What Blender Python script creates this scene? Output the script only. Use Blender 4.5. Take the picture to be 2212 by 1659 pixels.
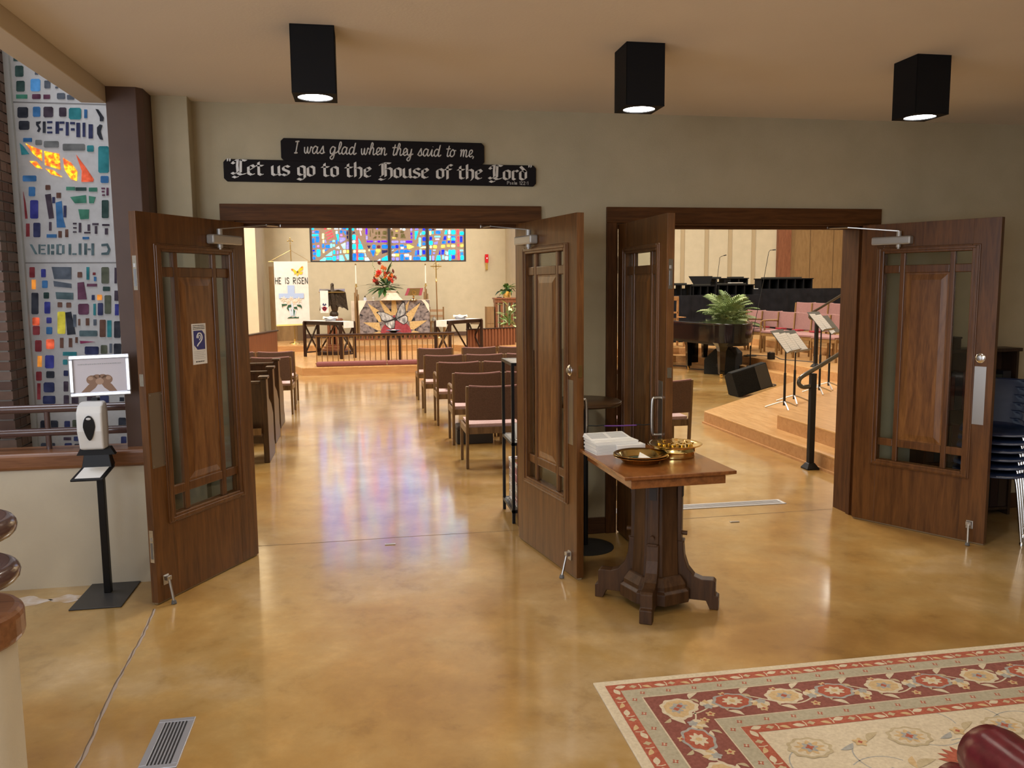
import bpy, bmesh, math, random
from mathutils import Vector, Matrix
random.seed(7)
for o in list(bpy.data.objects): bpy.data.objects.remove(o, do_unlink=True)
SC = bpy.context.scene
C = SC.collection
PI = math.pi

# ------------------------------------------------------------------ camera
cam_d = bpy.data.cameras.new('camera'); cam = bpy.data.objects.new('camera', cam_d); C.objects.link(cam)
cam_d.sensor_width = 36; cam_d.lens = 1790.0/2212*36; cam_d.clip_start = 0.05; cam_d.clip_end = 200
_yaw, _pit, _rol = 0.17539, 0.11631, -0.00901
_f = Vector((math.sin(_yaw)*math.cos(_pit), math.cos(_yaw)*math.cos(_pit), -math.sin(_pit)))
_r = Vector((math.cos(_yaw), -math.sin(_yaw), 0)); _u = _r.cross(_f)
_r2 = _r*math.cos(_rol)+_u*math.sin(_rol); _u2 = -_r*math.sin(_rol)+_u*math.cos(_rol)
M = Matrix((_r2, _u2, -_f)).transposed().to_4x4(); M.translation = Vector((0, -5.462, 1.7178))
cam.matrix_world = M
SC.camera = cam

# ------------------------------------------------------------------ view, world, large lights
SC.view_settings.view_transform = 'Standard'
try: SC.view_settings.look = 'None'
except Exception: pass
SC.view_settings.exposure = 0.0; SC.view_settings.gamma = 1.0
SC.view_settings.use_curve_mapping = False
SC.cycles.diffuse_bounces = 3; SC.cycles.glossy_bounces = 3; SC.cycles.max_bounces = 8
W = bpy.data.worlds.new('world'); SC.world = W; W.use_nodes = True
W.node_tree.nodes['Background'].inputs[0].default_value = (0.62, 0.74, 1.0, 1)
W.node_tree.nodes['Background'].inputs[1].default_value = 0.8

def area(name, loc, rot, sx, sy, power, col, spread=PI):
    d = bpy.data.lights.new(name, 'AREA'); d.shape = 'RECTANGLE'; d.size = sx; d.size_y = sy
    d.energy = power; d.color = col; d.spread = spread
    o = bpy.data.objects.new(name, d); C.objects.link(o); o.location = loc; o.rotation_euler = rot
    return o
WARM = (1.0, 0.86, 0.68); NEUT = (1.0, 0.93, 0.82); DAY = (0.80, 0.87, 1.0)
# sanctuary: added overhead area lights, unseen, kept clear of floor reflections
for (x, y, sx, sy, p) in ((2.35, 4.0, 0.8, 2.0, 330), (3.65, 9.0, 1.2, 3.2, 620), (-4.0, 5.0, 1.5, 3.0, 330), (-4.0, 10.5, 1.5, 3.0, 380), (12.0, 8.5, 2.0, 3.0, 480), (13.0, 14.0, 1.5, 1.5, 260)):
    area('sanctuary_fill_light', (x, y, 6.7), (0, 0, 0), sx, sy, p, NEUT)
area('chancel_fill_light', (4.75, 14.0, 6.7), (math.radians(20), math.radians(-28), 0), 1.6, 1.6, 640, NEUT)  # added unseen area lights angled at the chancel, no fixtures
area('chancel_fill_light', (-3.6, 14.2, 6.7), (math.radians(20), math.radians(28), 0), 1.6, 1.6, 600, NEUT)
# daylight: tall windows on the stair side (left) and the glazed entrance behind the camera, plus added fills
area('stair_window_daylight', (-5.2, -4.5, 1.75), (0, math.radians(-90), 0), 3.2, 3.8, 120, DAY)
area('stair_top_fill', (-3.6, -0.4, 5.7), (0, 0, 0), 2.2, 1.6, 110, DAY)  # added overhead light to brighten the stair wall, no skylight built
area('entrance_daylight', (0.8, -8.7, 1.7), (math.radians(90), 0, 0), 6.0, 2.2, 20, (1.0, 0.96, 0.92))
area('left_rear_fill', (-3.7, -8.8, 2.1), (math.radians(90), 0, 0), 3.2, 3.0, 190, DAY)  # added daylight fill from behind left, brightens the half wall
area('lobby_fill_light', (1.5, -4.6, 2.84), (0, 0, 0), 4.5, 2.2, 55, WARM)  # added ceiling-height panel without fixture, lifts the floor bounce

# ------------------------------------------------------------------ materials
def _new(name):
    m = bpy.data.materials.new(name); m.use_nodes = True
    nt = m.node_tree; b = nt.nodes['Principled BSDF']
    return m, nt, b
def _ramp(nt, stops):
    r = nt.nodes.new('ShaderNodeValToRGB'); e = r.color_ramp.elements
    while len(e) < len(stops): e.new(0.5)
    for el, (p, c) in zip(e, stops): el.position = p; el.color = (*c, 1)
    return r
def _coord(nt, scale, kind='Object', rot=(0, 0, 0)):
    tc = nt.nodes.new('ShaderNodeTexCoord'); mp = nt.nodes.new('ShaderNodeMapping')
    mp.inputs['Scale'].default_value = scale; mp.inputs['Rotation'].default_value = rot
    nt.links.new(tc.outputs[kind], mp.inputs['Vector']); return mp
def _bump(nt, b, src, strength, dist=0.01):
    bp = nt.nodes.new('ShaderNodeBump'); bp.inputs['Strength'].default_value = strength; bp.inputs['Distance'].default_value = dist
    nt.links.new(src, bp.inputs['Height']); nt.links.new(bp.outputs[0], b.inputs['Normal'])
def plain(name, col, rough=0.5, metal=0.0, spec=0.5, coat=0.0):
    m, nt, b = _new(name)
    b.inputs['Base Color'].default_value = (*col, 1); b.inputs['Roughness'].default_value = rough
    b.inputs['Metallic'].default_value = metal; b.inputs['Specular IOR Level'].default_value = spec
    b.inputs['Coat Weight'].default_value = coat; b.inputs['Coat Roughness'].default_value = 0.08
    return m
def mottled(name, stops, scale=(3, 3, 3), nscale=1.0, rough=0.5, metal=0.0, bump=0.0, detail=6.0, dist=0.0, bdist=0.004, spec=0.5, bscale=None, nrough=0.55):
    m, nt, b = _new(name)
    mp = _coord(nt, scale); n = nt.nodes.new('ShaderNodeTexNoise')
    n.inputs['Scale'].default_value = nscale; n.inputs['Detail'].default_value = detail; n.inputs['Distortion'].default_value = dist
    n.inputs['Roughness'].default_value = nrough
    nt.links.new(mp.outputs[0], n.inputs['Vector']); r = _ramp(nt, stops)
    nt.links.new(n.outputs['Fac'], r.inputs[0]); nt.links.new(r.outputs[0], b.inputs['Base Color'])
    b.inputs['Roughness'].default_value = rough; b.inputs['Metallic'].default_value = metal; b.inputs['Specular IOR Level'].default_value = spec
    if bump:
        src = n
        if bscale:
            src = nt.nodes.new('ShaderNodeTexNoise'); src.inputs['Scale'].default_value = bscale; src.inputs['Detail'].default_value = 3
            nt.links.new(mp.outputs[0], src.inputs['Vector'])
        _bump(nt, b, src.outputs['Fac'], bump, bdist)
    return m
def wood(name, dark, light, axis='z', rough=0.35, grain=9.0, coat=0.0, wave=0.25, spec=0.4):
    m, nt, b = _new(name)
    s = {'x': (0.9, grain, grain), 'y': (grain, 0.9, grain), 'z': (grain, grain, 0.9)}[axis]
    mp = _coord(nt, s)
    n = nt.nodes.new('ShaderNodeTexNoise'); n.inputs['Scale'].default_value = 3.2; n.inputs['Detail'].default_value = 8; n.inputs['Distortion'].default_value = 0.7
    w = nt.nodes.new('ShaderNodeTexNoise'); w.inputs['Scale'].default_value = 16; w.inputs['Detail'].default_value = 4
    nt.links.new(mp.outputs[0], n.inputs['Vector']); nt.links.new(mp.outputs[0], w.inputs['Vector'])
    mx = nt.nodes.new('ShaderNodeMix'); mx.data_type = 'FLOAT'; mx.inputs[0].default_value = wave
    nt.links.new(n.outputs['Fac'], mx.inputs[2]); nt.links.new(w.outputs['Fac'], mx.inputs[3])
    mid = tuple((a+c)/2 for a, c in zip(dark, light))
    r = _ramp(nt, [(0.33, dark), (0.5, mid), (0.68, light)])
    nt.links.new(mx.outputs[0], r.inputs[0]); nt.links.new(r.outputs[0], b.inputs['Base Color'])
    b.inputs['Roughness'].default_value = rough; b.inputs['Coat Weight'].default_value = coat; b.inputs['Coat Roughness'].default_value = 0.15
    b.inputs['Specular IOR Level'].default_value = spec
    _bump(nt, b, mx.outputs[0], 0.10, 0.003)
    return m
def emis(name, col, strength, base=None):
    m, nt, b = _new(name)
    b.inputs['Base Color'].default_value = (*(base or col), 1); b.inputs['Emission Color'].default_value = (*col, 1)
    b.inputs['Emission Strength'].default_value = strength; b.inputs['Roughness'].default_value = 0.25
    return m
def clear_glass(name, tint=(0.93, 0.96, 0.95)):
    m = bpy.data.materials.new(name); m.use_nodes = True; nt = m.node_tree; nt.nodes.clear()
    out = nt.nodes.new('ShaderNodeOutputMaterial'); mx = nt.nodes.new('ShaderNodeMixShader')
    t = nt.nodes.new('ShaderNodeBsdfTransparent'); t.inputs[0].default_value = (*tint, 1)
    g = nt.nodes.new('ShaderNodeBsdfGlossy'); g.inputs['Roughness'].default_value = 0.02
    lw = nt.nodes.new('ShaderNodeLayerWeight'); lw.inputs[0].default_value = 0.5
    pw = nt.nodes.new('ShaderNodeMath'); pw.operation = 'POWER'; pw.inputs[1].default_value = 5.0; nt.links.new(lw.outputs['Facing'], pw.inputs[0])
    ma = nt.nodes.new('ShaderNodeMath'); ma.operation = 'MULTIPLY_ADD'; ma.inputs[1].default_value = 0.80; ma.inputs[2].default_value = 0.028; nt.links.new(pw.outputs[0], ma.inputs[0])
    nt.links.new(ma.outputs[0], mx.inputs[0]); nt.links.new(t.outputs[0], mx.inputs[1]); nt.links.new(g.outputs[0], mx.inputs[2])
    nt.links.new(mx.outputs[0], out.inputs[0]); return m
def glass_col(name, col, strength, vary=0.5):
    """backlit slab glass: colour with a lumpy variation, gives off the daylight that comes through it"""
    m, nt, b = _new(name)
    mp = _coord(nt, (14, 14, 14)); n = nt.nodes.new('ShaderNodeTexNoise'); n.inputs['Scale'].default_value = 1.0; n.inputs['Detail'].default_value = 3
    nt.links.new(mp.outputs[0], n.inputs['Vector'])
    lo = tuple(c*(1-vary) for c in col); hi = tuple(min(1, c*(1+vary)+0.05*vary) for c in col)
    r = _ramp(nt, [(0.3, lo), (0.7, hi)]); nt.links.new(n.outputs['Fac'], r.inputs[0])
    nt.links.new(r.outputs[0], b.inputs['Emission Color']); b.inputs['Emission Strength'].default_value = strength
    b.inputs['Base Color'].default_value = (*[c*0.5 for c in col], 1); b.inputs['Roughness'].default_value = 0.5; b.inputs['Specular IOR Level'].default_value = 0.12
    return m

MT = {}
def floor_mat():
    m, nt, b = _new('stained_concrete')
    mp = _coord(nt, (1, 1, 1), rot=(0.35, 0.22, 0.4)); mp.inputs['Location'].default_value = (3.13, 1.71, 7.37)
    n1 = nt.nodes.new('ShaderNodeTexNoise'); n1.inputs['Scale'].default_value = 0.9; n1.inputs['Detail'].default_value = 9; n1.inputs['Roughness'].default_value = 0.62; n1.inputs['Distortion'].default_value = 0.15
    n2 = nt.nodes.new('ShaderNodeTexNoise'); n2.inputs['Scale'].default_value = 4.0; n2.inputs['Detail'].default_value = 10; n2.inputs['Roughness'].default_value = 0.68; n2.inputs['Distortion'].default_value = 0.1
    n3 = nt.nodes.new('ShaderNodeTexNoise'); n3.inputs['Scale'].default_value = 60; n3.inputs['Detail'].default_value = 3
    for n in (n1, n2, n3): nt.links.new(mp.outputs[0], n.inputs['Vector'])
    r1 = _ramp(nt, [(0.36, (0.33, 0.175, 0.045)), (0.45, (0.41, 0.235, 0.066)), (0.54, (0.45, 0.285, 0.100)), (0.64, (0.52, 0.365, 0.185))])
    nt.links.new(n1.outputs['Fac'], r1.inputs[0])
    r2 = _ramp(nt, [(0.34, (0.74, 0.70, 0.62)), (0.44, (0.93, 0.92, 0.89)), (0.54, (1, 1, 1)), (0.66, (1.16, 1.17, 1.2))])
    nt.links.new(n2.outputs['Fac'], r2.inputs[0])
    mu = nt.nodes.new('ShaderNodeMix'); mu.data_type = 'RGBA'; mu.blend_type = 'MULTIPLY'; mu.inputs[0].default_value = 0.95
    nt.links.new(r1.outputs[0], mu.inputs[6]); nt.links.new(r2.outputs[0], mu.inputs[7])
    nt.links.new(mu.outputs[2], b.inputs['Base Color'])
    b.inputs['Roughness'].default_value = 0.30
    b.inputs['Coat Weight'].default_value = 1.0; b.inputs['Coat Roughness'].default_value = 0.11
    _bump(nt, b, n3.outputs['Fac'], 0.05, 0.002)
    return m
MT['floor'] = floor_mat()
MT['wall'] = mottled('cream_wall_paint', [(0.3, (0.50, 0.44, 0.31)), (0.7, (0.56, 0.49, 0.35))], (2, 2, 2), 2.0, rough=0.8, bump=0.25, bscale=60, bdist=0.003)
MT['ceil'] = mottled('ceiling_paint', [(0.3, (0.76, 0.68, 0.57)), (0.7, (0.80, 0.72, 0.61))], (1, 1, 1), 1.2, rough=0.9, bump=0.15, bscale=70)
MT['wall_lobby'] = mottled('olive_cream_wall_paint', [(0.3, (0.42, 0.36, 0.235)), (0.7, (0.47, 0.405, 0.27))], (2, 2, 2), 2.0, rough=0.8, bump=0.25, bscale=60, bdist=0.003)  # same cream darkened, the dim lobby light put into the colour
MT['sanct_ceil'] = plain('sanctuary_ceiling_paint', (0.55, 0.46, 0.34), 0.9)
MT['wall_half'] = mottled('pale_cream_wall_paint', [(0.3, (0.64, 0.58, 0.46)), (0.7, (0.69, 0.63, 0.50))], (2, 2, 2), 2.0, rough=0.8, bump=0.25, bscale=60, bdist=0.003)  # daylight on the half walls painted in as a lighter cream
MT['beam'] = plain('beam_plaster', (0.66, 0.56, 0.42), 0.85)
MT['column'] = mottled('brown_column_paint', [(0.3, (0.085, 0.045, 0.030)), (0.7, (0.10, 0.054, 0.036))], (4, 4, 4), 2, rough=0.55)
MT['door'] = wood('door_oak', (0.070, 0.025, 0.005), (0.165, 0.066, 0.016), 'z', 0.42, 10, coat=0.1)
MT['door_panel'] = wood('door_panel_oak', (0.085, 0.030, 0.008), (0.26, 0.115, 0.034), 'z', 0.36, 7, coat=0.15)
MT['door_trim'] = wood('door_moulding_oak', (0.070, 0.026, 0.007), (0.160, 0.066, 0.020), 'z', 0.36, 12, coat=0.15)
MT['casing'] = wood('casing_oak', (0.050, 0.018, 0.005), (0.120, 0.046, 0.012), 'z', 0.55, 12, spec=0.2)
MT['casing_h'] = wood('casing_oak_head', (0.055, 0.020, 0.005), (0.130, 0.050, 0.013), 'x', 0.55, 12, spec=0.2)
MT['baseb'] = wood('baseboard_oak', (0.05, 0.020, 0.008), (0.10, 0.042, 0.015), 'x', 0.45, 10)
MT['table_top'] = wood('table_top_wood', (0.15, 0.048, 0.011), (0.30, 0.108, 0.028), 'y', 0.25, 7, coat=0.4)
MT['table_dark'] = wood('pedestal_oak', (0.035, 0.015, 0.006), (0.085, 0.040, 0.016), 'z', 0.45, 10, spec=0.25)
MT['cap'] = wood('handrail_cap_oak', (0.16, 0.062, 0.024), (0.30, 0.13, 0.055), 'x', 0.35, 9, coat=0.2)
MT['dark_wood'] = wood('espresso_wood', (0.016, 0.006, 0.004), (0.036, 0.014, 0.009), 'z', 0.35, 9)
MT['chair_wood'] = wood('chair_oak', (0.10, 0.055, 0.022), (0.21, 0.125, 0.055), 'z', 0.45, 9)
MT['choir_wood'] = wood('choir_chair_oak', (0.17, 0.085, 0.026), (0.30, 0.165, 0.058), 'z', 0.45, 9)
MT['pew'] = wood('pew_oak', (0.028, 0.013, 0.006), (0.070, 0.035, 0.016), 'z', 0.35, 9)
MT['cherry'] = wood('reddish_chancel_wood', (0.14, 0.045, 0.020), (0.25, 0.095, 0.045), 'z', 0.4, 8)
MT['maple'] = wood('maple_platform', (0.42, 0.215, 0.070), (0.64, 0.385, 0.165), 'y', 0.3, 7, coat=0.25, wave=0.35)
MT['maple_riser'] = wood('maple_riser', (0.38, 0.185, 0.068), (0.50, 0.275, 0.115), 'x', 0.4, 6)
MT['panel_wall'] = wood('tan_panelling', (0.20, 0.115, 0.045), (0.27, 0.165, 0.068), 'z', 0.5, 5)
MT['brass'] = plain('polished_brass', (0.88, 0.68, 0.28), 0.16, 1.0)
MT['brass_dull'] = plain('aged_brass', (0.42, 0.30, 0.12), 0.32, 1.0)
MT['chrome'] = plain('chrome', (0.75, 0.76, 0.78), 0.14, 1.0)
MT['steel'] = plain('brushed_steel', (0.50, 0.49, 0.47), 0.34, 1.0)
MT['bronze_plate'] = plain('dull_bronze_plate', (0.24, 0.20, 0.15), 0.45, 0.8)
MT['silver_paint'] = plain('silver_paint', (0.42, 0.41, 0.39), 0.4, 0.5)
MT['black'] = plain('black_metal', (0.008, 0.008, 0.009), 0.45, 0, 0.3)
MT['black_satin'] = plain('black_fixture', (0.005, 0.005, 0.006), 0.7, 0, 0.2)
MT['black_gloss'] = plain('piano_lacquer', (0.003, 0.003, 0.0035), 0.08, 0, 0.35, coat=0.15)
MT['grille_cloth'] = mottled('speaker_grille', [(0.4, (0.003, 0.003, 0.003)), (0.6, (0.010, 0.010, 0.009))], (90, 90, 90), 1, rough=0.85, spec=0.2)
MT['white_plastic'] = plain('white_plastic', (0.78, 0.78, 0.76), 0.3)
MT['paper'] = plain('white_paper', (0.80, 0.79, 0.76), 0.8)
MT['ink'] = plain('black_ink', (0.02, 0.02, 0.02), 0.8)
MT['greyink'] = plain('grey_print', (0.42, 0.42, 0.44), 0.8)
MT['pane'] = clear_glass('door_pane_glass')
MT['mauve'] = mottled('mauve_fabric', [(0.35, (0.25, 0.125, 0.115)), (0.65, (0.33, 0.175, 0.162))], (40, 40, 40), 3, rough=0.95, bump=0.2, bdist=0.002)
MT['seat_pale'] = mottled('pale_mauve_fabric', [(0.35, (0.43, 0.30, 0.29)), (0.65, (0.52, 0.38, 0.37))], (40, 40, 40), 3, rough=0.95, bump=0.2, bdist=0.002)  # mauve made paler, light on the aisle seats put into the colour
MT['brownfab'] = mottled('brown_back_fabric', [(0.35, (0.085, 0.046, 0.031)), (0.65, (0.125, 0.070, 0.048))], (40, 40, 40), 3, rough=0.95, bump=0.2, bdist=0.002)
MT['kneel'] = mottled('plum_kneeler_fabric', [(0.35, (0.16, 0.050, 0.050)), (0.65, (0.22, 0.075, 0.075))], (40, 40, 40), 3, rough=0.95)
MT['white_cloth'] = mottled('white_linen', [(0.3, (0.70, 0.68, 0.66)), (0.7, (0.80, 0.78, 0.76))], (6, 6, 6), 2, rough=0.9)
MT['cream_cloth'] = mottled('cream_linen', [(0.3, (0.70, 0.60, 0.50)), (0.7, (0.80, 0.71, 0.60))], (6, 6, 6), 2, rough=0.9)
MT['black_cloth'] = mottled('black_tablecloth', [(0.3, (0.004, 0.004, 0.005)), (0.7, (0.010, 0.0095, 0.012))], (3, 3, 3), 2, rough=0.9, spec=0.15)
MT['sill_white'] = mottled('window_matrix', [(0.3, (0.46, 0.45, 0.45)), (0.7, (0.54, 0.53, 0.53))], (8, 8, 8), 2, rough=0.85, bump=0.15)
MT['altar_matrix'] = mottled('altar_window_matrix', [(0.3, (0.33, 0.24, 0.18)), (0.7, (0.38, 0.28, 0.21))], (8, 8, 8), 2, rough=0.85)
MT['leaf'] = plain('green_leaf', (0.085, 0.20, 0.045), 0.5)
MT['leaf_light'] = plain('pale_green_leaf', (0.26, 0.38, 0.14), 0.5)
MT['leaf_dark'] = plain('dark_green_leaf', (0.03, 0.085, 0.025), 0.5)
MT['leaf_cream'] = plain('variegated_leaf', (0.45, 0.55, 0.30), 0.5)
MT['red'] = plain('crimson_cover', (0.28, 0.020, 0.030), 0.6)
MT['navy'] = plain('navy_print', (0.030, 0.035, 0.20), 0.5)

# ------------------------------------------------------------------ mesh helpers
class MB:
    def __init__(self): self.bm = bmesh.new(); self.T = None
    def _v(self, p):
        p = Vector(p)
        return self.bm.verts.new(self.T @ p if self.T is not None else p)
    def _f(self, vs):
        try: return self.bm.faces.new(vs)
        except ValueError: return None
    def box(self, x0, x1, y0, y1, z0, z1):
        v = [self._v(p) for p in ((x0,y0,z0),(x1,y0,z0),(x1,y1,z0),(x0,y1,z0),(x0,y0,z1),(x1,y0,z1),(x1,y1,z1),(x0,y1,z1))]
        for f in ((0,3,2,1),(4,5,6,7),(0,1,5,4),(1,2,6,5),(2,3,7,6),(3,0,4,7)): self._f([v[i] for i in f])
        return self
    def hexa(self, pts):
        v = [self._v(p) for p in pts]
        for f in ((0,3,2,1),(4,5,6,7),(0,1,5,4),(1,2,6,5),(2,3,7,6),(3,0,4,7)): self._f([v[i] for i in f])
        return self
    def bar(self, p0, p1, w, d, up=(0,0,1)):
        """square bar from p0 to p1, w across, d along 'up'"""
        p0, p1 = Vector(p0), Vector(p1); t = (p1-p0).normalized(); up = Vector(up)
        if abs(t.dot(up)) > 0.99: up = Vector((0,1,0))
        s = t.cross(up).normalized(); u = s.cross(t).normalized()
        q = []
        for c in (p0, p1):
            for a, b in ((-1,-1),(1,-1),(1,1),(-1,1)): q.append(c + s*(a*w/2) + u*(b*d/2))
        return self.hexa(q)
    def rings(self, rings, cap=True, closed=False):
        vs = [[self._v(p) for p in r] for r in rings]; n = len(vs[0])
        m = len(vs)
        for i in range(m if closed else m-1):
            a, b = vs[i], vs[(i+1) % m]
            for j in range(n): self._f([a[j], a[(j+1)%n], b[(j+1)%n], b[j]])
        if cap and not closed:
            self._f(list(reversed(vs[0]))); self._f(vs[-1])
        return self
    def cyl(self, p0, p1, r0, r1=None, n=12):
        if r1 is None: r1 = r0
        p0, p1 = Vector(p0), Vector(p1); t = (p1-p0).normalized()
        a = Vector((0,0,1)) if abs(t.z) < 0.9 else Vector((1,0,0))
        s = t.cross(a).normalized(); u = s.cross(t)
        R = [[c + (s*math.cos(2*PI*k/n) + u*math.sin(2*PI*k/n))*r for k in range(n)] for c, r in ((p0,r0),(p1,r1))]
        return self.rings(R)
    def tube(self, pts, r, n=8, closed=False):
        pts = [Vector(p) for p in pts]; m = len(pts); R = []; prev = None
        for i, p in enumerate(pts):
            if closed: t = pts[(i+1)%m]-pts[i-1]
            else: t = pts[min(i+1,m-1)]-pts[max(i-1,0)]
            t = t.normalized() if t.length > 1e-9 else Vector((0,0,1))
            if prev is None:
                a = Vector((0,0,1)) if abs(t.z) < 0.9 else Vector((1,0,0)); s = t.cross(a).normalized()
            else: s = (prev - t*prev.dot(t)).normalized()
            prev = s; u = t.cross(s); rr = r[i] if isinstance(r, (list, tuple)) else r
            R.append([p + (s*math.cos(2*PI*k/n)+u*math.sin(2*PI*k/n))*rr for k in range(n)])
        return self.rings(R, closed=closed)
    def lathe(self, prof, n=24, c=(0,0,0), axis='z'):
        c = Vector(c); R = []
        for r, z in prof:
            r = max(r, 0.0004)
            R.append([c + (Vector((r*math.cos(2*PI*k/n), r*math.sin(2*PI*k/n), z)) if axis == 'z' else
                           Vector((r*math.cos(2*PI*k/n), z, r*math.sin(2*PI*k/n)))) for k in range(n)])
        return self.rings(R)
    def prism(self, poly, a, b, plane='xz'):
        def P(p, h):
            if plane == 'xz': return (p[0], h, p[1])
            if plane == 'xy': return (p[0], p[1], h)
            return (h, p[0], p[1])
        A = [self._v(P(p,a)) for p in poly]; B = [self._v(P(p,b)) for p in poly]; n = len(poly)
        for i in range(n): self._f([A[i], A[(i+1)%n], B[(i+1)%n], B[i]])
        self._f(list(reversed(A))); self._f(B)
        return self
    def ball(self, c, rx, ry=None, rz=None, n=12, m=8):
        ry = ry or rx; rz = rz or rx; c = Vector(c); R = []
        for i in range(m+1):
            a = PI*i/m; s = max(math.sin(a), 0.02)
            R.append([c + Vector((rx*s*math.cos(2*PI*k/n), ry*s*math.sin(2*PI*k/n), -rz*math.cos(a))) for k in range(n)])
        return self.rings(R)
    def quadstrip(self, left, right, thick=None):
        """ribbon between two polylines"""
        L = [self._v(p) for p in left]; Rr = [self._v(p) for p in right]
        for i in range(len(L)-1): self._f([L[i], Rr[i], Rr[i+1], L[i+1]])
        return self
    def mesh(self, name):
        bmesh.ops.recalc_face_normals(self.bm, faces=self.bm.faces)
        me = bpy.data.meshes.new(name); self.bm.to_mesh(me); self.bm.free(); return me
    def build(self, name, mat, parent=None, smooth=False, bevel=0.0, segs=2, loc=None, rot=None):
        me = self.mesh(name); me.materials.append(mat if not isinstance(mat, str) else MT[mat])
        if smooth:
            for p in me.polygons: p.use_smooth = True
        o = bpy.data.objects.new(name, me); C.objects.link(o)
        if loc is not None: o.location = loc
        if rot is not None: o.rotation_euler = rot
        if parent is not None: o.parent = parent
        if bevel:
            b = o.modifiers.new('bevel', 'BEVEL'); b.width = bevel; b.segments = segs; b.limit_method = 'ANGLE'; b.angle_limit = math.radians(40)
            b.harden_normals = False
        if smooth:
            try: me.set_sharp_from_angle(angle=math.radians(42))
            except Exception: pass
        return o
def tag(o, label, cat, group=None):
    o['label'] = label; o['category'] = cat
    if group: o['group'] = group
    return o
def thing(name, label, cat, loc=(0,0,0), rotz=0.0, group=None):
    o = bpy.data.objects.new(name, None); o.empty_display_size = 0.1; C.objects.link(o)
    o.location = loc; o.rotation_euler = (0,0,rotz)
    return tag(o, label, cat, group)
def struct(o): o['kind'] = 'structure'; return o
def dup(root, loc, rotz=0.0, label=None):
    r = root.copy(); C.objects.link(r); r.location = loc; r.rotation_euler = (0,0,rotz)
    if label: r['label'] = label
    for ch in list(root.children):
        c = ch.copy(); C.objects.link(c); c.parent = r
        for g in list(ch.children):
            d = g.copy(); C.objects.link(d); d.parent = c
    return r
def inst(src, parent, loc=None, rot=None, mat=None, name=None):
    """another piece sharing src's mesh"""
    o = bpy.data.objects.new(name or src.name.split('.')[0], src.data); C.objects.link(o); o.parent = parent
    if loc is not None: o.location = loc
    if rot is not None: o.rotation_euler = rot
    return o
def catmull(pts, k=6, closed=False):
    pts = [Vector(p) for p in pts]; n = len(pts); out = []
    rng = range(n) if closed else range(n-1)
    for i in rng:
        p0 = pts[i-1] if (closed or i > 0) else pts[0]; p1 = pts[i]; p2 = pts[(i+1)%n]; p3 = pts[(i+2)%n] if (closed or i+2 < n) else pts[-1]
        for j in range(k):
            t = j/k
            out.append(0.5*((2*p1)+(p2-p0)*t+(2*p0-5*p1+4*p2-p3)*t*t+(3*p1-p0-3*p2+p3)*t**3))
    if not closed: out.append(pts[-1])
    return out

# ------------------------------------------------------------------ room shell
ZC = 2.857
def slab(name, x0, x1, y0, y1, z0, z1, mat):
    return struct(MB().box(x0,x1,y0,y1,z0,z1).build(name, mat))
FLOOR = slab('floor', -6.0, 15.0, -9.0, 21.0, -0.2, 0.0, 'floor')
CEIL = slab('ceiling', -1.39, 8.0, -9.0, 0.14, ZC, ZC+0.12, 'ceil')
# beam at the edge of the lobby ceiling: bright soffit, runs from the brown column towards the camera
struct(MB().box(-1.527, -1.392, -9.0, -0.32, 2.766, ZC+0.9).build('trim_1', 'beam', bevel=0.004))
slab('wall_stair_header', -1.527, -1.392, -9.0, -0.32, ZC+0.9, 6.0, 'wall')
slab('ceiling_stair', -6.0, -1.39, -9.0, 3.0, 6.0, 6.1, 'ceil')
slab('wall_stair_left', -6.0, -5.6, -9.0, 3.0, 0, 6.0, 'wall')
slab('wall_back', -6.0, 8.0, -9.2, -9.0, 0, 6.0, 'wall')
slab('wall_lobby_right', 7.8, 8.0, -9.0, 0.0, 0, ZC, 'wall')
# entrance wall with its two double-door openings (front face y=0, 0.28 thick)
wl = MB()
OX = ((-0.775, 1.065), (1.690, 3.556)); OH = 2.142; WT = 0.29
wl.box(-0.996, OX[0][0], 0, WT, 0, 7.0)
wl.box(OX[0][1], OX[1][0], 0, WT, 0, 7.0)
wl.box(OX[1][1], 13.5, 0, WT, 0, 7.0)
wl.box(OX[0][0], OX[0][1], 0, WT, OH, 7.0); wl.box(OX[1][0], OX[1][1], 0, WT, OH, 7.0)
WALL = struct(wl.build('wall_entrance', 'wall_lobby'))
struct(MB().box(-1.20, -0.996, -0.135, WT, 0, 7.0).build('wall_entrance_pier', 'wall_lobby', bevel=0.004))
# enclosure of the stair bay where it stands against the sanctuary
slab('wall_stair_right', -1.24, -1.20, -0.10, 1.30, 0, 7.0, 'wall')
slab('wall_stair_rear', -5.7, -1.24, 1.14, 1.30, 0, 7.0, 'wall')
# brown column with chamfered corner
struct(MB().prism([(-1.393,-0.335),(-1.232,-0.335),(-1.201,-0.30),(-1.201,-0.10),(-1.393,-0.10)], 0, ZC+0.3, 'xy').build('trim_2', 'column', bevel=0.003))
# baseboards between the openings
for i, (a, b) in enumerate(((1.172, 1.620), (3.648, 7.8))):
    struct(MB().box(a, b, -0.014, 0.0, 0, 0.115).build('baseboard_%s' % ('middle','right')[i], 'baseb', bevel=0.004))
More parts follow.
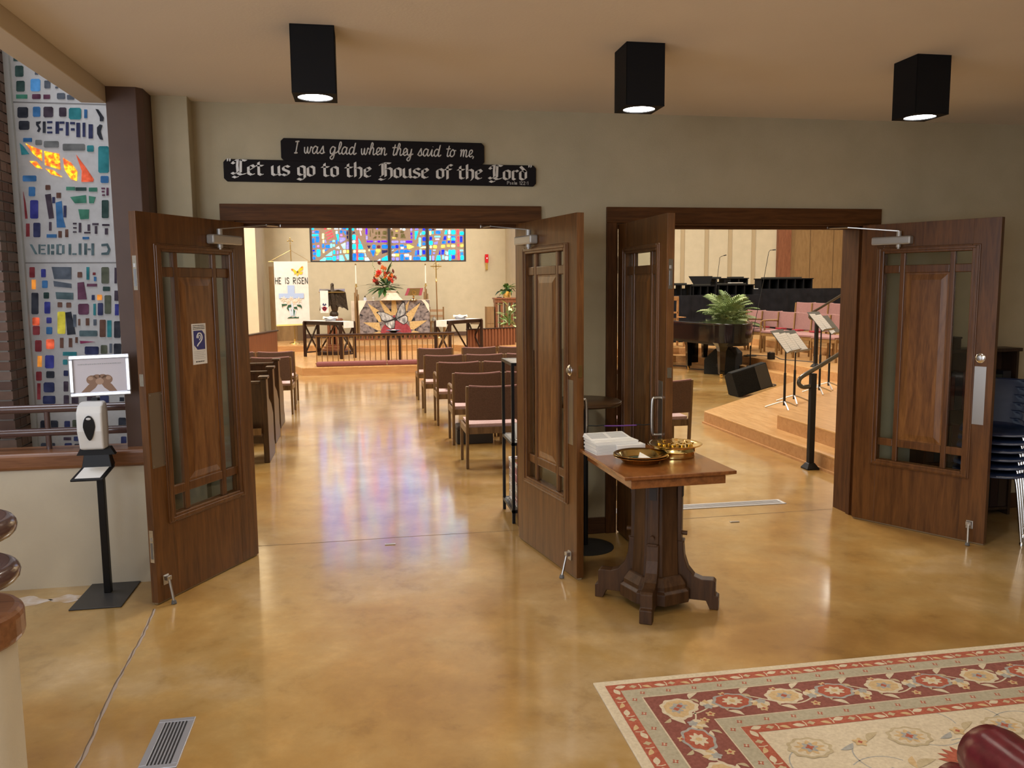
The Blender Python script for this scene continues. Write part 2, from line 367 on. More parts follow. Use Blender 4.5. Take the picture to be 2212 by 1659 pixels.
# casings: jamb linings, stops and flat architraves
def casing(n, x0, x1, c0, c1):
    root = MB(); zt = 2.246
    h = MB().box(c0, c1, -0.022, 0.0, OH, zt).build('trim_%d' % n, 'casing_h', bevel=0.003); struct(h)
    for s, (a, b) in enumerate(((c0, x0), (x1, c1))):
        MB().box(a, b, -0.022, 0.0, 0, OH).build('casing_leg', 'casing', h, bevel=0.003)
    MB().box(x0, x0+0.012, -0.004, WT+0.004, 0, OH).build('jamb', 'casing', h)
    MB().box(x1-0.012, x1, -0.004, WT+0.004, 0, OH).build('jamb', 'casing', h)
    MB().box(x0+0.012, x1-0.012, -0.004, WT+0.004, OH-0.012, OH).build('jamb_head', 'casing_h', h)
    MB().box(x0+0.012, x1-0.012, 0.06, 0.10, OH-0.035, OH-0.012).build('stop', 'casing_h', h)
    MB().box(x0+0.012, x0+0.026, 0.06, 0.10, 0, OH-0.012).build('stop', 'casing', h)
    MB().box(x1-0.026, x1-0.012, 0.06, 0.10, 0, OH-0.012).build('stop', 'casing', h)
    # sanctuary side architrave
    MB().box(c0, c1, WT, WT+0.02, OH, zt).build('back_casing', 'casing_h', h)
    MB().box(c0, x0, WT, WT+0.02, 0, OH).build('back_casing', 'casing', h)
    MB().box(x1, c1, WT, WT+0.02, 0, OH).build('back_casing', 'casing', h)
    return h
casing(3, OX[0][0], OX[0][1], -0.860, 1.170)
casing(4, OX[1][0], OX[1][1], 1.620, 3.648)

# sanctuary shell
slab('ceiling_sanctuary', -6.0, 15.0, WT, 21.0, 7.0, 7.1, 'sanct_ceil')
slab('wall_sanctuary_left', -6.0, -5.7, WT, 19.0, 0, 7.0, 'wall')
# altar wall with window opening (x -1.45..2.99, z 2.48..4.9)
YA = 19.0
aw = MB(); wx0, wx1, wz0, wz1 = -1.455, 2.995, 2.478, 6.6
aw.box(-6.0, wx0, YA, YA+0.3, 0, 7); aw.box(wx1, 9.2, YA, YA+0.3, 0, 7); aw.box(wx0, wx1, YA, YA+0.3, 0, wz0); aw.box(wx0, wx1, YA, YA+0.3, wz1, 7)
struct(aw.build('wall_altar', 'wall'))
slab('baseboard_altar', -2.6, 6.0, YA-0.02, YA, 0.31, 0.43, MT['column'])
# chancel side piers: cream return walls left and right of the altar wall
slab('wall_chancel_left', -6.0, -2.68, 16.8, YA, 0, 7, 'wall')
slab('wall_chancel_right', 4.17, 6.2, 16.2, YA, 0, 7, 'wall')
# choir wall with vertical battens, dark post, tan panelling
YW = 19.0
cw = slab('wall_choir', 9.2, 12.85, YW, YW+0.3, 0, 7, 'wall')
for px in (9.69, 10.47, 11.24, 12.02):
    MB().box(px-0.055, px+0.055, YW-0.03, YW, 0.3, 6.9).build('batten', plain('batten_paint_%d' % int(px*10), (0.40, 0.315, 0.19), 0.8), cw)
struct(MB().box(12.80, 13.24, YW-0.12, YW+0.2, 0, 7).build('trim_5', 'cherry', bevel=0.01))
pw = slab('wall_choir_right', 13.24, 16.8, 19.0, 19.3, 0, 7, 'panel_wall')
for px in (13.95, 14.75): MB().box(px-0.008, px+0.008, 18.992, 19.0, 0.3, 6.9).build('panel_joint', plain('joint_dark', (0.10,0.055,0.02), 0.7), pw)
slab('wall_sanctuary_right', 16.6, 16.8, WT, 19.0, 0, 7, 'wall')
slab('floor_choir_extension', 15.0, 16.8, -1, 21, -0.2, 0, 'floor')
slab('ceiling_choir_extension', 15.0, 16.8, WT, 21, 7.0, 7.1, 'sanct_ceil')
slab('wall_entrance_extension', 13.5, 16.8, 0, WT, 0, 7, 'wall')

# ------------------------------------------------------------------ platforms (maple): plan polygons stacked as steps
def platform(name, poly, z0, z1, label_lip=True):
    o = struct(MB().prism(poly, z0, z1-0.02, 'xy').build(name, 'maple_riser'))
    # nosing slab, 12 mm proud
    MB().prism(poly, z1-0.02, z1, 'xy').build('tread', 'maple', o, bevel=0.004)
    return o
chan1 = [(-2.68,18.9),(-2.68,16.0),(-1.247,11.452),(3.2,11.452),(3.2,18.9)]
platform('floor_chancel_step', chan1, 0.0, 0.155)
platform('floor_chancel_dais', [(-2.68,18.95),(-2.68,15.9),(-1.3,15.9),(-0.9,15.4),(2.0,15.4),(2.45,14.6),(3.2,14.6),(3.2,18.95)], 0.155, 0.31)
choir1 = [(3.2,18.9),(3.2,12.25),(6.9,12.25),(7.22,11.9),(7.22,7.28),(4.16,4.23),(4.16,WT+0.01),(16.5,WT+0.01),(16.5,18.9)]
platform('floor_choir_step', choir1, 0.0, 0.155)
choir2 = [(3.2,18.95),(3.2,12.58),(7.1,12.58),(7.46,12.2),(7.46,5.92),(4.41,2.84),(4.41,WT+0.01),(16.5,WT+0.01),(16.5,18.95)]
platform('floor_choir_tier', choir2, 0.155, 0.31)
platform('floor_choir_upper_tier', [(9.05,18.95),(9.05,WT+0.5),(16.5,WT+0.5),(16.5,18.95)], 0.31, 0.465)
# shoe moulding at the foot of the first steps
struct(MB().box(-1.25, 3.2, 11.43, 11.452, 0, 0.022).build('trim_6', 'maple_riser'))
struct(MB().box(4.138, 4.16, WT+0.01, 4.24, 0, 0.022).build('trim_7', 'maple_riser'))

# ------------------------------------------------------------------ floor details
jm = plain('joint_filler', (0.13, 0.085, 0.05), 0.8); jl = plain('joint_caulk', (0.34, 0.27, 0.22), 0.8)
def ribbon(name, pts, w, z, mat, jit=0.0):
    mb = MB(); L = []; R = []
    for x, y in pts:
        a = random.uniform(-jit, jit); b = w*random.uniform(0.7, 1.3) if jit else w
        L.append((x+a-b/2, y, z)); R.append((x+a+b/2, y, z))
    return mb.quadstrip(L, R).build(name, mat, FLOOR)
ribbon('floor_joint', [(-1.165+0.10*t+0.006*math.sin(t*9), -0.86-1.75*t) for t in [i/40 for i in range(41)]], 0.016, 0.0008, jl, 0.004)
ribbon('floor_joint', [(-1.168+0.10*t+0.006*math.sin(t*9), -0.86-1.75*t) for t in [i/40 for i in range(41)]], 0.006, 0.0012, jm, 0.003)
mb = MB()
mb.quadstrip([(x, 0.172+0.012*(x+0.75)/2+0.004*math.sin(x*5), 0.0008) for x in [-0.76+0.09*i for i in range(21)]],
             [(x, 0.177+0.012*(x+0.75)/2+0.004*math.sin(x*5), 0.0008) for x in [-0.76+0.09*i for i in range(21)]]).build('floor_joint', jm, FLOOR)
mb = MB()
mb.quadstrip([(x, 0.200+0.03*(x-1.7)/1.8, 0.0008) for x in [1.705+0.18*i for i in range(11)]],
             [(x, 0.206+0.03*(x-1.7)/1.8, 0.0008) for x in [1.705+0.18*i for i in range(11)]]).build('floor_joint', jm, FLOOR)
# pale worn patches by the half wall
wp = mottled('worn_patch', [(0.35, (0.46, 0.31, 0.17)), (0.6, (0.62, 0.55, 0.50))], (9, 9, 9), 1.2, rough=0.45)
for cx, cy, rx, ry, k in ((-1.93, -0.62, 0.13, 0.09, 1), (-1.69, -0.60, 0.08, 0.06, 5)):
    pts = [(cx+rx*math.cos(a)*(1+0.22*math.sin(3*a+k)+0.1*math.sin(7*a)), cy+ry*math.sin(a)*(1+0.2*math.cos(4*a+k))) for a in [2*PI*i/36 for i in range(36)]]
    MB().prism(pts, 0.0003, 0.0009, 'xy').build('worn_patch', wp, FLOOR)
# strikes let into the floor
for x, y in ((0.129, 0.03), (2.618, 0.055)):
    s = tag(MB().box(-0.035,0.035,-0.012,0.012,0,0.006).build('floor_strike', 'steel', loc=(x,y,0), bevel=0.002), 'small metal bolt strike set in floor of the %s doorway' % ('left' if x < 1 else 'right'), 'floor strike')
def vent(name, label, cx, cy, w, l, n, mat, frame):
    t = thing(name, label, 'floor vent', (cx,cy,0))
    f = MB(); e = frame
    f.box(-w/2,w/2,-l/2,-l/2+e,0,0.005); f.box(-w/2,w/2,l/2-e,l/2,0,0.005); f.box(-w/2,-w/2+e,-l/2+e,l/2-e,0,0.005); f.box(w/2-e,w/2,-l/2+e,l/2-e,0,0.005)
    f.build('vent_frame', mat, t, bevel=0.0015)
    MB().box(-w/2+e,w/2-e,-l/2+e,l/2-e,0.0003,0.0012).build('vent_duct', plain('vent_dark', (0.012,0.012,0.014), 0.8), t)
    iw = (w-2*e)/(2*n+1); src = None
    for i in range(n):
        x = -w/2+e+iw*(2*i+1.5)
        if src is None: src = MB().box(-iw*0.45, iw*0.45, -l/2+e, l/2-e, 0.001, 0.0045).build('louver', mat, t, loc=(x,0,0))
        else: inst(src, t, (x,0,0))
    return t
vent('floor_register', 'silver louvred floor register beside the dark floor joint', -0.785, -2.29, 0.137, 0.36, 6, plain('register_aluminium', (0.42,0.43,0.47), 0.4, 0.6), 0.026)
g = vent('floor_grille', 'long narrow white metal grille in floor of the right doorway', 2.47, 0.515, 0.13, 1.54, 5, plain('grille_white', (0.55,0.55,0.56), 0.4, 0.3), 0.022)
g.rotation_euler = (0,0,PI/2)

# ------------------------------------------------------------------ glass layouts (metres in the window planes)
STAIR_GLASS = [
 ('dkgreen',[-2.332,3.33,-2.295,3.331,-2.297,3.303,-2.334,3.301]),
 ('dkgreen',[-2.32,3.271,-2.281,3.272,-2.275,3.266,-2.279,3.206,-2.286,3.199,-2.326,3.197,-2.331,3.204,-2.327,3.264]),
 ('dkgreen',[-2.32,3.169,-2.28,3.171,-2.274,3.164,-2.278,3.106,-2.285,3.099,-2.325,3.098,-2.331,3.104,-2.326,3.163]),
 ('sky',[-2.227,3.185,-2.18,3.187,-2.173,3.179,-2.178,3.112,-2.186,3.104,-2.232,3.103,-2.239,3.11,-2.234,3.177]),
 ('slate',[-2.142,3.177,-2.113,3.178,-2.109,3.174,-2.112,3.13,-2.117,3.126,-2.145,3.125,-2.149,3.129,-2.146,3.173]),
 ('slate',[-2.202,3.233,-2.182,3.234,-2.184,3.216,-2.204,3.215]),
 ('slate',[-2.078,3.139,-2.061,3.14,-2.062,3.127,-2.079,3.127]),
 ('green',[-2.334,3.077,-2.263,3.079,-2.265,3.052,-2.335,3.05]),
 ('plum',[-2.227,3.083,-2.181,3.085,-2.178,3.081,-2.18,3.056,-2.184,3.052,-2.23,3.05,-2.233,3.054,-2.231,3.079]),
 ('plum',[-2.158,3.082,-2.117,3.083,-2.119,3.054,-2.16,3.052]),
 ('slate',[-2.065,3.095,-2.024,3.097,-2.019,3.092,-2.021,3.061,-2.026,3.056,-2.068,3.055,-2.072,3.06,-2.07,3.09]),
 ('slate',[-2.002,3.085,-1.963,3.086,-1.96,3.082,-1.961,3.058,-1.965,3.054,-2.004,3.053,-2.007,3.057,-2.006,3.081]),
 ('black',[-2.324,2.993,-2.272,2.994,-2.265,2.986,-2.269,2.931,-2.278,2.922,-2.329,2.921,-2.336,2.929,-2.332,2.984]),
 ('blue',[-2.226,2.998,-2.191,2.999,-2.186,2.993,-2.19,2.937,-2.196,2.931,-2.231,2.93,-2.236,2.936,-2.232,2.992]),
 ('dkplum',[-2.156,3,-2.11,3.001,-2.103,2.993,-2.107,2.938,-2.115,2.93,-2.161,2.928,-2.168,2.936,-2.164,2.992]),
 ('dkplum',[-2.057,2.998,-2.023,2.999,-2.018,2.994,-2.021,2.943,-2.027,2.937,-2.061,2.936,-2.066,2.942,-2.063,2.992]),
 ('teal',[-1.99,2.997,-1.928,2.999,-1.92,2.989,-1.924,2.93,-1.933,2.92,-1.995,2.919,-2.004,2.928,-2,2.987]),
 ('blue',[-1.899,2.989,-1.881,2.989,-1.885,2.93,-1.903,2.93]),
 ('black',[-2.322,2.9,-2.27,2.901,-2.263,2.894,-2.267,2.848,-2.274,2.841,-2.327,2.839,-2.333,2.847,-2.33,2.893]),
 ('black',[-2.175,2.899,-2.158,2.9,-2.163,2.822,-2.181,2.822]),
 ('navy',[-2.147,2.902,-2.114,2.903,-2.115,2.89,-2.148,2.889]),
 ('navy',[-2.149,2.864,-2.12,2.865,-2.121,2.852,-2.15,2.851]),
 ('navy',[-2.152,2.832,-2.119,2.833,-2.12,2.82,-2.152,2.819]),
 ('navy',[-2.092,2.901,-2.071,2.902,-2.076,2.819,-2.098,2.818]),
 ('navy',[-2.026,2.9,-2.008,2.9,-2.014,2.807,-2.032,2.807]),
 ('navy',[-2.067,2.902,-2.036,2.903,-2.037,2.888,-2.068,2.887]),
 ('navy',[-2.07,2.856,-2.049,2.857,-2.05,2.841,-2.071,2.84]),
 ('navy',[-1.957,2.896,-1.934,2.897,-1.94,2.798,-1.963,2.798]),
 ('navy',[-1.997,2.901,-1.967,2.901,-1.968,2.885,-1.998,2.885]),
 ('navy',[-1.995,2.858,-1.972,2.858,-1.973,2.842,-1.996,2.842]),
 ('navy',[-1.916,2.897,-1.899,2.898,-1.905,2.801,-1.922,2.801]),
 ('navy',[-1.877,2.888,-1.85,2.888,-1.856,2.791,-1.883,2.791]),
 ('blue',[-2.309,2.784,-2.254,2.785,-2.256,2.759,-2.311,2.758]),
 ('gray',[-2.228,2.773,-2.195,2.773,-2.191,2.769,-2.193,2.743,-2.197,2.739,-2.23,2.738,-2.234,2.742,-2.232,2.768]),
 ('gray',[-2.172,2.766,-2.088,2.768,-2.083,2.763,-2.085,2.729,-2.091,2.724,-2.175,2.722,-2.18,2.728,-2.178,2.761]),
 ('gray',[-2.05,2.75,-1.917,2.752,-1.912,2.747,-1.914,2.712,-1.92,2.706,-2.053,2.703,-2.058,2.709,-2.056,2.744]),
 ('teal',[-1.892,2.742,-1.858,2.743,-1.854,2.738,-1.856,2.705,-1.861,2.699,-1.894,2.699,-1.899,2.704,-1.897,2.737]),
 ('teal',[-1.814,2.738,-1.761,2.739,-1.753,2.731,-1.764,2.563,-1.773,2.554,-1.826,2.553,-1.833,2.562,-1.823,2.729]),
 ('blue',[-1.814,2.532,-1.773,2.532,-1.768,2.527,-1.77,2.489,-1.776,2.483,-1.817,2.483,-1.822,2.489,-1.82,2.526]),
 ('blue',[-2.326,2.527,-2.248,2.528,-2.244,2.523,-2.246,2.493,-2.251,2.488,-2.329,2.487,-2.333,2.492,-2.331,2.522]),
 ('blue',[-2.293,2.45,-2.262,2.45,-2.257,2.445,-2.261,2.391,-2.267,2.385,-2.297,2.385,-2.302,2.39,-2.298,2.445]),
 ('royal',[-2.288,2.358,-2.249,2.358,-2.244,2.352,-2.252,2.237,-2.258,2.23,-2.297,2.23,-2.303,2.236,-2.295,2.351]),
 ('navy',[-2.28,2.201,-2.246,2.201,-2.241,2.195,-2.247,2.106,-2.253,2.1,-2.287,2.1,-2.291,2.106,-2.285,2.195]),
 ('red',[-2.333,2.195,-2.311,2.195,-2.317,2.105,-2.339,2.104]),
 ('brown',[-2.184,2.464,-2.161,2.464,-2.158,2.46,-2.159,2.434,-2.163,2.43,-2.187,2.429,-2.19,2.433,-2.188,2.46]),
 ('brown',[-2.12,2.411,-2.091,2.411,-2.094,2.374,-2.122,2.374]),
 ('navy',[-2.148,2.381,-2.132,2.381,-2.135,2.338,-2.151,2.338]),
 ('navy',[-2.079,2.322,-2.061,2.322,-2.067,2.24,-2.084,2.24]),
 ('dkplum',[-2.182,2.207,-2.167,2.207,-2.171,2.146,-2.186,2.146]),
 ('blue',[-2.203,2.121,-2.139,2.121,-2.141,2.097,-2.205,2.097]),
 ('brown',[-2.125,2.144,-2.104,2.144,-2.107,2.097,-2.128,2.097]),
 ('brown',[-2.079,2.155,-2.061,2.156,-2.064,2.101,-2.083,2.101]),
 ('green',[-2.052,2.453,-1.996,2.453,-1.997,2.429,-2.054,2.429]),
 ('dkgreen',[-1.991,2.45,-1.921,2.451,-1.923,2.427,-1.992,2.426]),
 ('green',[-1.903,2.449,-1.849,2.45,-1.851,2.422,-1.905,2.422]),
 ('plum',[-1.82,2.45,-1.797,2.45,-1.797,2.439,-1.82,2.439]),
 ('plum',[-1.819,2.428,-1.802,2.428,-1.803,2.417,-1.82,2.417]),
 ('plum',[-1.817,2.403,-1.8,2.403,-1.8,2.393,-1.818,2.393]),
 ('plum',[-1.786,2.45,-1.773,2.45,-1.776,2.396,-1.79,2.395]),
 ('dkgreen',[-1.818,2.362,-1.783,2.363,-1.778,2.357,-1.785,2.242,-1.791,2.236,-1.825,2.236,-1.83,2.241,-1.823,2.357]),
 ('dkplum',[-2.025,2.202,-2.002,2.202,-2.003,2.191,-2.025,2.191]),
 ('dkplum',[-2.025,2.171,-2.004,2.171,-2.004,2.162,-2.025,2.162]),
 ('dkplum',[-2.028,2.142,-2.006,2.142,-2.006,2.133,-2.029,2.133]),
 ('dkplum',[-1.986,2.202,-1.971,2.202,-1.975,2.134,-1.991,2.134]),
 ('dkplum',[-1.928,2.191,-1.913,2.191,-1.916,2.145,-1.931,2.145]),
 ('dkplum',[-1.954,2.138,-1.914,2.138,-1.915,2.127,-1.955,2.127]),
 ('blue',[-1.967,2.103,-1.925,2.103,-1.926,2.086,-1.968,2.086]),
 ('dkplum',[-1.896,2.2,-1.856,2.2,-1.857,2.186,-1.897,2.186]),
 ('dkplum',[-1.88,2.18,-1.866,2.18,-1.869,2.125,-1.884,2.125]),
 ('dkplum',[-1.83,2.194,-1.783,2.194,-1.784,2.181,-1.831,2.181]),
 ('dkplum',[-1.814,2.164,-1.795,2.164,-1.798,2.12,-1.817,2.12]),
 ('greytl',[-2.262,2.05,-2.25,2.05,-2.255,1.982,-2.266,1.982]),
 ('greytl',[-2.245,2.048,-2.217,2.048,-2.217,2.038,-2.246,2.038]),
 ('greytl',[-2.247,2.019,-2.225,2.019,-2.225,2.01,-2.248,2.01]),
 ('greytl',[-2.249,1.989,-2.221,1.989,-2.221,1.979,-2.25,1.98]),
 ('greytl',[-2.203,2.05,-2.19,2.05,-2.194,1.979,-2.208,1.979]),
 ('greytl',[-2.179,2.05,-2.161,2.05,-2.163,2.019,-2.181,2.019]),
 ('greytl',[-2.182,2.004,-2.164,2.004,-2.166,1.978,-2.184,1.978]),
 ('greytl',[-2.144,2.05,-2.13,2.05,-2.135,1.979,-2.149,1.979]),
 ('greytl',[-2.107,2.045,-2.093,2.045,-2.097,1.984,-2.112,1.984]),
 ('greytl',[-2.128,2.052,-2.111,2.052,-2.112,2.042,-2.128,2.042]),
 ('greytl',[-2.132,1.987,-2.115,1.987,-2.116,1.977,-2.133,1.977]),
 ('greytl',[-2.063,2.053,-2.048,2.053,-2.053,1.976,-2.068,1.976]),
 ('greytl',[-2.043,1.987,-2.016,1.987,-2.017,1.976,-2.044,1.976]),
 ('greytl',[-1.996,2.056,-1.98,2.057,-1.985,1.976,-2.001,1.976]),
 ('greytl',[-1.959,2.057,-1.942,2.057,-1.948,1.976,-1.964,1.976]),
 ('greytl',[-1.938,2.021,-1.92,2.021,-1.92,2.01,-1.939,2.01]),
 ('greytl',[-1.911,2.057,-1.894,2.057,-1.9,1.972,-1.916,1.972]),
 ('greytl',[-2.319,2.05,-2.305,2.05,-2.275,1.98,-2.289,1.98]),
 ('greytl',[-1.844,2.053,-1.802,2.057,-1.786,2.014,-1.802,1.975,-1.849,1.975,-1.848,1.99,-1.811,1.994,-1.802,2.014,-1.81,2.039,-1.845,2.037]),
 ('black',[-1.825,2.994,-1.807,2.991,-1.774,2.938,-1.779,2.911,-1.801,2.911,-1.8,2.938]),
 ('black',[-1.823,2.867,-1.803,2.889,-1.787,2.884,-1.801,2.841,-1.789,2.782,-1.809,2.787,-1.825,2.824]),
 ('black',[-2.219,2.896,-2.188,2.901,-2.196,2.885,-2.206,2.88,-2.192,2.85,-2.206,2.826,-2.217,2.831,-2.206,2.853,-2.22,2.874]),
 ('teal',[-2.334,2.749,-2.313,2.728,-2.279,2.675,-2.328,2.669]),
 ('flame',[-2.297,2.748,-2.263,2.729,-2.196,2.704,-2.201,2.629,-2.251,2.676]),
 ('flame',[-2.28,2.627,-2.235,2.625,-2.201,2.575,-2.243,2.585]),
 ('flame',[-2.179,2.697,-2.085,2.681,-2.083,2.571,-2.181,2.602]),
 ('flame',[-2.18,2.578,-2.127,2.565,-2.074,2.52,-2.144,2.538]),
 ('flame',[-2.06,2.653,-2.011,2.621,-1.973,2.562,-1.981,2.495,-2.018,2.507,-2.055,2.572]),
 ('redor',[-1.973,2.676,-1.919,2.596,-1.868,2.509,-1.874,2.49,-1.95,2.489,-1.942,2.563]),
 ('red',[-2.336,2.417,-2.326,2.341,-2.321,2.23,-2.336,2.228]),
 ('dkplum',[-2.195,2.397,-2.158,2.403,-2.149,2.234,-2.181,2.228]),
 ('blue',[-2.129,2.343,-2.09,2.354,-2.088,2.234,-2.076,2.169,-2.133,2.168]),
 ('green',[-2.031,2.382,-1.927,2.397,-1.927,2.342,-2.003,2.339]),
 ('green',[-1.907,2.391,-1.863,2.384,-1.879,2.34,-1.908,2.34]),
 ('green',[-1.983,2.297,-1.913,2.296,-1.919,2.23,-1.974,2.226]),
 ('red',[-2.328,1.89,-2.302,1.89,-2.299,1.886,-2.303,1.821,-2.308,1.816,-2.333,1.817,-2.337,1.821,-2.332,1.886]),
 ('royal',[-2.253,1.876,-2.231,1.876,-2.228,1.872,-2.231,1.822,-2.235,1.818,-2.257,1.818,-2.26,1.822,-2.257,1.872]),
 ('brown',[-2.014,1.854,-1.992,1.854,-1.988,1.85,-1.99,1.818,-1.994,1.814,-2.016,1.814,-2.02,1.818,-2.017,1.85]),
 ('teal',[-1.955,1.889,-1.937,1.889,-1.943,1.798,-1.96,1.799]),
 ('red',[-1.915,1.85,-1.898,1.85,-1.899,1.832,-1.916,1.832]),
 ('blue',[-1.909,1.819,-1.894,1.819,-1.896,1.788,-1.911,1.788]),
 ('olive',[-1.848,1.888,-1.811,1.888,-1.806,1.882,-1.812,1.776,-1.818,1.769,-1.856,1.77,-1.861,1.776,-1.855,1.882]),
 ('dkplum',[-1.766,1.884,-1.752,1.883,-1.758,1.771,-1.773,1.771]),
 ('orange',[-2.324,1.801,-2.298,1.801,-2.303,1.734,-2.328,1.734]),
 ('blue',[-2.251,1.795,-2.225,1.795,-2.221,1.791,-2.224,1.746,-2.229,1.742,-2.255,1.742,-2.259,1.746,-2.256,1.791]),
 ('plum',[-1.959,1.77,-1.893,1.77,-1.894,1.749,-1.961,1.75]),
 ('dkgreen',[-1.849,1.749,-1.81,1.748,-1.806,1.744,-1.808,1.72,-1.812,1.716,-1.851,1.716,-1.855,1.72,-1.853,1.745]),
 ('dkplum',[-1.776,1.719,-1.752,1.719,-1.756,1.645,-1.781,1.646]),
 ('black',[-2.327,1.709,-2.293,1.708,-2.288,1.702,-2.297,1.562,-2.303,1.556,-2.337,1.557,-2.342,1.563,-2.332,1.703]),
 ('dkgreen',[-2.247,1.711,-2.221,1.711,-2.217,1.706,-2.22,1.671,-2.224,1.666,-2.25,1.667,-2.254,1.671,-2.252,1.707]),
 ('navy',[-1.932,1.689,-1.914,1.689,-1.916,1.652,-1.935,1.653]),
 ('orange',[-1.892,1.691,-1.868,1.69,-1.864,1.686,-1.866,1.656,-1.87,1.652,-1.895,1.652,-1.898,1.656,-1.896,1.687]),
 ('olive',[-1.84,1.686,-1.808,1.686,-1.803,1.68,-1.811,1.557,-1.816,1.551,-1.848,1.552,-1.853,1.557,-1.846,1.681]),
 ('royal',[-2.246,1.644,-2.218,1.643,-2.214,1.639,-2.219,1.564,-2.224,1.559,-2.252,1.56,-2.256,1.565,-2.251,1.639]),
 ('brown',[-2.16,1.64,-2.138,1.639,-2.135,1.636,-2.137,1.607,-2.141,1.603,-2.163,1.603,-2.166,1.607,-2.164,1.636]),
 ('brown',[-2.102,1.637,-2.079,1.637,-2.075,1.632,-2.077,1.604,-2.081,1.6,-2.105,1.6,-2.108,1.604,-2.106,1.633]),
 ('plum',[-2.019,1.627,-1.965,1.627,-1.957,1.618,-1.961,1.557,-1.97,1.548,-2.024,1.549,-2.031,1.558,-2.028,1.619]),
 ('teal',[-1.925,1.626,-1.91,1.626,-1.915,1.542,-1.93,1.543]),
 ('navy',[-1.891,1.631,-1.865,1.631,-1.861,1.626,-1.866,1.546,-1.87,1.542,-1.896,1.542,-1.9,1.547,-1.895,1.627]),
 ('royal',[-1.779,1.622,-1.754,1.622,-1.759,1.54,-1.784,1.54]),
 ('redor',[-2.332,1.533,-2.298,1.532,-2.293,1.527,-2.296,1.481,-2.302,1.475,-2.336,1.476,-2.341,1.482,-2.338,1.527]),
 ('red',[-2.334,1.472,-2.3,1.471,-2.295,1.465,-2.299,1.413,-2.305,1.408,-2.338,1.408,-2.343,1.414,-2.34,1.466]),
 ('royal',[-2.241,1.532,-2.217,1.531,-2.213,1.527,-2.215,1.494,-2.219,1.49,-2.244,1.49,-2.247,1.494,-2.245,1.528]),
 ('yellow',[-2.162,1.572,-2.124,1.572,-2.119,1.565,-2.128,1.418,-2.135,1.412,-2.173,1.413,-2.179,1.419,-2.169,1.566]),
 ('slate',[-2.066,1.55,-2.047,1.55,-2.052,1.461,-2.072,1.461]),
 ('brown',[-2.034,1.518,-2.022,1.518,-2.025,1.471,-2.037,1.471]),
 ('brown',[-1.983,1.522,-1.961,1.522,-1.964,1.47,-1.986,1.47]),
 ('slate',[-1.932,1.513,-1.912,1.513,-1.915,1.469,-1.934,1.469]),
 ('brown',[-1.885,1.51,-1.855,1.51,-1.85,1.505,-1.858,1.388,-1.863,1.384,-1.893,1.384,-1.897,1.389,-1.89,1.505]),
 ('teal',[-1.839,1.504,-1.811,1.504,-1.818,1.383,-1.846,1.383]),
 ('black',[-1.787,1.498,-1.755,1.498,-1.75,1.492,-1.757,1.382,-1.762,1.376,-1.795,1.377,-1.8,1.382,-1.793,1.493]),
 ('blue',[-2.247,1.464,-2.217,1.463,-2.213,1.458,-2.216,1.416,-2.221,1.411,-2.25,1.412,-2.254,1.417,-2.251,1.459]),
 ('greytl',[-2.027,1.434,-1.917,1.432,-1.912,1.427,-1.914,1.395,-1.92,1.39,-2.03,1.392,-2.034,1.397,-2.032,1.429]),
 ('red',[-2.327,1.37,-2.295,1.369,-2.29,1.363,-2.295,1.293,-2.3,1.287,-2.332,1.288,-2.337,1.294,-2.332,1.364]),
 ('redor',[-2.251,1.375,-2.212,1.375,-2.206,1.368,-2.21,1.311,-2.217,1.304,-2.256,1.305,-2.262,1.312,-2.258,1.369]),
 ('brown',[-2.165,1.384,-2.143,1.384,-2.148,1.31,-2.17,1.311]),
 ('brown',[-2.106,1.381,-2.085,1.38,-2.089,1.314,-2.111,1.315]),
 ('brown',[-2.062,1.387,-2.047,1.387,-2.05,1.345,-2.065,1.345]),
 ('navy',[-1.997,1.318,-1.916,1.316,-1.91,1.309,-1.913,1.264,-1.92,1.258,-2,1.259,-2.006,1.267,-2.003,1.311]),
 ('olive',[-1.889,1.326,-1.857,1.325,-1.852,1.32,-1.855,1.267,-1.861,1.262,-1.893,1.262,-1.898,1.268,-1.894,1.32]),
 ('slate',[-1.834,1.335,-1.817,1.335,-1.822,1.266,-1.838,1.266]),
 ('black',[-1.799,1.335,-1.761,1.334,-1.755,1.327,-1.759,1.26,-1.766,1.254,-1.803,1.255,-1.809,1.261,-1.805,1.328]),
 ('teal',[-2.152,1.282,-2.061,1.28,-2.063,1.252,-2.154,1.255]),
 ('orange',[-2.323,1.256,-2.296,1.256,-2.302,1.177,-2.329,1.178]),
 ('royal',[-2.266,1.26,-2.222,1.259,-2.215,1.252,-2.221,1.172,-2.228,1.165,-2.272,1.166,-2.279,1.174,-2.273,1.253]),
 ('red',[-2.337,1.143,-2.309,1.143,-2.305,1.138,-2.308,1.082,-2.313,1.077,-2.341,1.078,-2.345,1.083,-2.341,1.139]),
 ('black',[-2.268,1.145,-2.225,1.143,-2.22,1.137,-2.223,1.1,-2.229,1.094,-2.271,1.095,-2.276,1.101,-2.273,1.139]),
 ('teal',[-2.152,1.226,-2.13,1.226,-2.127,1.222,-2.129,1.192,-2.132,1.189,-2.155,1.189,-2.158,1.193,-2.156,1.222]),
 ('navy',[-2.153,1.147,-2.13,1.146,-2.127,1.142,-2.129,1.11,-2.133,1.106,-2.155,1.107,-2.159,1.111,-2.156,1.143]),
 ('red',[-2.339,1.059,-2.318,1.058,-2.326,0.94,-2.347,0.941]),
 ('navy',[-2.288,1.064,-2.233,1.062,-2.226,1.053,-2.229,0.999,-2.238,0.99,-2.293,0.992,-2.3,1.001,-2.297,1.055]),
 ('navy',[-2.301,0.966,-2.231,0.964,-2.226,0.956,-2.229,0.912,-2.235,0.905,-2.305,0.907,-2.311,0.915,-2.308,0.959]),
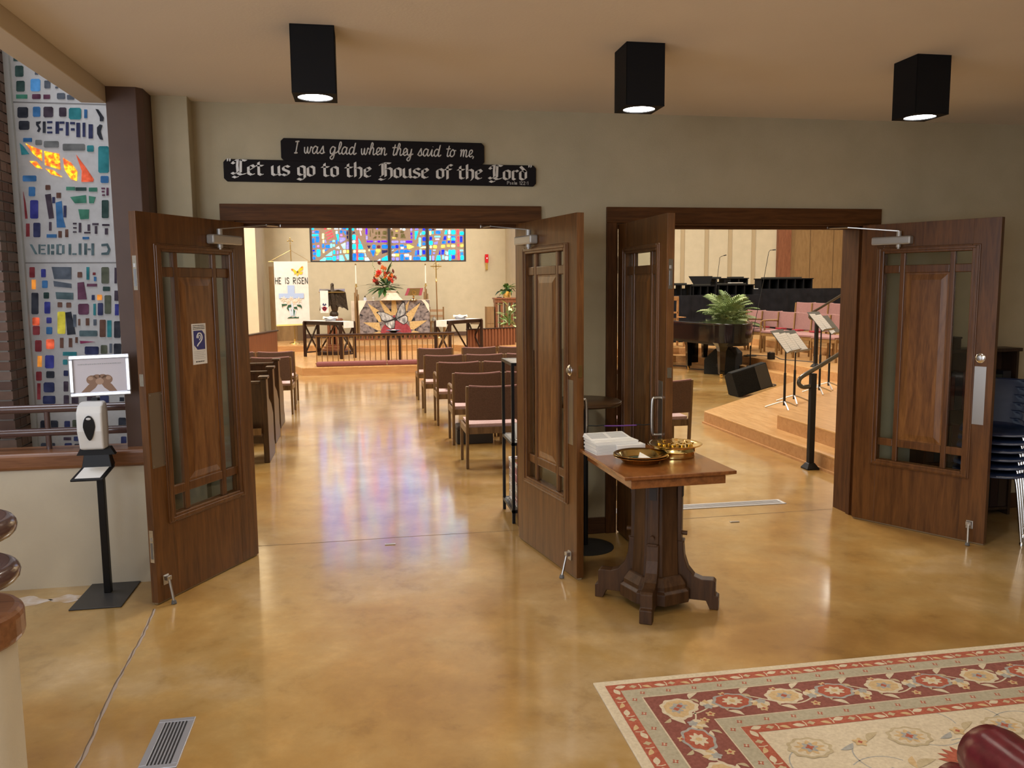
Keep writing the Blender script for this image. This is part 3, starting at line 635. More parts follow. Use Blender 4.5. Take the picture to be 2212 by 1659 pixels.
 ('dkplum',[-2.158,1.068,-2.136,1.067,-2.132,1.063,-2.137,0.996,-2.14,0.993,-2.163,0.993,-2.166,0.997,-2.162,1.064]),
 ('dkplum',[-2.164,0.967,-2.138,0.966,-2.134,0.961,-2.138,0.901,-2.143,0.897,-2.169,0.898,-2.172,0.902,-2.168,0.962]),
 ('dkplum',[-2.11,0.954,-2.076,0.953,-2.071,0.947,-2.074,0.903,-2.08,0.898,-2.113,0.899,-2.118,0.905,-2.115,0.949]),
 ('black',[-1.788,0.939,-1.758,0.938,-1.76,0.909,-1.79,0.91]),
 ('black',[-2.329,0.786,-2.227,0.782,-2.22,0.773,-2.224,0.72,-2.232,0.712,-2.334,0.716,-2.341,0.725,-2.337,0.778]),
 ('navy',[-2.171,0.777,-2.143,0.776,-2.139,0.771,-2.142,0.722,-2.147,0.718,-2.175,0.719,-2.179,0.724,-2.176,0.772]),
 ('olive',[-2.115,0.783,-2.078,0.782,-2.072,0.775,-2.076,0.718,-2.082,0.712,-2.12,0.713,-2.125,0.72,-2.122,0.777]),
 ('plum',[-2.047,0.786,-2.022,0.785,-2.027,0.715,-2.051,0.716]),
 ('black',[-1.799,0.788,-1.76,0.786,-1.755,0.78,-1.758,0.717,-1.765,0.71,-1.803,0.712,-1.809,0.719,-1.805,0.781]),
 ('dkplum',[-2.189,0.657,-2.14,0.655,-2.141,0.633,-2.19,0.635]),
 ('navy',[-2.116,0.659,-2.079,0.658,-2.075,0.654,-2.077,0.629,-2.081,0.625,-2.118,0.627,-2.121,0.631,-2.12,0.656]),
 ('black',[-2.338,0.62,-2.255,0.617,-2.251,0.611,-2.253,0.577,-2.258,0.571,-2.341,0.575,-2.346,0.581,-2.344,0.615]),
 ('navy',[-2.18,0.613,-2.142,0.612,-2.138,0.607,-2.14,0.576,-2.145,0.571,-2.183,0.573,-2.187,0.578,-2.185,0.609]),
 ('black',[-2.114,0.605,-2.082,0.604,-2.079,0.6,-2.08,0.575,-2.084,0.571,-2.117,0.573,-2.12,0.577,-2.118,0.602]),
 ('navy',[-1.792,0.646,-1.765,0.645,-1.761,0.64,-1.764,0.59,-1.768,0.585,-1.795,0.586,-1.799,0.591,-1.796,0.642]),
 ('plum',[-2.013,1.196,-1.964,1.195,-1.957,1.187,-1.961,1.118,-1.97,1.11,-2.018,1.111,-2.025,1.12,-2.021,1.188]),
 ('navy',[-1.93,1.184,-1.885,1.182,-1.879,1.175,-1.884,1.094,-1.891,1.087,-1.936,1.088,-1.943,1.096,-1.938,1.176]),
 ('slate',[-2.02,1.09,-1.971,1.089,-1.964,1.08,-1.968,1.012,-1.976,1.004,-2.025,1.005,-2.032,1.014,-2.028,1.082]),
 ('black',[-1.851,1.192,-1.805,1.191,-1.799,1.183,-1.804,1.103,-1.811,1.095,-1.857,1.096,-1.863,1.104,-1.858,1.185]),
 ('navy',[-1.928,1.066,-1.883,1.065,-1.876,1.057,-1.88,0.987,-1.888,0.979,-1.933,0.981,-1.94,0.989,-1.936,1.059]),
 ('black',[-1.849,1.064,-1.803,1.063,-1.796,1.055,-1.801,0.984,-1.808,0.977,-1.854,0.978,-1.861,0.986,-1.856,1.056]),
 ('dkplum',[-2.004,0.962,-1.959,0.96,-1.952,0.952,-1.955,0.903,-1.963,0.896,-2.008,0.897,-2.015,0.905,-2.011,0.954]),
 ('navy',[-1.915,0.959,-1.869,0.957,-1.863,0.949,-1.866,0.9,-1.873,0.893,-1.919,0.894,-1.925,0.902,-1.922,0.951]),
 ('slate',[-2.186,1.891,-2.057,1.889,-2.062,1.802,-2.175,1.805]),
 ('slate',[-2.181,1.792,-2.064,1.771,-2.066,1.74,-2.179,1.752]),
 ('plum',[-2.022,1.778,-1.98,1.783,-1.968,1.658,-2.028,1.657]),
 ('greytl',[-2.172,1.712,-2.056,1.706,-2.059,1.657,-2.17,1.663]),
 ('black',[-2.117,1.566,-2.079,1.571,-2.059,1.408,-2.115,1.404]),
 ('magenta',[-2.033,1.36,-1.932,1.351,-2.031,1.339]),
]
SEAMS = [3.027, 1.92, 0.85]
BRICK_X = -2.393
BRICK_Y = 0.702
ALTAR_GLASS = [
 ('cyan',[-1.383,3.452,-1.342,3.452,-1.329,3.439,-1.33,3.399,-1.344,3.385,-1.386,3.385,-1.398,3.399,-1.397,3.438]),
 ('violet',[-1.367,3.352,-1.341,3.352,-1.332,3.343,-1.333,3.316,-1.342,3.308,-1.369,3.307,-1.377,3.316,-1.376,3.343]),
 ('blue',[-1.296,3.361,-1.208,3.361,-1.194,3.347,-1.196,3.305,-1.21,3.291,-1.298,3.291,-1.312,3.305,-1.31,3.347]),
 ('cyan',[-1.381,3.265,-1.217,3.266,-1.205,3.254,-1.207,3.219,-1.219,3.208,-1.383,3.207,-1.394,3.219,-1.393,3.254]),
 ('blue',[-1.376,3.157,-1.338,3.157,-1.326,3.145,-1.33,3.031,-1.343,3.018,-1.381,3.018,-1.393,3.031,-1.389,3.145]),
 ('blue',[-1.27,3.196,-1.215,3.197,-1.197,3.178,-1.201,3.059,-1.22,3.04,-1.275,3.04,-1.293,3.059,-1.289,3.178]),
 ('ylw',[-1.101,3.286,-1.068,3.286,-1.057,3.275,-1.061,3.147,-1.073,3.135,-1.106,3.135,-1.117,3.146,-1.112,3.275]),
 ('ylw',[-1.09,3.107,-1.067,3.107,-1.06,3.1,-1.062,3.026,-1.07,3.018,-1.093,3.018,-1.101,3.026,-1.098,3.1]),
 ('blue',[-1.107,2.99,-1.072,2.99,-1.061,2.978,-1.063,2.896,-1.076,2.884,-1.111,2.884,-1.122,2.896,-1.119,2.978]),
 ('blue',[-1.008,2.962,-0.916,2.962,-0.899,2.944,-0.901,2.891,-0.919,2.873,-1.011,2.873,-1.028,2.891,-1.026,2.944]),
 ('turq',[-0.881,2.996,-0.847,2.996,-0.837,2.985,-0.84,2.895,-0.851,2.884,-0.884,2.884,-0.895,2.895,-0.892,2.985]),
 ('turq',[-0.809,2.985,-0.775,2.985,-0.765,2.973,-0.766,2.926,-0.778,2.915,-0.811,2.915,-0.822,2.926,-0.82,2.973]),
 ('blue',[-1.365,2.957,-1.322,2.957,-1.308,2.942,-1.31,2.893,-1.325,2.879,-1.368,2.879,-1.381,2.893,-1.38,2.942]),
 ('mauve',[-1.25,2.957,-1.21,2.957,-1.198,2.943,-1.199,2.903,-1.213,2.89,-1.253,2.89,-1.265,2.903,-1.264,2.943]),
 ('deep',[-1.38,2.828,-1.337,2.828,-1.329,2.819,-1.33,2.792,-1.339,2.784,-1.382,2.784,-1.39,2.793,-1.39,2.819]),
 ('blue',[-1.36,2.756,-1.314,2.756,-1.299,2.74,-1.3,2.693,-1.316,2.677,-1.363,2.677,-1.378,2.693,-1.376,2.74]),
 ('blue',[-1.377,2.633,-1.336,2.633,-1.323,2.619,-1.325,2.568,-1.339,2.554,-1.38,2.554,-1.393,2.568,-1.391,2.619]),
 ('cyan',[-1.258,2.839,-1.195,2.839,-1.174,2.818,-1.18,2.653,-1.202,2.632,-1.265,2.632,-1.285,2.654,-1.279,2.818]),
 ('ylw',[-1.098,2.828,-1.068,2.828,-1.058,2.818,-1.061,2.748,-1.071,2.738,-1.101,2.738,-1.11,2.749,-1.108,2.818]),
 ('red',[-1.033,3.448,-1.002,3.448,-0.993,3.438,-0.994,3.409,-1.004,3.4,-1.034,3.4,-1.043,3.409,-1.042,3.438]),
 ('ylw',[-0.949,3.459,-0.864,3.459,-0.854,3.449,-0.855,3.419,-0.866,3.409,-0.951,3.409,-0.96,3.419,-0.959,3.449]),
 ('pale',[-0.756,3.449,-0.67,3.449,-0.661,3.439,-0.662,3.41,-0.671,3.401,-0.758,3.401,-0.767,3.41,-0.766,3.439]),
 ('pale',[-0.613,3.449,-0.577,3.449,-0.568,3.44,-0.569,3.413,-0.578,3.404,-0.614,3.404,-0.623,3.413,-0.622,3.44]),
 ('blue',[-0.526,3.444,-0.462,3.444,-0.455,3.437,-0.456,3.415,-0.463,3.408,-0.527,3.408,-0.534,3.415,-0.533,3.437]),
 ('cyan',[-0.42,3.455,-0.383,3.455,-0.371,3.443,-0.373,3.401,-0.385,3.388,-0.422,3.388,-0.434,3.4,-0.433,3.443]),
 ('blue',[-0.598,3.371,-0.555,3.371,-0.541,3.357,-0.542,3.313,-0.557,3.298,-0.601,3.298,-0.615,3.313,-0.613,3.356]),
 ('dark',[-0.416,3.349,-0.391,3.349,-0.382,3.341,-0.385,3.262,-0.394,3.254,-0.419,3.254,-0.427,3.262,-0.425,3.341]),
 ('dark',[-0.415,3.226,-0.393,3.226,-0.386,3.219,-0.388,3.149,-0.396,3.142,-0.418,3.142,-0.425,3.149,-0.423,3.218]),
 ('slate',[-0.718,3.359,-0.681,3.359,-0.669,3.347,-0.671,3.288,-0.684,3.276,-0.72,3.276,-0.732,3.288,-0.73,3.347]),
 ('mauve',[-0.6,3.265,-0.55,3.265,-0.539,3.254,-0.54,3.22,-0.551,3.209,-0.601,3.209,-0.612,3.22,-0.611,3.253]),
 ('turq',[-0.817,3.097,-0.771,3.097,-0.761,3.087,-0.762,3.056,-0.772,3.046,-0.819,3.046,-0.829,3.056,-0.828,3.086]),
 ('blue',[-0.72,3.108,-0.7,3.108,-0.694,3.101,-0.697,2.997,-0.704,2.99,-0.724,2.99,-0.731,2.997,-0.727,3.101]),
 ('ylw',[-0.519,2.822,-0.469,2.822,-0.453,2.805,-0.455,2.749,-0.472,2.732,-0.522,2.732,-0.538,2.749,-0.536,2.805]),
 ('org',[-0.419,2.822,-0.385,2.822,-0.374,2.81,-0.376,2.743,-0.388,2.732,-0.422,2.732,-0.432,2.743,-0.43,2.81]),
 ('cyan',[-0.808,2.811,-0.771,2.811,-0.759,2.799,-0.762,2.717,-0.775,2.704,-0.811,2.704,-0.823,2.717,-0.821,2.799]),
 ('violet',[-0.706,2.794,-0.679,2.794,-0.671,2.785,-0.673,2.713,-0.682,2.704,-0.709,2.704,-0.718,2.713,-0.715,2.785]),
 ('slate',[-0.617,2.816,-0.594,2.816,-0.587,2.808,-0.589,2.734,-0.597,2.726,-0.62,2.726,-0.628,2.734,-0.626,2.808]),
 ('cyan',[-1.005,2.615,-0.87,2.615,-0.855,2.599,-0.857,2.552,-0.873,2.536,-1.008,2.536,-1.023,2.552,-1.021,2.599]),
 ('cyan',[-0.818,2.648,-0.761,2.648,-0.743,2.629,-0.746,2.532,-0.766,2.513,-0.822,2.513,-0.841,2.532,-0.837,2.629]),
 ('violet',[-0.708,2.659,-0.675,2.659,-0.664,2.648,-0.667,2.569,-0.678,2.558,-0.712,2.558,-0.722,2.569,-0.72,2.648]),
 ('cyan',[-0.246,3.254,-0.188,3.254,-0.169,3.235,-0.172,3.128,-0.192,3.108,-0.251,3.108,-0.27,3.128,-0.266,3.235]),
 ('pale',[-0.256,3.091,-0.201,3.092,-0.187,3.077,-0.188,3.033,-0.203,3.018,-0.258,3.018,-0.272,3.033,-0.271,3.077]),
 ('cyan',[-0.253,2.99,-0.19,2.99,-0.17,2.969,-0.174,2.859,-0.195,2.838,-0.258,2.838,-0.278,2.859,-0.274,2.969]),
 ('ylw',[-0.237,2.816,-0.196,2.816,-0.182,2.802,-0.183,2.757,-0.198,2.743,-0.239,2.743,-0.253,2.757,-0.252,2.802]),
 ('blue',[-0.251,2.72,-0.19,2.72,-0.171,2.7,-0.175,2.537,-0.196,2.517,-0.257,2.517,-0.276,2.537,-0.271,2.7]),
 ('ylw',[-0.097,2.821,0.084,2.821,0.097,2.808,0.096,2.767,0.082,2.753,-0.099,2.754,-0.112,2.767,-0.111,2.808]),
 ('blue',[-0.082,2.725,0.023,2.725,0.043,2.705,0.041,2.644,0.02,2.624,-0.085,2.624,-0.105,2.644,-0.103,2.705]),
 ('cyan',[-0.097,2.613,0.02,2.612,0.034,2.598,0.033,2.553,0.018,2.539,-0.099,2.539,-0.113,2.554,-0.112,2.598]),
 ('pink',[-0.127,3.445,-0.097,3.445,-0.087,3.435,-0.088,3.399,-0.098,3.389,-0.128,3.389,-0.138,3.399,-0.137,3.435]),
 ('pink',[-0.05,3.445,-0,3.446,0.014,3.431,0.013,3.387,-0.002,3.373,-0.052,3.373,-0.066,3.387,-0.065,3.431]),
 ('vdeep',[0.125,3.435,0.155,3.435,0.165,3.425,0.161,3.271,0.15,3.261,0.12,3.261,0.11,3.271,0.115,3.425]),
 ('violet',[0.129,3.221,0.156,3.221,0.165,3.212,0.162,3.129,0.153,3.12,0.126,3.12,0.117,3.129,0.12,3.212]),
 ('vdeep',[0.142,3.086,0.304,3.086,0.313,3.077,0.312,3.05,0.303,3.041,0.141,3.041,0.132,3.05,0.133,3.077]),
 ('violet',[0.365,3.075,0.408,3.075,0.414,3.068,0.414,3.048,0.407,3.041,0.364,3.041,0.357,3.048,0.358,3.068]),
 ('vdeep',[0.453,3.086,0.512,3.087,0.522,3.076,0.521,3.046,0.511,3.036,0.452,3.036,0.442,3.046,0.443,3.076]),
 ('vdeep',[0.559,3.087,0.711,3.087,0.72,3.078,0.719,3.051,0.71,3.041,0.558,3.041,0.549,3.05,0.55,3.078]),
 ('blue',[0.308,2.968,0.369,2.968,0.388,2.948,0.386,2.875,0.365,2.855,0.304,2.855,0.285,2.875,0.287,2.948]),
 ('maroon',[0.444,2.951,0.503,2.951,0.518,2.935,0.517,2.888,0.5,2.872,0.442,2.872,0.426,2.888,0.428,2.935]),
 ('blue',[0.586,2.968,0.707,2.968,0.728,2.946,0.726,2.882,0.704,2.86,0.583,2.86,0.562,2.882,0.564,2.946]),
 ('ylw',[0.189,2.838,0.209,2.838,0.216,2.831,0.215,2.794,0.208,2.787,0.187,2.787,0.181,2.794,0.182,2.831]),
 ('ylw2',[0.404,2.838,0.507,2.838,0.521,2.824,0.52,2.783,0.506,2.77,0.403,2.77,0.389,2.784,0.391,2.824]),
 ('gold2',[0.411,2.759,0.485,2.758,0.49,2.753,0.49,2.736,0.484,2.73,0.411,2.73,0.405,2.736,0.406,2.753]),
 ('gold',[0.403,3.34,0.43,3.34,0.438,3.331,0.437,3.27,0.427,3.261,0.4,3.261,0.392,3.27,0.393,3.331]),
 ('gold',[0.478,3.352,0.512,3.352,0.523,3.34,0.521,3.267,0.51,3.256,0.476,3.256,0.465,3.267,0.467,3.34]),
 ('gold',[0.619,3.363,0.695,3.363,0.716,3.342,0.714,3.278,0.692,3.256,0.616,3.256,0.595,3.277,0.597,3.342]),
 ('gold',[0.483,3.211,0.512,3.211,0.52,3.203,0.519,3.179,0.511,3.171,0.481,3.171,0.474,3.179,0.474,3.203]),
 ('gold',[0.572,3.211,0.683,3.211,0.695,3.199,0.694,3.161,0.681,3.149,0.57,3.149,0.558,3.161,0.559,3.198]),
 ('gold',[0.24,3.379,0.25,3.379,0.254,3.376,0.249,3.202,0.245,3.199,0.235,3.199,0.232,3.202,0.237,3.376]),
 ('gold',[0.314,3.424,0.323,3.424,0.326,3.421,0.323,3.303,0.32,3.3,0.311,3.3,0.308,3.303,0.311,3.421]),
 ('violet',[0.421,3.447,0.462,3.447,0.47,3.439,0.469,3.416,0.461,3.408,0.42,3.408,0.413,3.416,0.413,3.439]),
 ('cyan',[-0.259,3.439,-0.222,3.439,-0.21,3.427,-0.212,3.379,-0.224,3.366,-0.261,3.366,-0.273,3.379,-0.271,3.427]),
 ('gold',[0.856,3.353,0.886,3.353,0.896,3.343,0.893,3.233,0.883,3.223,0.852,3.223,0.842,3.233,0.845,3.342]),
 ('gold2',[0.973,3.381,1.031,3.381,1.039,3.374,1.039,3.35,1.03,3.342,0.972,3.342,0.965,3.35,0.965,3.373]),
 ('gold',[0.973,3.279,1.021,3.28,1.036,3.264,1.035,3.199,1.019,3.183,0.971,3.183,0.955,3.199,0.957,3.264]),
 ('gold',[1.12,3.365,1.186,3.365,1.198,3.352,1.197,3.315,1.184,3.303,1.118,3.302,1.106,3.315,1.107,3.352]),
 ('gold2',[0.872,3.183,0.97,3.183,0.977,3.175,0.977,3.152,0.969,3.144,0.871,3.143,0.863,3.151,0.864,3.175]),
 ('white',[0.836,3.443,0.859,3.443,0.865,3.437,0.864,3.42,0.858,3.415,0.836,3.415,0.83,3.42,0.831,3.437]),
 ('white',[1.106,3.444,1.141,3.444,1.149,3.436,1.148,3.412,1.14,3.404,1.105,3.404,1.097,3.412,1.098,3.436]),
 ('pale',[1.184,3.438,1.233,3.439,1.246,3.426,1.245,3.389,1.232,3.376,1.183,3.376,1.171,3.389,1.171,3.426]),
 ('violet',[1.405,3.434,1.435,3.434,1.445,3.423,1.444,3.37,1.434,3.36,1.403,3.36,1.393,3.37,1.394,3.423]),
 ('vdeep',[1.406,3.32,1.434,3.32,1.443,3.311,1.442,3.25,1.432,3.241,1.405,3.241,1.396,3.25,1.397,3.311]),
 ('vdeep',[1.414,3.212,1.437,3.212,1.444,3.205,1.443,3.152,1.435,3.144,1.412,3.144,1.405,3.152,1.406,3.205]),
 ('violet',[1.54,3.434,1.615,3.434,1.623,3.426,1.623,3.402,1.614,3.395,1.539,3.394,1.531,3.402,1.531,3.426]),
 ('deep',[1.761,3.435,1.807,3.435,1.818,3.424,1.818,3.389,1.806,3.378,1.76,3.378,1.749,3.389,1.749,3.423]),
 ('cyan',[1.745,3.355,1.803,3.355,1.822,3.336,1.821,3.278,1.801,3.259,1.742,3.258,1.723,3.278,1.725,3.336]),
 ('turq',[1.642,3.173,1.68,3.173,1.692,3.16,1.687,2.929,1.674,2.917,1.636,2.917,1.624,2.929,1.629,3.16]),
 ('deep',[1.757,3.19,1.812,3.19,1.83,3.172,1.829,3.095,1.81,3.076,1.755,3.076,1.737,3.094,1.738,3.172]),
 ('blue',[1.75,3.031,1.801,3.031,1.816,3.016,1.815,2.971,1.799,2.956,1.749,2.956,1.734,2.971,1.735,3.016]),
 ('violet',[0.861,3.081,1.026,3.081,1.037,3.07,1.037,3.036,1.025,3.025,0.86,3.025,0.849,3.036,0.85,3.07]),
 ('violet',[1.106,3.081,1.226,3.082,1.237,3.07,1.236,3.036,1.225,3.025,1.105,3.025,1.094,3.036,1.094,3.07]),
 ('vdeep',[1.273,3.087,1.431,3.087,1.443,3.075,1.442,3.037,1.43,3.025,1.271,3.025,1.259,3.037,1.26,3.075]),
 ('blue',[0.855,2.94,0.928,2.94,0.943,2.925,0.941,2.88,0.926,2.866,0.853,2.866,0.839,2.881,0.84,2.925]),
 ('deep',[0.972,2.962,1.023,2.962,1.04,2.945,1.039,2.888,1.021,2.871,0.97,2.871,0.953,2.888,0.954,2.945]),
 ('blue',[1.092,2.974,1.178,2.974,1.189,2.962,1.188,2.928,1.176,2.917,1.091,2.917,1.079,2.928,1.08,2.962]),
 ('white',[1.118,2.905,1.177,2.905,1.187,2.895,1.186,2.864,1.176,2.854,1.117,2.854,1.106,2.864,1.107,2.895]),
 ('blue',[1.211,2.939,1.257,2.939,1.268,2.928,1.267,2.894,1.256,2.883,1.21,2.883,1.199,2.894,1.199,2.928]),
 ('blue',[1.094,2.826,1.168,2.826,1.185,2.809,1.184,2.757,1.166,2.74,1.092,2.74,1.075,2.758,1.077,2.809]),
 ('blue',[1.214,2.826,1.277,2.826,1.294,2.809,1.293,2.757,1.275,2.74,1.212,2.74,1.195,2.757,1.197,2.809]),
 ('white',[0.86,2.707,0.929,2.707,0.942,2.693,0.941,2.652,0.927,2.638,0.858,2.639,0.845,2.652,0.846,2.693]),
 ('ylw2',[0.962,2.707,1.034,2.706,1.047,2.693,1.046,2.652,1.032,2.638,0.96,2.638,0.947,2.652,0.948,2.693]),
 ('white',[1.22,2.706,1.322,2.706,1.337,2.691,1.336,2.647,1.321,2.632,1.219,2.632,1.204,2.647,1.205,2.691]),
 ('white',[1.364,2.654,1.395,2.654,1.405,2.644,1.402,2.545,1.392,2.534,1.361,2.535,1.351,2.545,1.353,2.644]),
 ('violet',[0.859,2.604,0.907,2.604,0.923,2.588,0.921,2.535,0.905,2.519,0.857,2.519,0.842,2.535,0.843,2.589]),
 ('violet',[0.979,2.604,1.027,2.604,1.043,2.588,1.041,2.534,1.025,2.519,0.977,2.519,0.961,2.535,0.963,2.588]),
 ('blue',[1.105,2.695,1.163,2.695,1.182,2.675,1.179,2.537,1.159,2.518,1.1,2.518,1.081,2.538,1.085,2.676]),
 ('blue',[1.234,2.609,1.321,2.609,1.335,2.595,1.334,2.554,1.32,2.54,1.233,2.541,1.219,2.554,1.22,2.595]),
 ('blue',[1.476,2.626,1.632,2.625,1.651,2.606,1.65,2.547,1.63,2.528,1.473,2.529,1.454,2.548,1.456,2.606]),
 ('deep',[1.595,2.814,1.619,2.814,1.627,2.806,1.624,2.696,1.616,2.688,1.592,2.688,1.584,2.696,1.587,2.806]),
 ('turq',[1.661,2.831,1.692,2.831,1.702,2.821,1.699,2.675,1.688,2.665,1.657,2.665,1.647,2.676,1.65,2.821]),
 ('deep',[1.747,2.814,1.795,2.814,1.811,2.798,1.809,2.71,1.793,2.694,1.744,2.694,1.728,2.71,1.73,2.798]),
 ('cyan',[1.696,2.619,1.808,2.619,1.83,2.597,1.829,2.532,1.806,2.51,1.694,2.511,1.673,2.532,1.674,2.598]),
 ('blue',[1.943,3.424,1.994,3.424,2.003,3.415,2.002,3.388,1.993,3.379,1.942,3.378,1.933,3.388,1.933,3.415]),
 ('dark',[2.027,3.424,2.082,3.424,2.089,3.418,2.089,3.397,2.082,3.39,2.026,3.39,2.02,3.397,2.02,3.417]),
 ('ylw',[1.954,3.361,1.985,3.362,1.996,3.351,1.994,3.264,1.983,3.253,1.952,3.253,1.942,3.263,1.944,3.351]),
 ('cyan',[2.023,3.362,2.055,3.362,2.065,3.351,2.064,3.286,2.053,3.276,2.022,3.276,2.012,3.286,2.013,3.351]),
 ('blue',[2.146,3.368,2.244,3.368,2.261,3.351,2.261,3.3,2.243,3.282,2.144,3.282,2.127,3.299,2.128,3.351]),
 ('pale',[2.147,3.425,2.315,3.425,2.321,3.42,2.32,3.402,2.315,3.397,2.147,3.396,2.141,3.402,2.141,3.419]),
 ('pale',[2.511,3.397,2.542,3.397,2.552,3.387,2.55,3.282,2.54,3.272,2.508,3.272,2.498,3.282,2.5,3.387]),
 ('cyan',[2.601,3.392,2.678,3.392,2.703,3.367,2.702,3.291,2.676,3.266,2.599,3.266,2.574,3.291,2.575,3.367]),
 ('red',[2.757,3.409,2.792,3.41,2.803,3.398,2.801,3.278,2.789,3.266,2.754,3.266,2.743,3.278,2.745,3.398]),
 ('cyan',[2.853,3.353,2.927,3.353,2.948,3.332,2.947,3.27,2.926,3.249,2.851,3.249,2.83,3.27,2.831,3.332]),
 ('deep',[1.96,3.202,2.002,3.202,2.015,3.188,2.014,3.119,2,3.105,1.958,3.105,1.945,3.119,1.946,3.188]),
 ('turq',[2.1,3.225,2.25,3.225,2.259,3.216,2.258,3.189,2.249,3.18,2.1,3.179,2.091,3.188,2.091,3.216]),
 ('pink',[2.114,3.145,2.222,3.145,2.228,3.138,2.228,3.118,2.221,3.111,2.113,3.111,2.106,3.118,2.107,3.138]),
 ('pale',[2.493,3.231,2.537,3.232,2.549,3.219,2.549,3.181,2.536,3.169,2.491,3.168,2.479,3.181,2.48,3.219]),
 ('blue',[2.587,3.22,2.687,3.22,2.695,3.212,2.695,3.188,2.686,3.18,2.586,3.18,2.578,3.188,2.578,3.212]),
 ('cyan',[2.593,3.169,2.679,3.169,2.694,3.154,2.693,3.109,2.678,3.094,2.591,3.094,2.577,3.109,2.577,3.154]),
 ('org',[2.482,3.151,2.533,3.151,2.542,3.142,2.542,3.115,2.532,3.106,2.481,3.105,2.472,3.115,2.472,3.142]),
 ('deep',[2.849,3.215,2.891,3.215,2.905,3.201,2.903,3.056,2.888,3.043,2.846,3.043,2.833,3.056,2.835,3.201]),
 ('red',[2.764,3.22,2.795,3.221,2.806,3.21,2.803,3.059,2.793,3.048,2.761,3.048,2.751,3.059,2.753,3.21]),
 ('deep',[2.489,3.083,2.524,3.083,2.535,3.071,2.535,3.037,2.523,3.025,2.488,3.025,2.476,3.037,2.477,3.071]),
 ('deep',[2.589,3.083,2.68,3.083,2.693,3.07,2.692,3.032,2.679,3.02,2.588,3.02,2.575,3.032,2.576,3.07]),
 ('cyan',[1.949,3.082,2.014,3.082,2.036,3.06,2.034,2.984,2.012,2.962,1.946,2.962,1.925,2.984,1.926,3.06]),
 ('ylw',[1.958,2.939,1.993,2.939,2.004,2.928,2.003,2.882,1.992,2.871,1.957,2.871,1.946,2.882,1.947,2.928]),
 ('org',[2.064,2.956,2.137,2.956,2.155,2.938,2.154,2.883,2.135,2.865,2.062,2.865,2.044,2.883,2.045,2.938]),
 ('gold2',[2.29,2.968,2.381,2.968,2.399,2.95,2.398,2.895,2.379,2.876,2.288,2.876,2.27,2.895,2.271,2.95]),
 ('gold2',[2.455,2.979,2.524,2.979,2.539,2.964,2.538,2.92,2.523,2.905,2.454,2.905,2.439,2.92,2.44,2.964]),
 ('ylw',[2.588,2.968,2.677,2.968,2.691,2.954,2.69,2.913,2.676,2.899,2.587,2.899,2.573,2.913,2.574,2.954]),
 ('red',[2.766,3.002,2.798,3.002,2.808,2.992,2.807,2.932,2.796,2.922,2.765,2.922,2.754,2.932,2.755,2.992]),
 ('gold2',[2.856,2.991,2.918,2.991,2.937,2.973,2.936,2.917,2.917,2.899,2.855,2.899,2.836,2.917,2.837,2.973]),
 ('blue',[1.943,2.825,1.975,2.825,1.985,2.815,1.982,2.692,1.972,2.682,1.94,2.682,1.93,2.692,1.933,2.815]),
 ('slate',[2.037,2.825,2.112,2.825,2.118,2.819,2.118,2.802,2.112,2.796,2.036,2.796,2.031,2.802,2.031,2.819]),
 ('violet',[2.045,2.745,2.084,2.745,2.093,2.735,2.093,2.708,2.083,2.699,2.044,2.699,2.035,2.708,2.035,2.736]),
 ('turq',[2.407,2.79,2.421,2.79,2.425,2.785,2.424,2.703,2.419,2.698,2.405,2.698,2.4,2.703,2.402,2.785]),
 ('slate',[2.441,2.767,2.473,2.767,2.483,2.757,2.481,2.674,2.471,2.664,2.439,2.664,2.429,2.674,2.431,2.757]),
 ('cyan',[2.505,2.824,2.551,2.824,2.565,2.809,2.563,2.69,2.548,2.675,2.502,2.675,2.488,2.69,2.49,2.809]),
 ('cyan',[2.596,2.824,2.67,2.824,2.694,2.8,2.692,2.699,2.667,2.675,2.593,2.675,2.569,2.699,2.571,2.8]),
 ('red',[2.764,2.813,2.799,2.813,2.811,2.801,2.809,2.686,2.797,2.674,2.762,2.674,2.75,2.686,2.752,2.801]),
 ('turq',[2.838,2.824,2.913,2.824,2.922,2.815,2.922,2.787,2.912,2.778,2.837,2.778,2.828,2.787,2.829,2.815]),
 ('blue',[2.86,2.749,2.906,2.749,2.921,2.734,2.92,2.689,2.905,2.674,2.859,2.674,2.844,2.689,2.845,2.734]),
 ('turq',[1.941,2.653,1.958,2.653,1.964,2.647,1.961,2.521,1.956,2.516,1.938,2.516,1.932,2.521,1.935,2.647]),
 ('violet',[2.017,2.647,2.055,2.647,2.068,2.635,2.066,2.528,2.053,2.515,2.015,2.515,2.002,2.528,2.004,2.635]),
 ('turq',[2.317,2.664,2.348,2.664,2.359,2.653,2.357,2.559,2.346,2.549,2.315,2.549,2.305,2.559,2.306,2.654]),
 ('slate',[2.4,2.641,2.456,2.641,2.475,2.622,2.473,2.544,2.454,2.525,2.398,2.526,2.38,2.544,2.381,2.622]),
 ('cyan',[2.513,2.663,2.555,2.663,2.569,2.649,2.566,2.522,2.552,2.508,2.51,2.508,2.496,2.522,2.499,2.65]),
 ('deep',[2.605,2.663,2.661,2.663,2.679,2.645,2.678,2.578,2.659,2.559,2.603,2.56,2.585,2.578,2.586,2.645]),
 ('red',[2.768,2.663,2.803,2.663,2.814,2.651,2.812,2.542,2.8,2.53,2.765,2.53,2.754,2.542,2.756,2.651]),
 ('cyan',[2.862,2.663,2.919,2.663,2.937,2.644,2.936,2.542,2.917,2.524,2.86,2.524,2.842,2.543,2.843,2.644]),
 ('blue',[-1.054,2.778,-1.041,2.839,-0.952,2.845]),
 ('red',[-1.02,3.297,-0.84,3.381,-0.83,3.348,-1.009,3.281]),
 ('red',[-0.995,3.225,-0.814,3.314,-0.804,3.281,-0.984,3.202]),
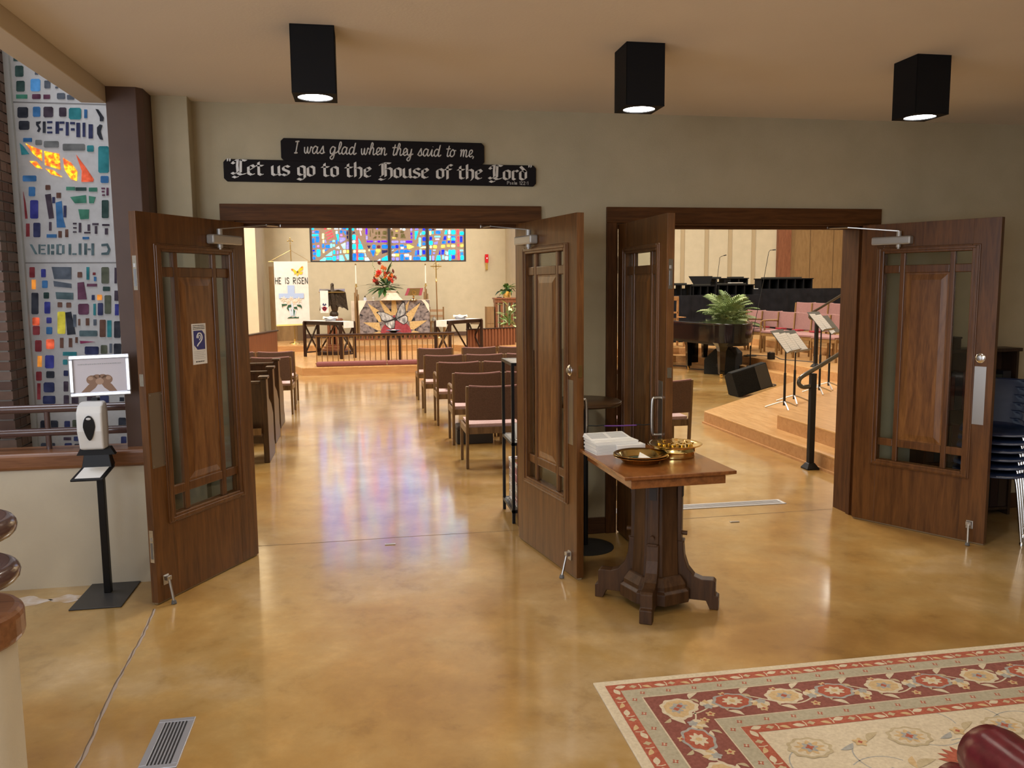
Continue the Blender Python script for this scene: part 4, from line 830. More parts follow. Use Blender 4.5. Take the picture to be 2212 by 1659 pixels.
 ('red',[-0.975,3.141,-0.795,3.248,-0.785,3.203,-0.965,3.117]),
 ('blue',[-0.519,3.36,-0.446,3.36,-0.45,3.231]),
 ('cyan',[-0.722,3.259,-0.644,3.265,-0.654,3.063,-0.673,3.063]),
 ('violet',[-0.625,3.17,-0.464,3.17,-0.465,3.108,-0.602,3.024,-0.628,3.063]),
 ('blue',[-0.923,3.046,-0.845,3.074,-0.846,3.041]),
 ('violet',[-1.043,3.108,-1.021,3.102,-0.996,3.018,-1.029,3.018]),
 ('slate',[-0.598,2.973,-0.462,3.035,-0.463,2.85,-0.535,2.85]),
 ('violet',[-0.428,3.052,-0.372,3.052,-0.379,2.85,-0.44,2.85]),
 ('pale',[-0.74,2.873,-0.655,2.929,-0.628,2.85]),
 ('turq',[-1.042,2.649,-0.849,2.789,-0.847,2.665]),
 ('turq',[-1.207,2.515,-1.071,2.609,-1.038,2.604,-1.041,2.514]),
 ('turq',[-0.647,2.67,-0.557,2.676,-0.501,2.512,-0.652,2.513]),
 ('turq',[-0.49,2.687,-0.383,2.698,-0.388,2.546,-0.427,2.546]),
 ('dark',[-0.254,3.282,-0.218,3.35,-0.18,3.299]),
 ('red',[-0.155,3.21,-0.116,3.215,-0.131,2.522,-0.165,2.522]),
 ('cyan',[-0.095,3.153,-0.021,3.019,-0.077,3.007]),
 ('cyan',[-0.1,2.99,-0.01,2.99,0.036,2.844,-0.105,2.844]),
 ('slate',[0.061,2.737,0.095,2.731,0.12,2.629,0.069,2.635]),
 ('pale',[0.068,2.601,0.159,2.606,0.207,2.512,0.066,2.513]),
 ('pink',[-0.056,3.35,-0.028,3.356,-0.003,3.232,-0.031,3.227]),
 ('dark',[0.14,2.94,0.253,2.945,0.194,2.855]),
 ('blue',[0.232,2.81,0.373,2.815,0.312,2.629]),
 ('org',[0.387,2.702,0.478,2.713,0.392,2.662]),
 ('dark',[0.56,2.815,0.719,2.815,0.718,2.764,0.563,2.713]),
 ('cyan',[0.548,2.577,0.715,2.662,0.725,2.519,0.552,2.509]),
 ('pale',[0.416,2.509,0.508,2.571,0.518,2.509]),
 ('gold',[0.309,3.143,0.379,3.21,0.418,3.211,0.411,3.154]),
 ('gold',[1.122,3.28,1.208,3.286,1.256,3.155,1.102,3.161]),
 ('cyan',[1.518,3.354,1.622,3.366,1.548,3.122,1.519,3.122]),
 ('turq',[1.671,3.247,1.701,3.327,1.705,3.247]),
 ('blue',[1.572,2.928,1.608,3.019,1.618,2.928]),
 ('ylw2',[1.281,2.974,1.361,2.968,1.491,2.905,1.358,2.854,1.295,2.86]),
 ('ylw',[1.645,2.871,1.727,2.911,1.831,2.922,1.83,2.871]),
 ('pale',[0.837,2.792,0.889,2.826,0.9,2.815]),
 ('blue',[0.892,2.735,1.026,2.826,1.035,2.735]),
 ('blue',[1.3,2.814,1.414,2.786,1.304,2.746]),
 ('blue',[1.503,2.66,1.529,2.803,1.569,2.808,1.566,2.66]),
 ('cyan',[2.376,3.271,2.407,3.386,2.471,3.391,2.457,3.271]),
 ('violet',[2.076,3.031,2.181,3.065,2.168,2.985,2.075,2.985]),
 ('deep',[2.344,3.111,2.369,3.22,2.433,3.22,2.425,3.111]),
 ('blue',[2.296,3.002,2.32,3.077,2.413,3.082,2.412,3.002]),
 ('deep',[2.202,2.687,2.234,2.825,2.255,2.687]),
 ('deep',[2.278,2.687,2.286,2.825,2.374,2.825,2.348,2.687]),
 ('cyan',[2.112,2.504,2.15,2.658,2.243,2.664,2.263,2.503]),
]
ALTAR_MULL = [-1.446, -0.328, 0.776, 1.875, 2.978]
ARM_X, ARM_Y, ARM_R = 1.475, -3.76, -0.02

# ------------------------------------------------------------------ stair side: half walls, rails, brick
rail_m = plain('brown_rail_enamel', (0.10, 0.055, 0.050), 0.22, 0.0, 0.6, coat=0.5)
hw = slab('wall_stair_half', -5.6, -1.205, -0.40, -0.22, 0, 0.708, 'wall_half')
MB().box(-5.6, -1.205, -0.432, -0.19, 0.705, 0.805).build('rail_cap', 'cap', hw, bevel=0.02, segs=3)
t = thing('guard_rail', 'two brown pipe rails above the wood-capped half wall by the stained glass', 'railing', (0,0,0.805))
for z in (1.042, 0.905):
    MB().cyl((-5.6,-0.30,z-0.805), (-1.30,-0.30,z-0.805), 0.024, n=16).build('rail_pipe', rail_m, t, smooth=True)
for x in (-1.83, -3.3, -4.8):
    MB().cyl((x,-0.30,0.0), (x,-0.30,0.237), 0.016, n=10).build('rail_post', rail_m, t, smooth=True)
# near half wall with a round end
cx0, cy0 = -1.195, -2.93
def stadium(r, n=20): return [(-5.6,cy0-r),(cx0,cy0-r)] + [(cx0+r*math.cos(a), cy0+r*math.sin(a)) for a in [-PI/2+PI*i/n for i in range(1,n)]] + [(cx0,cy0+r),(-5.6,cy0+r)]
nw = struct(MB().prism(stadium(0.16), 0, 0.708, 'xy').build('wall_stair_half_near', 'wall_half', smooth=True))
MB().prism(stadium(0.186), 0.705, 0.805, 'xy').build('rail_cap', 'cap', nw, bevel=0.025, segs=3)
t = thing('guard_rail', 'two brown pipe rails bent round the near half wall end at left edge', 'railing', (0,0,0.805))
for z in (1.042, 0.905):
    path = [(-5.5,cy0-0.155,z-0.805),(-3.2,cy0-0.155,z-0.805),(cx0,cy0-0.155,z-0.805)] + [(cx0+0.155*math.cos(a), cy0+0.155*math.sin(a), z-0.805) for a in [-PI/2+PI*i/16 for i in range(1,16)]] + [(cx0,cy0+0.155,z-0.805),(-3.2,cy0+0.155,z-0.805),(-5.5,cy0+0.155,z-0.805)]
    MB().tube(path, 0.030, 14).build('rail_pipe', rail_m, t, smooth=True)
for x in (-1.9, -3.3):
    for s in (-1, 1): MB().cyl((x,cy0+s*0.155,0), (x,cy0+s*0.155,0.237), 0.016, n=10).build('rail_post', rail_m, t, smooth=True)

# brick return pier beside the window: each brick its own piece
YG = 1.0                     # plane of the stair window
bx, byf = BRICK_X, BRICK_Y   # corner line of the brick pier
pier = struct(MB().box(-5.6, bx-0.012, byf+0.012, YG+0.2, 0, 6.0).build('wall_stair_brick', plain('mortar', (0.30,0.27,0.24), 0.9)))
bmats = [mottled('brick_%d' % i, [(0.3, tuple(c*0.8 for c in col)), (0.7, col)], (9,9,9), 2, rough=0.85, bump=0.3) for i, col in enumerate(((0.16,0.088,0.062),(0.19,0.115,0.085),(0.13,0.075,0.058),(0.21,0.14,0.11)))]
CH = 0.0677; BL = 0.203; JT = 0.011
brick_src = {}
def brick(w, d, i):
    """brick of footprint w x d, shared mesh per size and tint"""
    k = (round(w,3), round(d,3), i)
    if k not in brick_src:
        me = MB().box(0,w,0,d,0,CH-JT).mesh('brick'); me.materials.append(bmats[i]); brick_src[k] = me
    return brick_src[k]
nb = 0
for c in range(6, 60):
    z = 0.10 + c*CH
    if z > 4.1: break
    off = BL/2 if c % 2 else 0.0
    # front face course (towards camera), running left from the corner
    x = bx
    for j in range(2):
        w = (0.092 if (off and j == 0) else BL-JT)
        o = bpy.data.objects.new('brick', brick(w, 0.09, random.randrange(4))); C.objects.link(o); o.parent = pier; o.location = (x-w, byf, z); x -= w+JT; nb += 1
    # return face course, running towards the window
    y = byf + (0.09+JT if True else 0)
    while y < YG-0.02:
        w = min((0.092 if (not off and y < byf+0.12) else BL-JT), YG-0.005-y)
        o = bpy.data.objects.new('brick', brick(0.09, w, random.randrange(4))); C.objects.link(o); o.parent = pier; o.location = (bx-0.09, y, z); y += w+JT; nb += 1

# the rest of the brick face, further left and higher up
far_b = MB(); 
for c in range(0, 86):
    z = 0.10 + c*CH; off = BL/2 if c % 2 else 0.0
    x = bx - 2*BL + (BL/2 if off else 0.0) if 6 <= c < 59 else bx
    for j in range(14):
        far_b.box(x-(BL-JT), x, byf, byf+0.05, z, z+CH-JT); x -= BL
        if x < -5.5: break
far_b.build('brick_courses', bmats[0], pier)['kind'] = 'stuff'

# stair window: plaster matrix with slab glass let into it
GW = struct(MB().box(bx, -1.245, YG, YG+0.12, 0.2, 6.0).build('window_1', 'sill_white'))
MB().box(bx, bx+0.035, YG-0.03, YG, 0.2, 6.0).build('window_frame', plain('window_edge_trim', (0.50,0.50,0.50), 0.5), GW)
for z in SEAMS:
    MB().box(bx+0.03, -1.245, YG-0.002, YG, z-0.004, z+0.004).build('panel_seam', plain('seam_grey', (0.20,0.19,0.19), 0.8), GW)
GC = {'navy':(0.012,0.015,0.055),'black':(0.010,0.011,0.018),'dkgreen':(0.012,0.032,0.028),'green':(0.03,0.13,0.085),'teal':(0.012,0.13,0.15),'blue':(0.02,0.09,0.22),'sky':(0.06,0.22,0.48),
      'plum':(0.075,0.020,0.045),'dkplum':(0.030,0.018,0.030),'slate':(0.055,0.065,0.085),'gray':(0.095,0.095,0.095),'olive':(0.055,0.060,0.038),'red':(0.13,0.012,0.016),'brown':(0.085,0.035,0.022),
      'royal':(0.018,0.020,0.15),'orange':(0.60,0.20,0.02),'yellow':(0.36,0.30,0.02),'flame':(0.95,0.33,0.02),'magenta':(0.15,0.012,0.05),'redor':(0.55,0.07,0.02),'greytl':(0.050,0.080,0.090)}
gm = {}
for k, col in GC.items():
    gm[k] = glass_col('stair_glass_'+k, col, 1.6 if k == 'flame' else (0.9 if k in ('orange','redor','yellow') else 0.55), 0.75 if k in ('flame','redor') else 0.45)
def flame_fix():
    m = gm['flame']; nt = m.node_tree
    for n in nt.nodes:
        if n.type == 'VALTORGB':
            e = n.color_ramp.elements; e[0].color = (0.35,0.02,0.02,1); e[0].position = 0.36; e[1].color = (1.0,0.72,0.02,1); e[1].position = 0.62
            x = e.new(0.5); x.color = (0.85,0.18,0.01,1)
        if n.type == 'MAPPING': n.inputs['Scale'].default_value = (30,30,30)
flame_fix()
for key, flat in STAIR_GLASS:
    pts = [(flat[i], flat[i+1]) for i in range(0, len(flat), 2)]
    MB().prism(pts, YG-0.006, YG+0.02, 'xz').build('pane', gm[key], GW)

# ------------------------------------------------------------------ ceiling downlights
disc_m = emis('lamp_lens', (1.0, 0.97, 0.92), 14.0)
def downlight(x, y, label, power):
    t = thing('ceiling_downlight', label, 'ceiling light', (x,y,2.568), 0, 'black box ceiling lights')
    h = 0.095; H = ZC-2.568
    b = MB(); b.box(-h,h,-h,h,H-0.004,H)
    for a in range(4):
        b.T = Matrix.Rotation(a*PI/2, 4, 'Z'); b.box(-h, h, -h, -h+0.004, 0.004, H-0.004)
    b.T = None
    b.build('housing', 'black_satin', t, bevel=0.0015)
    # face plate with a round opening
    n = 32; sq = []; ci = []
    for k in range(n):
        a = 2*PI*k/n+PI/4; c, s = math.cos(a), math.sin(a); m = max(abs(c), abs(s)); sq.append((h*c/m, h*s/m, 0.004)); ci.append((0.081*c, 0.081*s, 0.004))
    p = MB(); p.rings([[(q[0],q[1],0.0) for q in sq], [(q[0],q[1],0.0) for q in ci], ci, sq], cap=False, closed=True)
    p.build('face_plate', 'black_satin', t)
    MB().rings([[(r_*math.cos(2*PI*k/32), r_*math.sin(2*PI*k/32), z_) for k in range(32)] for r_, z_ in ((0.083,0.0),(0.083,0.012),(0.077,0.012),(0.077,-0.001))], cap=False, closed=True).build('trim_ring', 'black_satin', t, smooth=True)
    MB().lathe([(0.0,0.004),(0.077,0.004),(0.077,0.008),(0.0,0.008)], 32).build('lens', disc_m, t)
    d = bpy.data.lights.new('downlight_lamp', 'SPOT'); d.energy = power; d.color = (1.0,0.90,0.76); d.spot_size = math.radians(125); d.spot_blend = 0.8; d.shadow_soft_size = 0.075
    o = bpy.data.objects.new('downlight_lamp', d); C.objects.link(o); o.parent = t; o.location = (0,0,-0.01)
    return t
downlight(-0.187, -1.53, 'leftmost black box ceiling downlight, above the lettered sign', 48)
downlight(1.343, -1.485, 'middle black box ceiling downlight, above the wooden pedestal table', 48)
downlight(2.852, -1.495, 'rightmost black box ceiling downlight, near the right edge', 48)

# ------------------------------------------------------------------ lettered sign: two black boards
def octa(x0, x1, z0, z1, c): return [(x0+c,z0),(x1-c,z0),(x1,z0+c),(x1,z1-c),(x1-c,z1),(x0+c,z1),(x0,z1-c),(x0,z0+c)]
sg = thing('wall_sign', 'black two-board wall sign with silver blackletter and script lettering over left doorway', 'sign', (0.155,0,2.378))
sg.rotation_euler = (0, math.radians(0.25), 0)
sign_m = plain('black_sign_board', (0.007,0.005,0.006), 0.7, 0, 0.2)
MB().prism(octa(-0.980,0.982,0.0,0.134,0.018), -0.020, -0.001, 'xz').build('lower_board', sign_m, sg, bevel=0.003)
MB().prism(octa(-0.634,0.640,0.130,0.268,0.018), -0.024, -0.003, 'xz').build('upper_board', sign_m, sg, bevel=0.003)
let_m = plain('silver_lettering', (0.62,0.60,0.56), 0.4, 0.2)
BLK = {'L':(0.95,[[(.4,1.5),(.12,1.42),(-.02,1.2),(.12,1.1)],[(.34,1.48),(.3,.9),(.32,.3),(.1,.06),(-.06,.2)],[(.3,.18),(.52,.0),(.86,.14)],[(.55,1.48),(.88,1.42)],[(.54,1.5),(.5,.2)],[(.0,-.18),(.2,-.3),(.38,-.15)]]),
 'H':(1.0,[[(.0,1.2),(.15,1.4),(.4,1.5),(.78,1.45)],[(.24,1.45),(.24,.2),(.04,.05)],[(.44,1.45),(.44,.1)],[(.44,.8),(.66,1),(.84,.85),(.84,.1),(.66,-.15)],[(.0,-.15),(.2,-.28),(.42,-.15)]]),
 'e':(.60,[[(.06,.85),(.06,.15),(.26,0),(.46,.15)],[(.06,.85),(.3,1),(.45,.78),(.08,.45)]]),'t':(.52,[[(.12,1.3),(.12,.12),(.28,0),(.42,.12)],[(-.06,.95),(.4,.95)]]),
 'u':(.70,[[(.06,.95),(.06,.14),(.22,0),(.48,.2)],[(.48,.95),(.48,.14),(.6,.02)]]),'s':(.58,[[(.46,.86),(.26,1),(.06,.84),(.08,.62),(.42,.40),(.42,.16),(.22,0),(.0,.14)]]),
 'g':(.62,[[(.06,.9),(.06,.2),(.22,.06),(.46,.22)],[(.06,.9),(.28,1),(.46,.88),(.46,-.2),(.26,-.42),(.0,-.28)]]),'o':(.62,[[(.06,.85),(.06,.15),(.26,0),(.46,.15),(.46,.85),(.26,1),(.06,.85)]]),
 'h':(.66,[[(.08,1.5),(.08,.02)],[(.08,.8),(.3,1),(.48,.85),(.48,.1),(.36,-.14)]]),'r':(.54,[[(.08,.95),(.08,.1),(.22,0)],[(.12,.82),(.3,1),(.44,.86)]]),
 'f':(.50,[[(.15,-.05),(.15,1.25),(.3,1.45),(.48,1.34)],[(-.05,.95),(.42,.95)]]),'d':(.64,[[(.06,.85),(.06,.15),(.26,0),(.46,.15),(.46,.85),(.08,1.42)],[(.06,.85),(.26,1),(.46,.85)]]),'"':(.35,[[(.05,1.6),(.05,1.35)],[(.2,1.6),(.2,1.35)]])}
def blackletter(text, x0, x1, z, s, parent, y, space=0.42):
    tot = sum(BLK[c][0] if c != ' ' else space for c in text); k = (x1-x0)/tot; x = x0
    nx, nz = 0.115*math.cos(0.75), 0.115*math.sin(0.75)
    for c in text:
        if c == ' ': x += space*k; continue
        w, st = BLK[c]; mb = MB()
        q = 0.55 if c == '"' else 1.0
        for pl in st:
            for (ax, az), (bx_, bz) in zip(pl[:-1], pl[1:]):
                P = [(ax-nx*q,az-nz*q),(ax+nx*q,az+nz*q),(bx_+nx*q,bz+nz*q),(bx_-nx*q,bz-nz*q)]
                ar = abs((P[1][0]-P[0][0])*(P[3][1]-P[0][1])-(P[1][1]-P[0][1])*(P[3][0]-P[0][0]))
                if ar < 0.012:
                    d = Vector((bx_-ax, bz-az)).normalized(); o_ = Vector((-d.y, d.x))*0.03
                    P = [(ax-o_.x,az-o_.y),(ax+o_.x,az+o_.y),(bx_+o_.x,bz+o_.y),(bx_-o_.x,bz-o_.y)]
                mb.prism([(x+a*k, z+b*s) for a, b in P], y-0.004, y, 'xz')
        mb.build('letter', let_m, parent); x += w*k
blackletter('"Let us go to the House of the Lord"', -0.958, 0.962, 0.040, 0.060, sg, -0.020)
SCR = {'I':(.6,[[(.05,1.55),(.35,1.62),(.5,1.6)],[(.32,1.6),(.2,0)],[(.02,.02),(.2,0),(.4,.06)]]),
 'w':(.9,[[(0,.85),(.05,.2),(.16,0),(.3,.2),(.36,.9),(.4,.2),(.52,0),(.66,.3),(.72,.9),(.88,.75)]]),'a':(.85,[[(.55,.85),(.3,1),(.06,.6),(.1,.1),(.28,0),(.5,.4),(.6,.95),(.55,.2),(.66,0),(.85,.2)]]),
 's':(.62,[[(0,.1),(.3,.9),(.36,1.02),(.4,.6),(.46,.2),(.28,0),(.1,.12)],[(.28,0),(.6,.2)]]),'g':(.85,[[(.55,.85),(.3,1),(.06,.6),(.1,.1),(.28,0),(.5,.4),(.6,.95),(.5,-.4),(.3,-.75),(.1,-.5),(.5,0),(.85,.25)]]),
 'l':(.5,[[(0,.2),(.32,.9),(.4,1.5),(.26,1.65),(.16,1),(.2,.2),(.33,0),(.5,.2)]]),'d':(.88,[[(.55,.85),(.3,1),(.06,.6),(.1,.1),(.28,0),(.5,.4),(.68,1.6),(.56,.2),(.68,0),(.88,.2)]]),
 'h':(.8,[[(0,.2),(.32,1),(.4,1.5),(.26,1.65),(.16,1),(.08,0),(.2,.7),(.4,1),(.52,.8),(.5,.15),(.62,0),(.8,.2)]]),'e':(.52,[[(0,.2),(.35,.5),(.45,.85),(.3,1),(.12,.8),(.1,.3),(.25,0),(.52,.2)]]),
 'n':(.8,[[(0,.8),(.12,1),(.12,0),(.26,.8),(.42,1),(.52,.8),(.5,.1),(.62,0),(.8,.2)]]),'t':(.5,[[(.34,1.5),(.2,.2),(.33,0),(.5,.2)],[(.02,1.05),(.52,1.1)]]),
 'y':(.72,[[(0,.9),(.04,.3),(.18,.05),(.4,.3),(.5,.95),(.42,-.4),(.22,-.75),(.05,-.5),(.4,0),(.72,.25)]]),'i':(.45,[[(0,.2),(.22,.95),(.18,.2),(.3,0),(.45,.2)],[(.26,1.3),(.27,1.34)]]),
 'o':(.7,[[(.3,1),(.06,.6),(.1,.1),(.3,0),(.52,.3),(.5,.8),(.3,1),(.5,.84),(.7,.88)]]),'m':(1.0,[[(0,.8),(.1,1),(.1,0),(.2,.8),(.34,1),(.4,.8),(.4,0),(.5,.8),(.64,1),(.74,.8),(.72,.1),(.84,0),(1.0,.2)]]),',':(.3,[[(.12,.08),(.1,-.1),(.02,-.25)]])}
def script(text, x0, x1, z, s, parent, y, space=0.55, r=0.0042):
    tot = sum(SCR[c][0] if c != ' ' else space for c in text); k = (x1-x0)/tot; x = x0
    for c in text:
        if c == ' ': x += space*k; continue
        w, st = SCR[c]; mb = MB()
        for pl in st:
            P = catmull([(x+a*k+0.12*b*s, y, z+b*s) for a, b in pl], 4)
            mb.tube(P, r, 6)
        mb.build('letter', let_m, parent, smooth=True); x += w*k
script('I was glad when they said to me,', -0.555, 0.578, 0.178, 0.044, sg, -0.026)
def tiny_print(parent, x0, x1, z, h, y, mat, name='printed_line', n=10, seed=1):
    """a line of print too small to read: little blocks"""
    rnd = random.Random(seed); mb = MB(); x = x0
    while x < x1:
        w = rnd.uniform(0.5, 1.6)*h; mb.box(x, min(x+w,x1), y-0.0006, y, z, z+h*rnd.uniform(0.7,1.0)); x += w+h*rnd.uniform(0.3,0.6)
    return mb.build(name, mat, parent)
# stroke capitals used for print and banners (unit box 0..1 x 0..1)
ST = {'P':[[(0,0),(0,1),(.6,1),(.6,.5),(0,.5)]],'S':[[(.6,.85),(.4,1),(.1,.95),(.05,.7),(.5,.4),(.55,.15),(.3,0),(0,.15)]],'A':[[(0,0),(.3,1),(.6,0)],[(.1,.35),(.5,.35)]],'L':[[(0,1),(0,0),(.5,0)]],'M':[[(0,0),(0,1),(.35,.4),(.7,1),(.7,0)]],
      'H':[[(0,0),(0,1)],[(.6,0),(.6,1)],[(0,.5),(.6,.5)]],'E':[[(.5,1),(0,1),(0,0),(.5,0)],[(0,.5),(.4,.5)]],'I':[[(.1,0),(.1,1)]],'R':[[(0,0),(0,1),(.55,.95),(.55,.55),(0,.5),(.6,0)]],'N':[[(0,0),(0,1),(.6,0),(.6,1)]],
      '1':[[(.1,.8),(.3,1),(.3,0)]],'2':[[(0,.8),(.2,1),(.5,.9),(.5,.65),(0,0),(.55,0)]],':':[[(.1,.2),(.1,.3)],[(.1,.65),(.1,.75)]],'a':[[(.45,.6),(.1,.6),(.05,.1),(.4,.05),(.45,.6),(.45,0)]],'s':[[(.4,.55),(.1,.6),(.1,.35),(.4,.25),(.35,0),(.05,.05)]],'l':[[(.1,1),(.1,0)]],'m':[[(0,0),(0,.6),(.25,.55),(.25,0)],[(.25,.55),(.5,.6),(.5,0)]]}
def stroke_text(text, x0, z0, h, parent, y, mat, w=0.12, adv=0.85, name='letter', one=False):
    x = x0; allmb = MB() if one else None; out = None
    for c in text:
        if c == ' ': x += 0.5*h; continue
        mb = allmb or MB(); mx = max(p[0] for pl in ST[c] for p in pl)
        for pl in ST[c]:
            for (ax,az),(bx_,bz) in zip(pl[:-1],pl[1:]):
                d = Vector((bx_-ax,bz-az)); d.normalize(); o_ = Vector((-d.y,d.x))*w/2; e = d*w*0.35
                mb.prism([(x+(ax-e.x-o_.x)*h*adv,z0+(az-e.y-o_.y)*h),(x+(ax-e.x+o_.x)*h*adv,z0+(az-e.y+o_.y)*h),(x+(bx_+e.x+o_.x)*h*adv,z0+(bz+e.y+o_.y)*h),(x+(bx_+e.x-o_.x)*h*adv,z0+(bz+e.y-o_.y)*h)], y-0.001, y, 'xz')
        if not one: mb.build(name, mat, parent)
        x += (mx+0.32)*h*adv
    if one: return allmb.build(name, mat, parent)
def stroke_width(text, h, adv):
    return sum((0.5*h if c == ' ' else (max(p[0] for pl in ST[c] for p in pl)+0.32)*h*adv) for c in text)
stroke_text('Psalm 122:1', 0.79, 0.010, 0.020, sg, -0.020, let_m, 0.12, 0.95, 'small_lettering', one=True)

# ------------------------------------------------------------------ door leaves
LW, LH, LT = 0.902, 2.13, 0.045
FX = [0.0, 0.180, 0.300, 0.338, 0.662, 0.700, 0.820, 1.0]
FZ = [0.012, 0.47, 0.575, 0.628, 1.79, 1.845, 1.93, LH]
pm_panel = MT['door_panel']
def leaf(name, label, pin, theta, s):
    """s=+1 hinged at its left, s=-1 at its right; local x runs from the hinge, y=0 is the lobby face, y=LT the sanctuary face"""
    t = thing(name, label, 'door', (pin[0], pin[1], 0), -theta if s > 0 else theta)
    X = [s*f*LW for f in FX]
    def bx(mb, x0, x1, *r): mb.box(min(x0,x1), max(x0,x1), *r)
    f = MB()
    bx(f, X[0], X[1], 0, LT, FZ[0], FZ[7]); bx(f, X[6], X[7], 0, LT, FZ[0], FZ[7])
    bx(f, X[1], X[6], 0, LT, FZ[6], FZ[7]); bx(f, X[1], X[6], 0, LT, FZ[0], FZ[1])
    f.build('leaf_frame', 'door', t, bevel=0.0015)
    for y0, y1 in ((0.008, LT-0.008),):
        for a in (2, 4):
            m = MB(); bx(m, X[a], X[a+1], y0, y1, FZ[1], FZ[6]); m.build('muntin', 'door_trim', t, bevel=0.005)
        for a in (2, 4):
            for xa, xb in ((1,2),(3,4),(5,6)):
                m = MB(); bx(m, X[xa], X[xb], y0+0.001, y1-0.001, FZ[a], FZ[a+1]); m.build('muntin', 'door_trim', t, bevel=0.005)
    # raised oak panel in the middle: frame recess and bevelled field on both faces
    p = MB(); x0, x1 = sorted((X[3], X[4])); z0, z1 = FZ[3], FZ[4]
    p.box(x0, x1, LT*0.5-0.007, LT*0.5+0.007, z0, z1)
    for sg_ in (-1, 1):
        yb, yt = LT/2+sg_*0.006, LT/2+sg_*0.015; e = 0.006; g_ = 0.048
        A = [(x0+e,yb,z0+e),(x1-e,yb,z0+e),(x1-e,yb,z1-e),(x0+e,yb,z1-e)]; B = [(x0+g_,yt,z0+g_),(x1-g_,yt,z0+g_),(x1-g_,yt,z1-g_),(x0+g_,yt,z1-g_)]
        p.rings([A, B])
    p.build('raised_panel', pm_panel, t)
    # proud moulding round the glazed field, both faces
    for y0, y1 in ((-0.009, 0.004), (LT-0.004, LT+0.009)):
        m = MB(); a, b = 0.125, 0.182; xa, xb, xc, xd = [s*k*LW for k in (a, b, 1-b, 1-a)]; w = (b-a)*LW
        zo0, zo1 = FZ[1]-w+0.012, FZ[6]+w-0.012; zi0, zi1 = FZ[1]+0.004, FZ[6]-0.004
        bx(m, xa, xb, y0, y1, zo0, zo1); bx(m, xc, xd, y0, y1, zo0, zo1); bx(m, xb, xc, y0, y1, zo0, zi0); bx(m, xb, xc, y0, y1, zi1, zo1)
        m.build('moulding', 'door_trim', t, bevel=0.005)
        m = MB(); k = 0.014; sx = s*k
        yy0, yy1 = (y0-0.006, y0+0.002) if y0 < 0 else (y1-0.002, y1+0.006)
        bx(m, xa+sx*0.6, xa+sx*2, yy0, yy1, zo0+k*.6, zo1-k*.6); bx(m, xd-sx*2, xd-sx*0.6, yy0, yy1, zo0+k*.6, zo1-k*.6); bx(m, xa+sx*2, xd-sx*2, yy0, yy1, zo0+k*.6, zo0+k*2); bx(m, xa+sx*2, xd-sx*2, yy0, yy1, zo1-k*2, zo1-k*.6)
        m.build('moulding', 'door_trim', t, bevel=0.004)
    for (xa, xb) in ((1,2),(3,4),(5,6)):
        for (za, zb) in ((1,2),(3,4),(5,6)):
            if xa == 3 and za == 3: continue
            m = MB(); bx(m, X[xa], X[xb], LT/2-0.002, LT/2+0.002, FZ[za], FZ[zb]); m.build('pane', 'pane', t)
    # bottom sweep and hinges
    m = MB(); bx(m, X[0]+s*0.004, X[7]-s*0.004, LT*0.25, LT*0.8, 0.002, FZ[0]); m.build('door_sweep', plain(name+'_sweep', (0.30,0.22,0.12), 0.7), t)
    for z in (0.28, 1.06, 1.86):
        m = MB(); m.cyl((-s*0.006,-0.006,z-0.055), (-s*0.006,-0.006,z+0.055), 0.008, n=10); m.build('hinge', 'steel', t, smooth=True)
    # closer on the sanctuary face
    y = LT
    c = MB(); bx(c, s*0.10*LW, s*0.40*LW, y, y+0.055, 1.985, 2.040); c.build('closer_body', 'silver_paint', t, bevel=0.010, segs=3)
    c = MB(); sxp = s*0.30*LW
    c.cyl((sxp, y+0.028, 1.965), (sxp, y+0.028, 2.075), 0.016, n=14); c.cyl((sxp, y+0.028, 1.955), (sxp, y+0.028, 1.967), 0.009, n=10); c.build('closer_spindle', 'silver_paint', t, smooth=True)
    return t, sxp, y+0.028
def kickdown(t, s, kx):
    """door holder with a kick-down arm, at the free bottom corner of the sanctuary face"""
    x = s*kx*LW; y = LT
    h = MB(); h.box(x-0.022, x+0.022, y, y+0.006, 0.10, 0.155); h.box(x-0.016, x+0.016, y+0.006, y+0.03, 0.125, 0.150); r = h.build('door_holder', 'steel', t, bevel=0.003)
    MB().cyl((x, y+0.022, 0.138), (x+s*0.015, y+0.060, 0.018), 0.0075, n=10).build('holder_arm', 'steel', r, smooth=True)
    MB().cyl((x+s*0.015, y+0.060, 0.020), (x+s*0.016, y+0.063, 0.001), 0.012, 0.015, n=12).build('rubber_tip', plain('rubber_grey_%d' % int(1000*abs(x)), (0.12,0.12,0.12), 0.7), r, smooth=True)
def plate(t, s, x, z0, z1, w, mat, y=None, screws=True):
    y = LT if y is None else y; d = 0.0015 if y > 0 else -0.0015
    p = MB().box(s*x*LW-w/2, s*x*LW+w/2, min(y,y+d), max(y,y+d), z0, z1).build('push_plate', mat, t)
    if screws:
        for a in (-1, 1):
            for z in (z0+0.012, z1-0.012): MB().cyl((s*x*LW+a*(w/2-0.010), y, z), (s*x*LW+a*(w/2-0.010), y+1.8*d, z), 0.0035, n=8).build('screw', 'steel', p)
def edge_plate(t, s, z0, z1, hole=True):
    e = MB().box(*sorted((s*LW, s*(LW+0.002))), LT/2-0.013, LT/2+0.013, z0, z1).build('flush_bolt', 'chrome', t)
    if hole:
        zm = (z0+z1)/2
        MB().box(*sorted((s*(LW+0.002), s*(LW+0.0035))), LT/2-0.007, LT/2+0.007, z0+0.02, zm+0.02).build('bolt_slot', plain('slot_grey_%d' % int(z0*100), (0.25,0.25,0.26), 0.3, 0.9), e)
        MB().box(*sorted((s*(LW+0.002), s*(LW+0.004))), LT/2-0.006, LT/2+0.006, zm+0.03, zm+0.05).build('bolt_lever', 'steel', e)
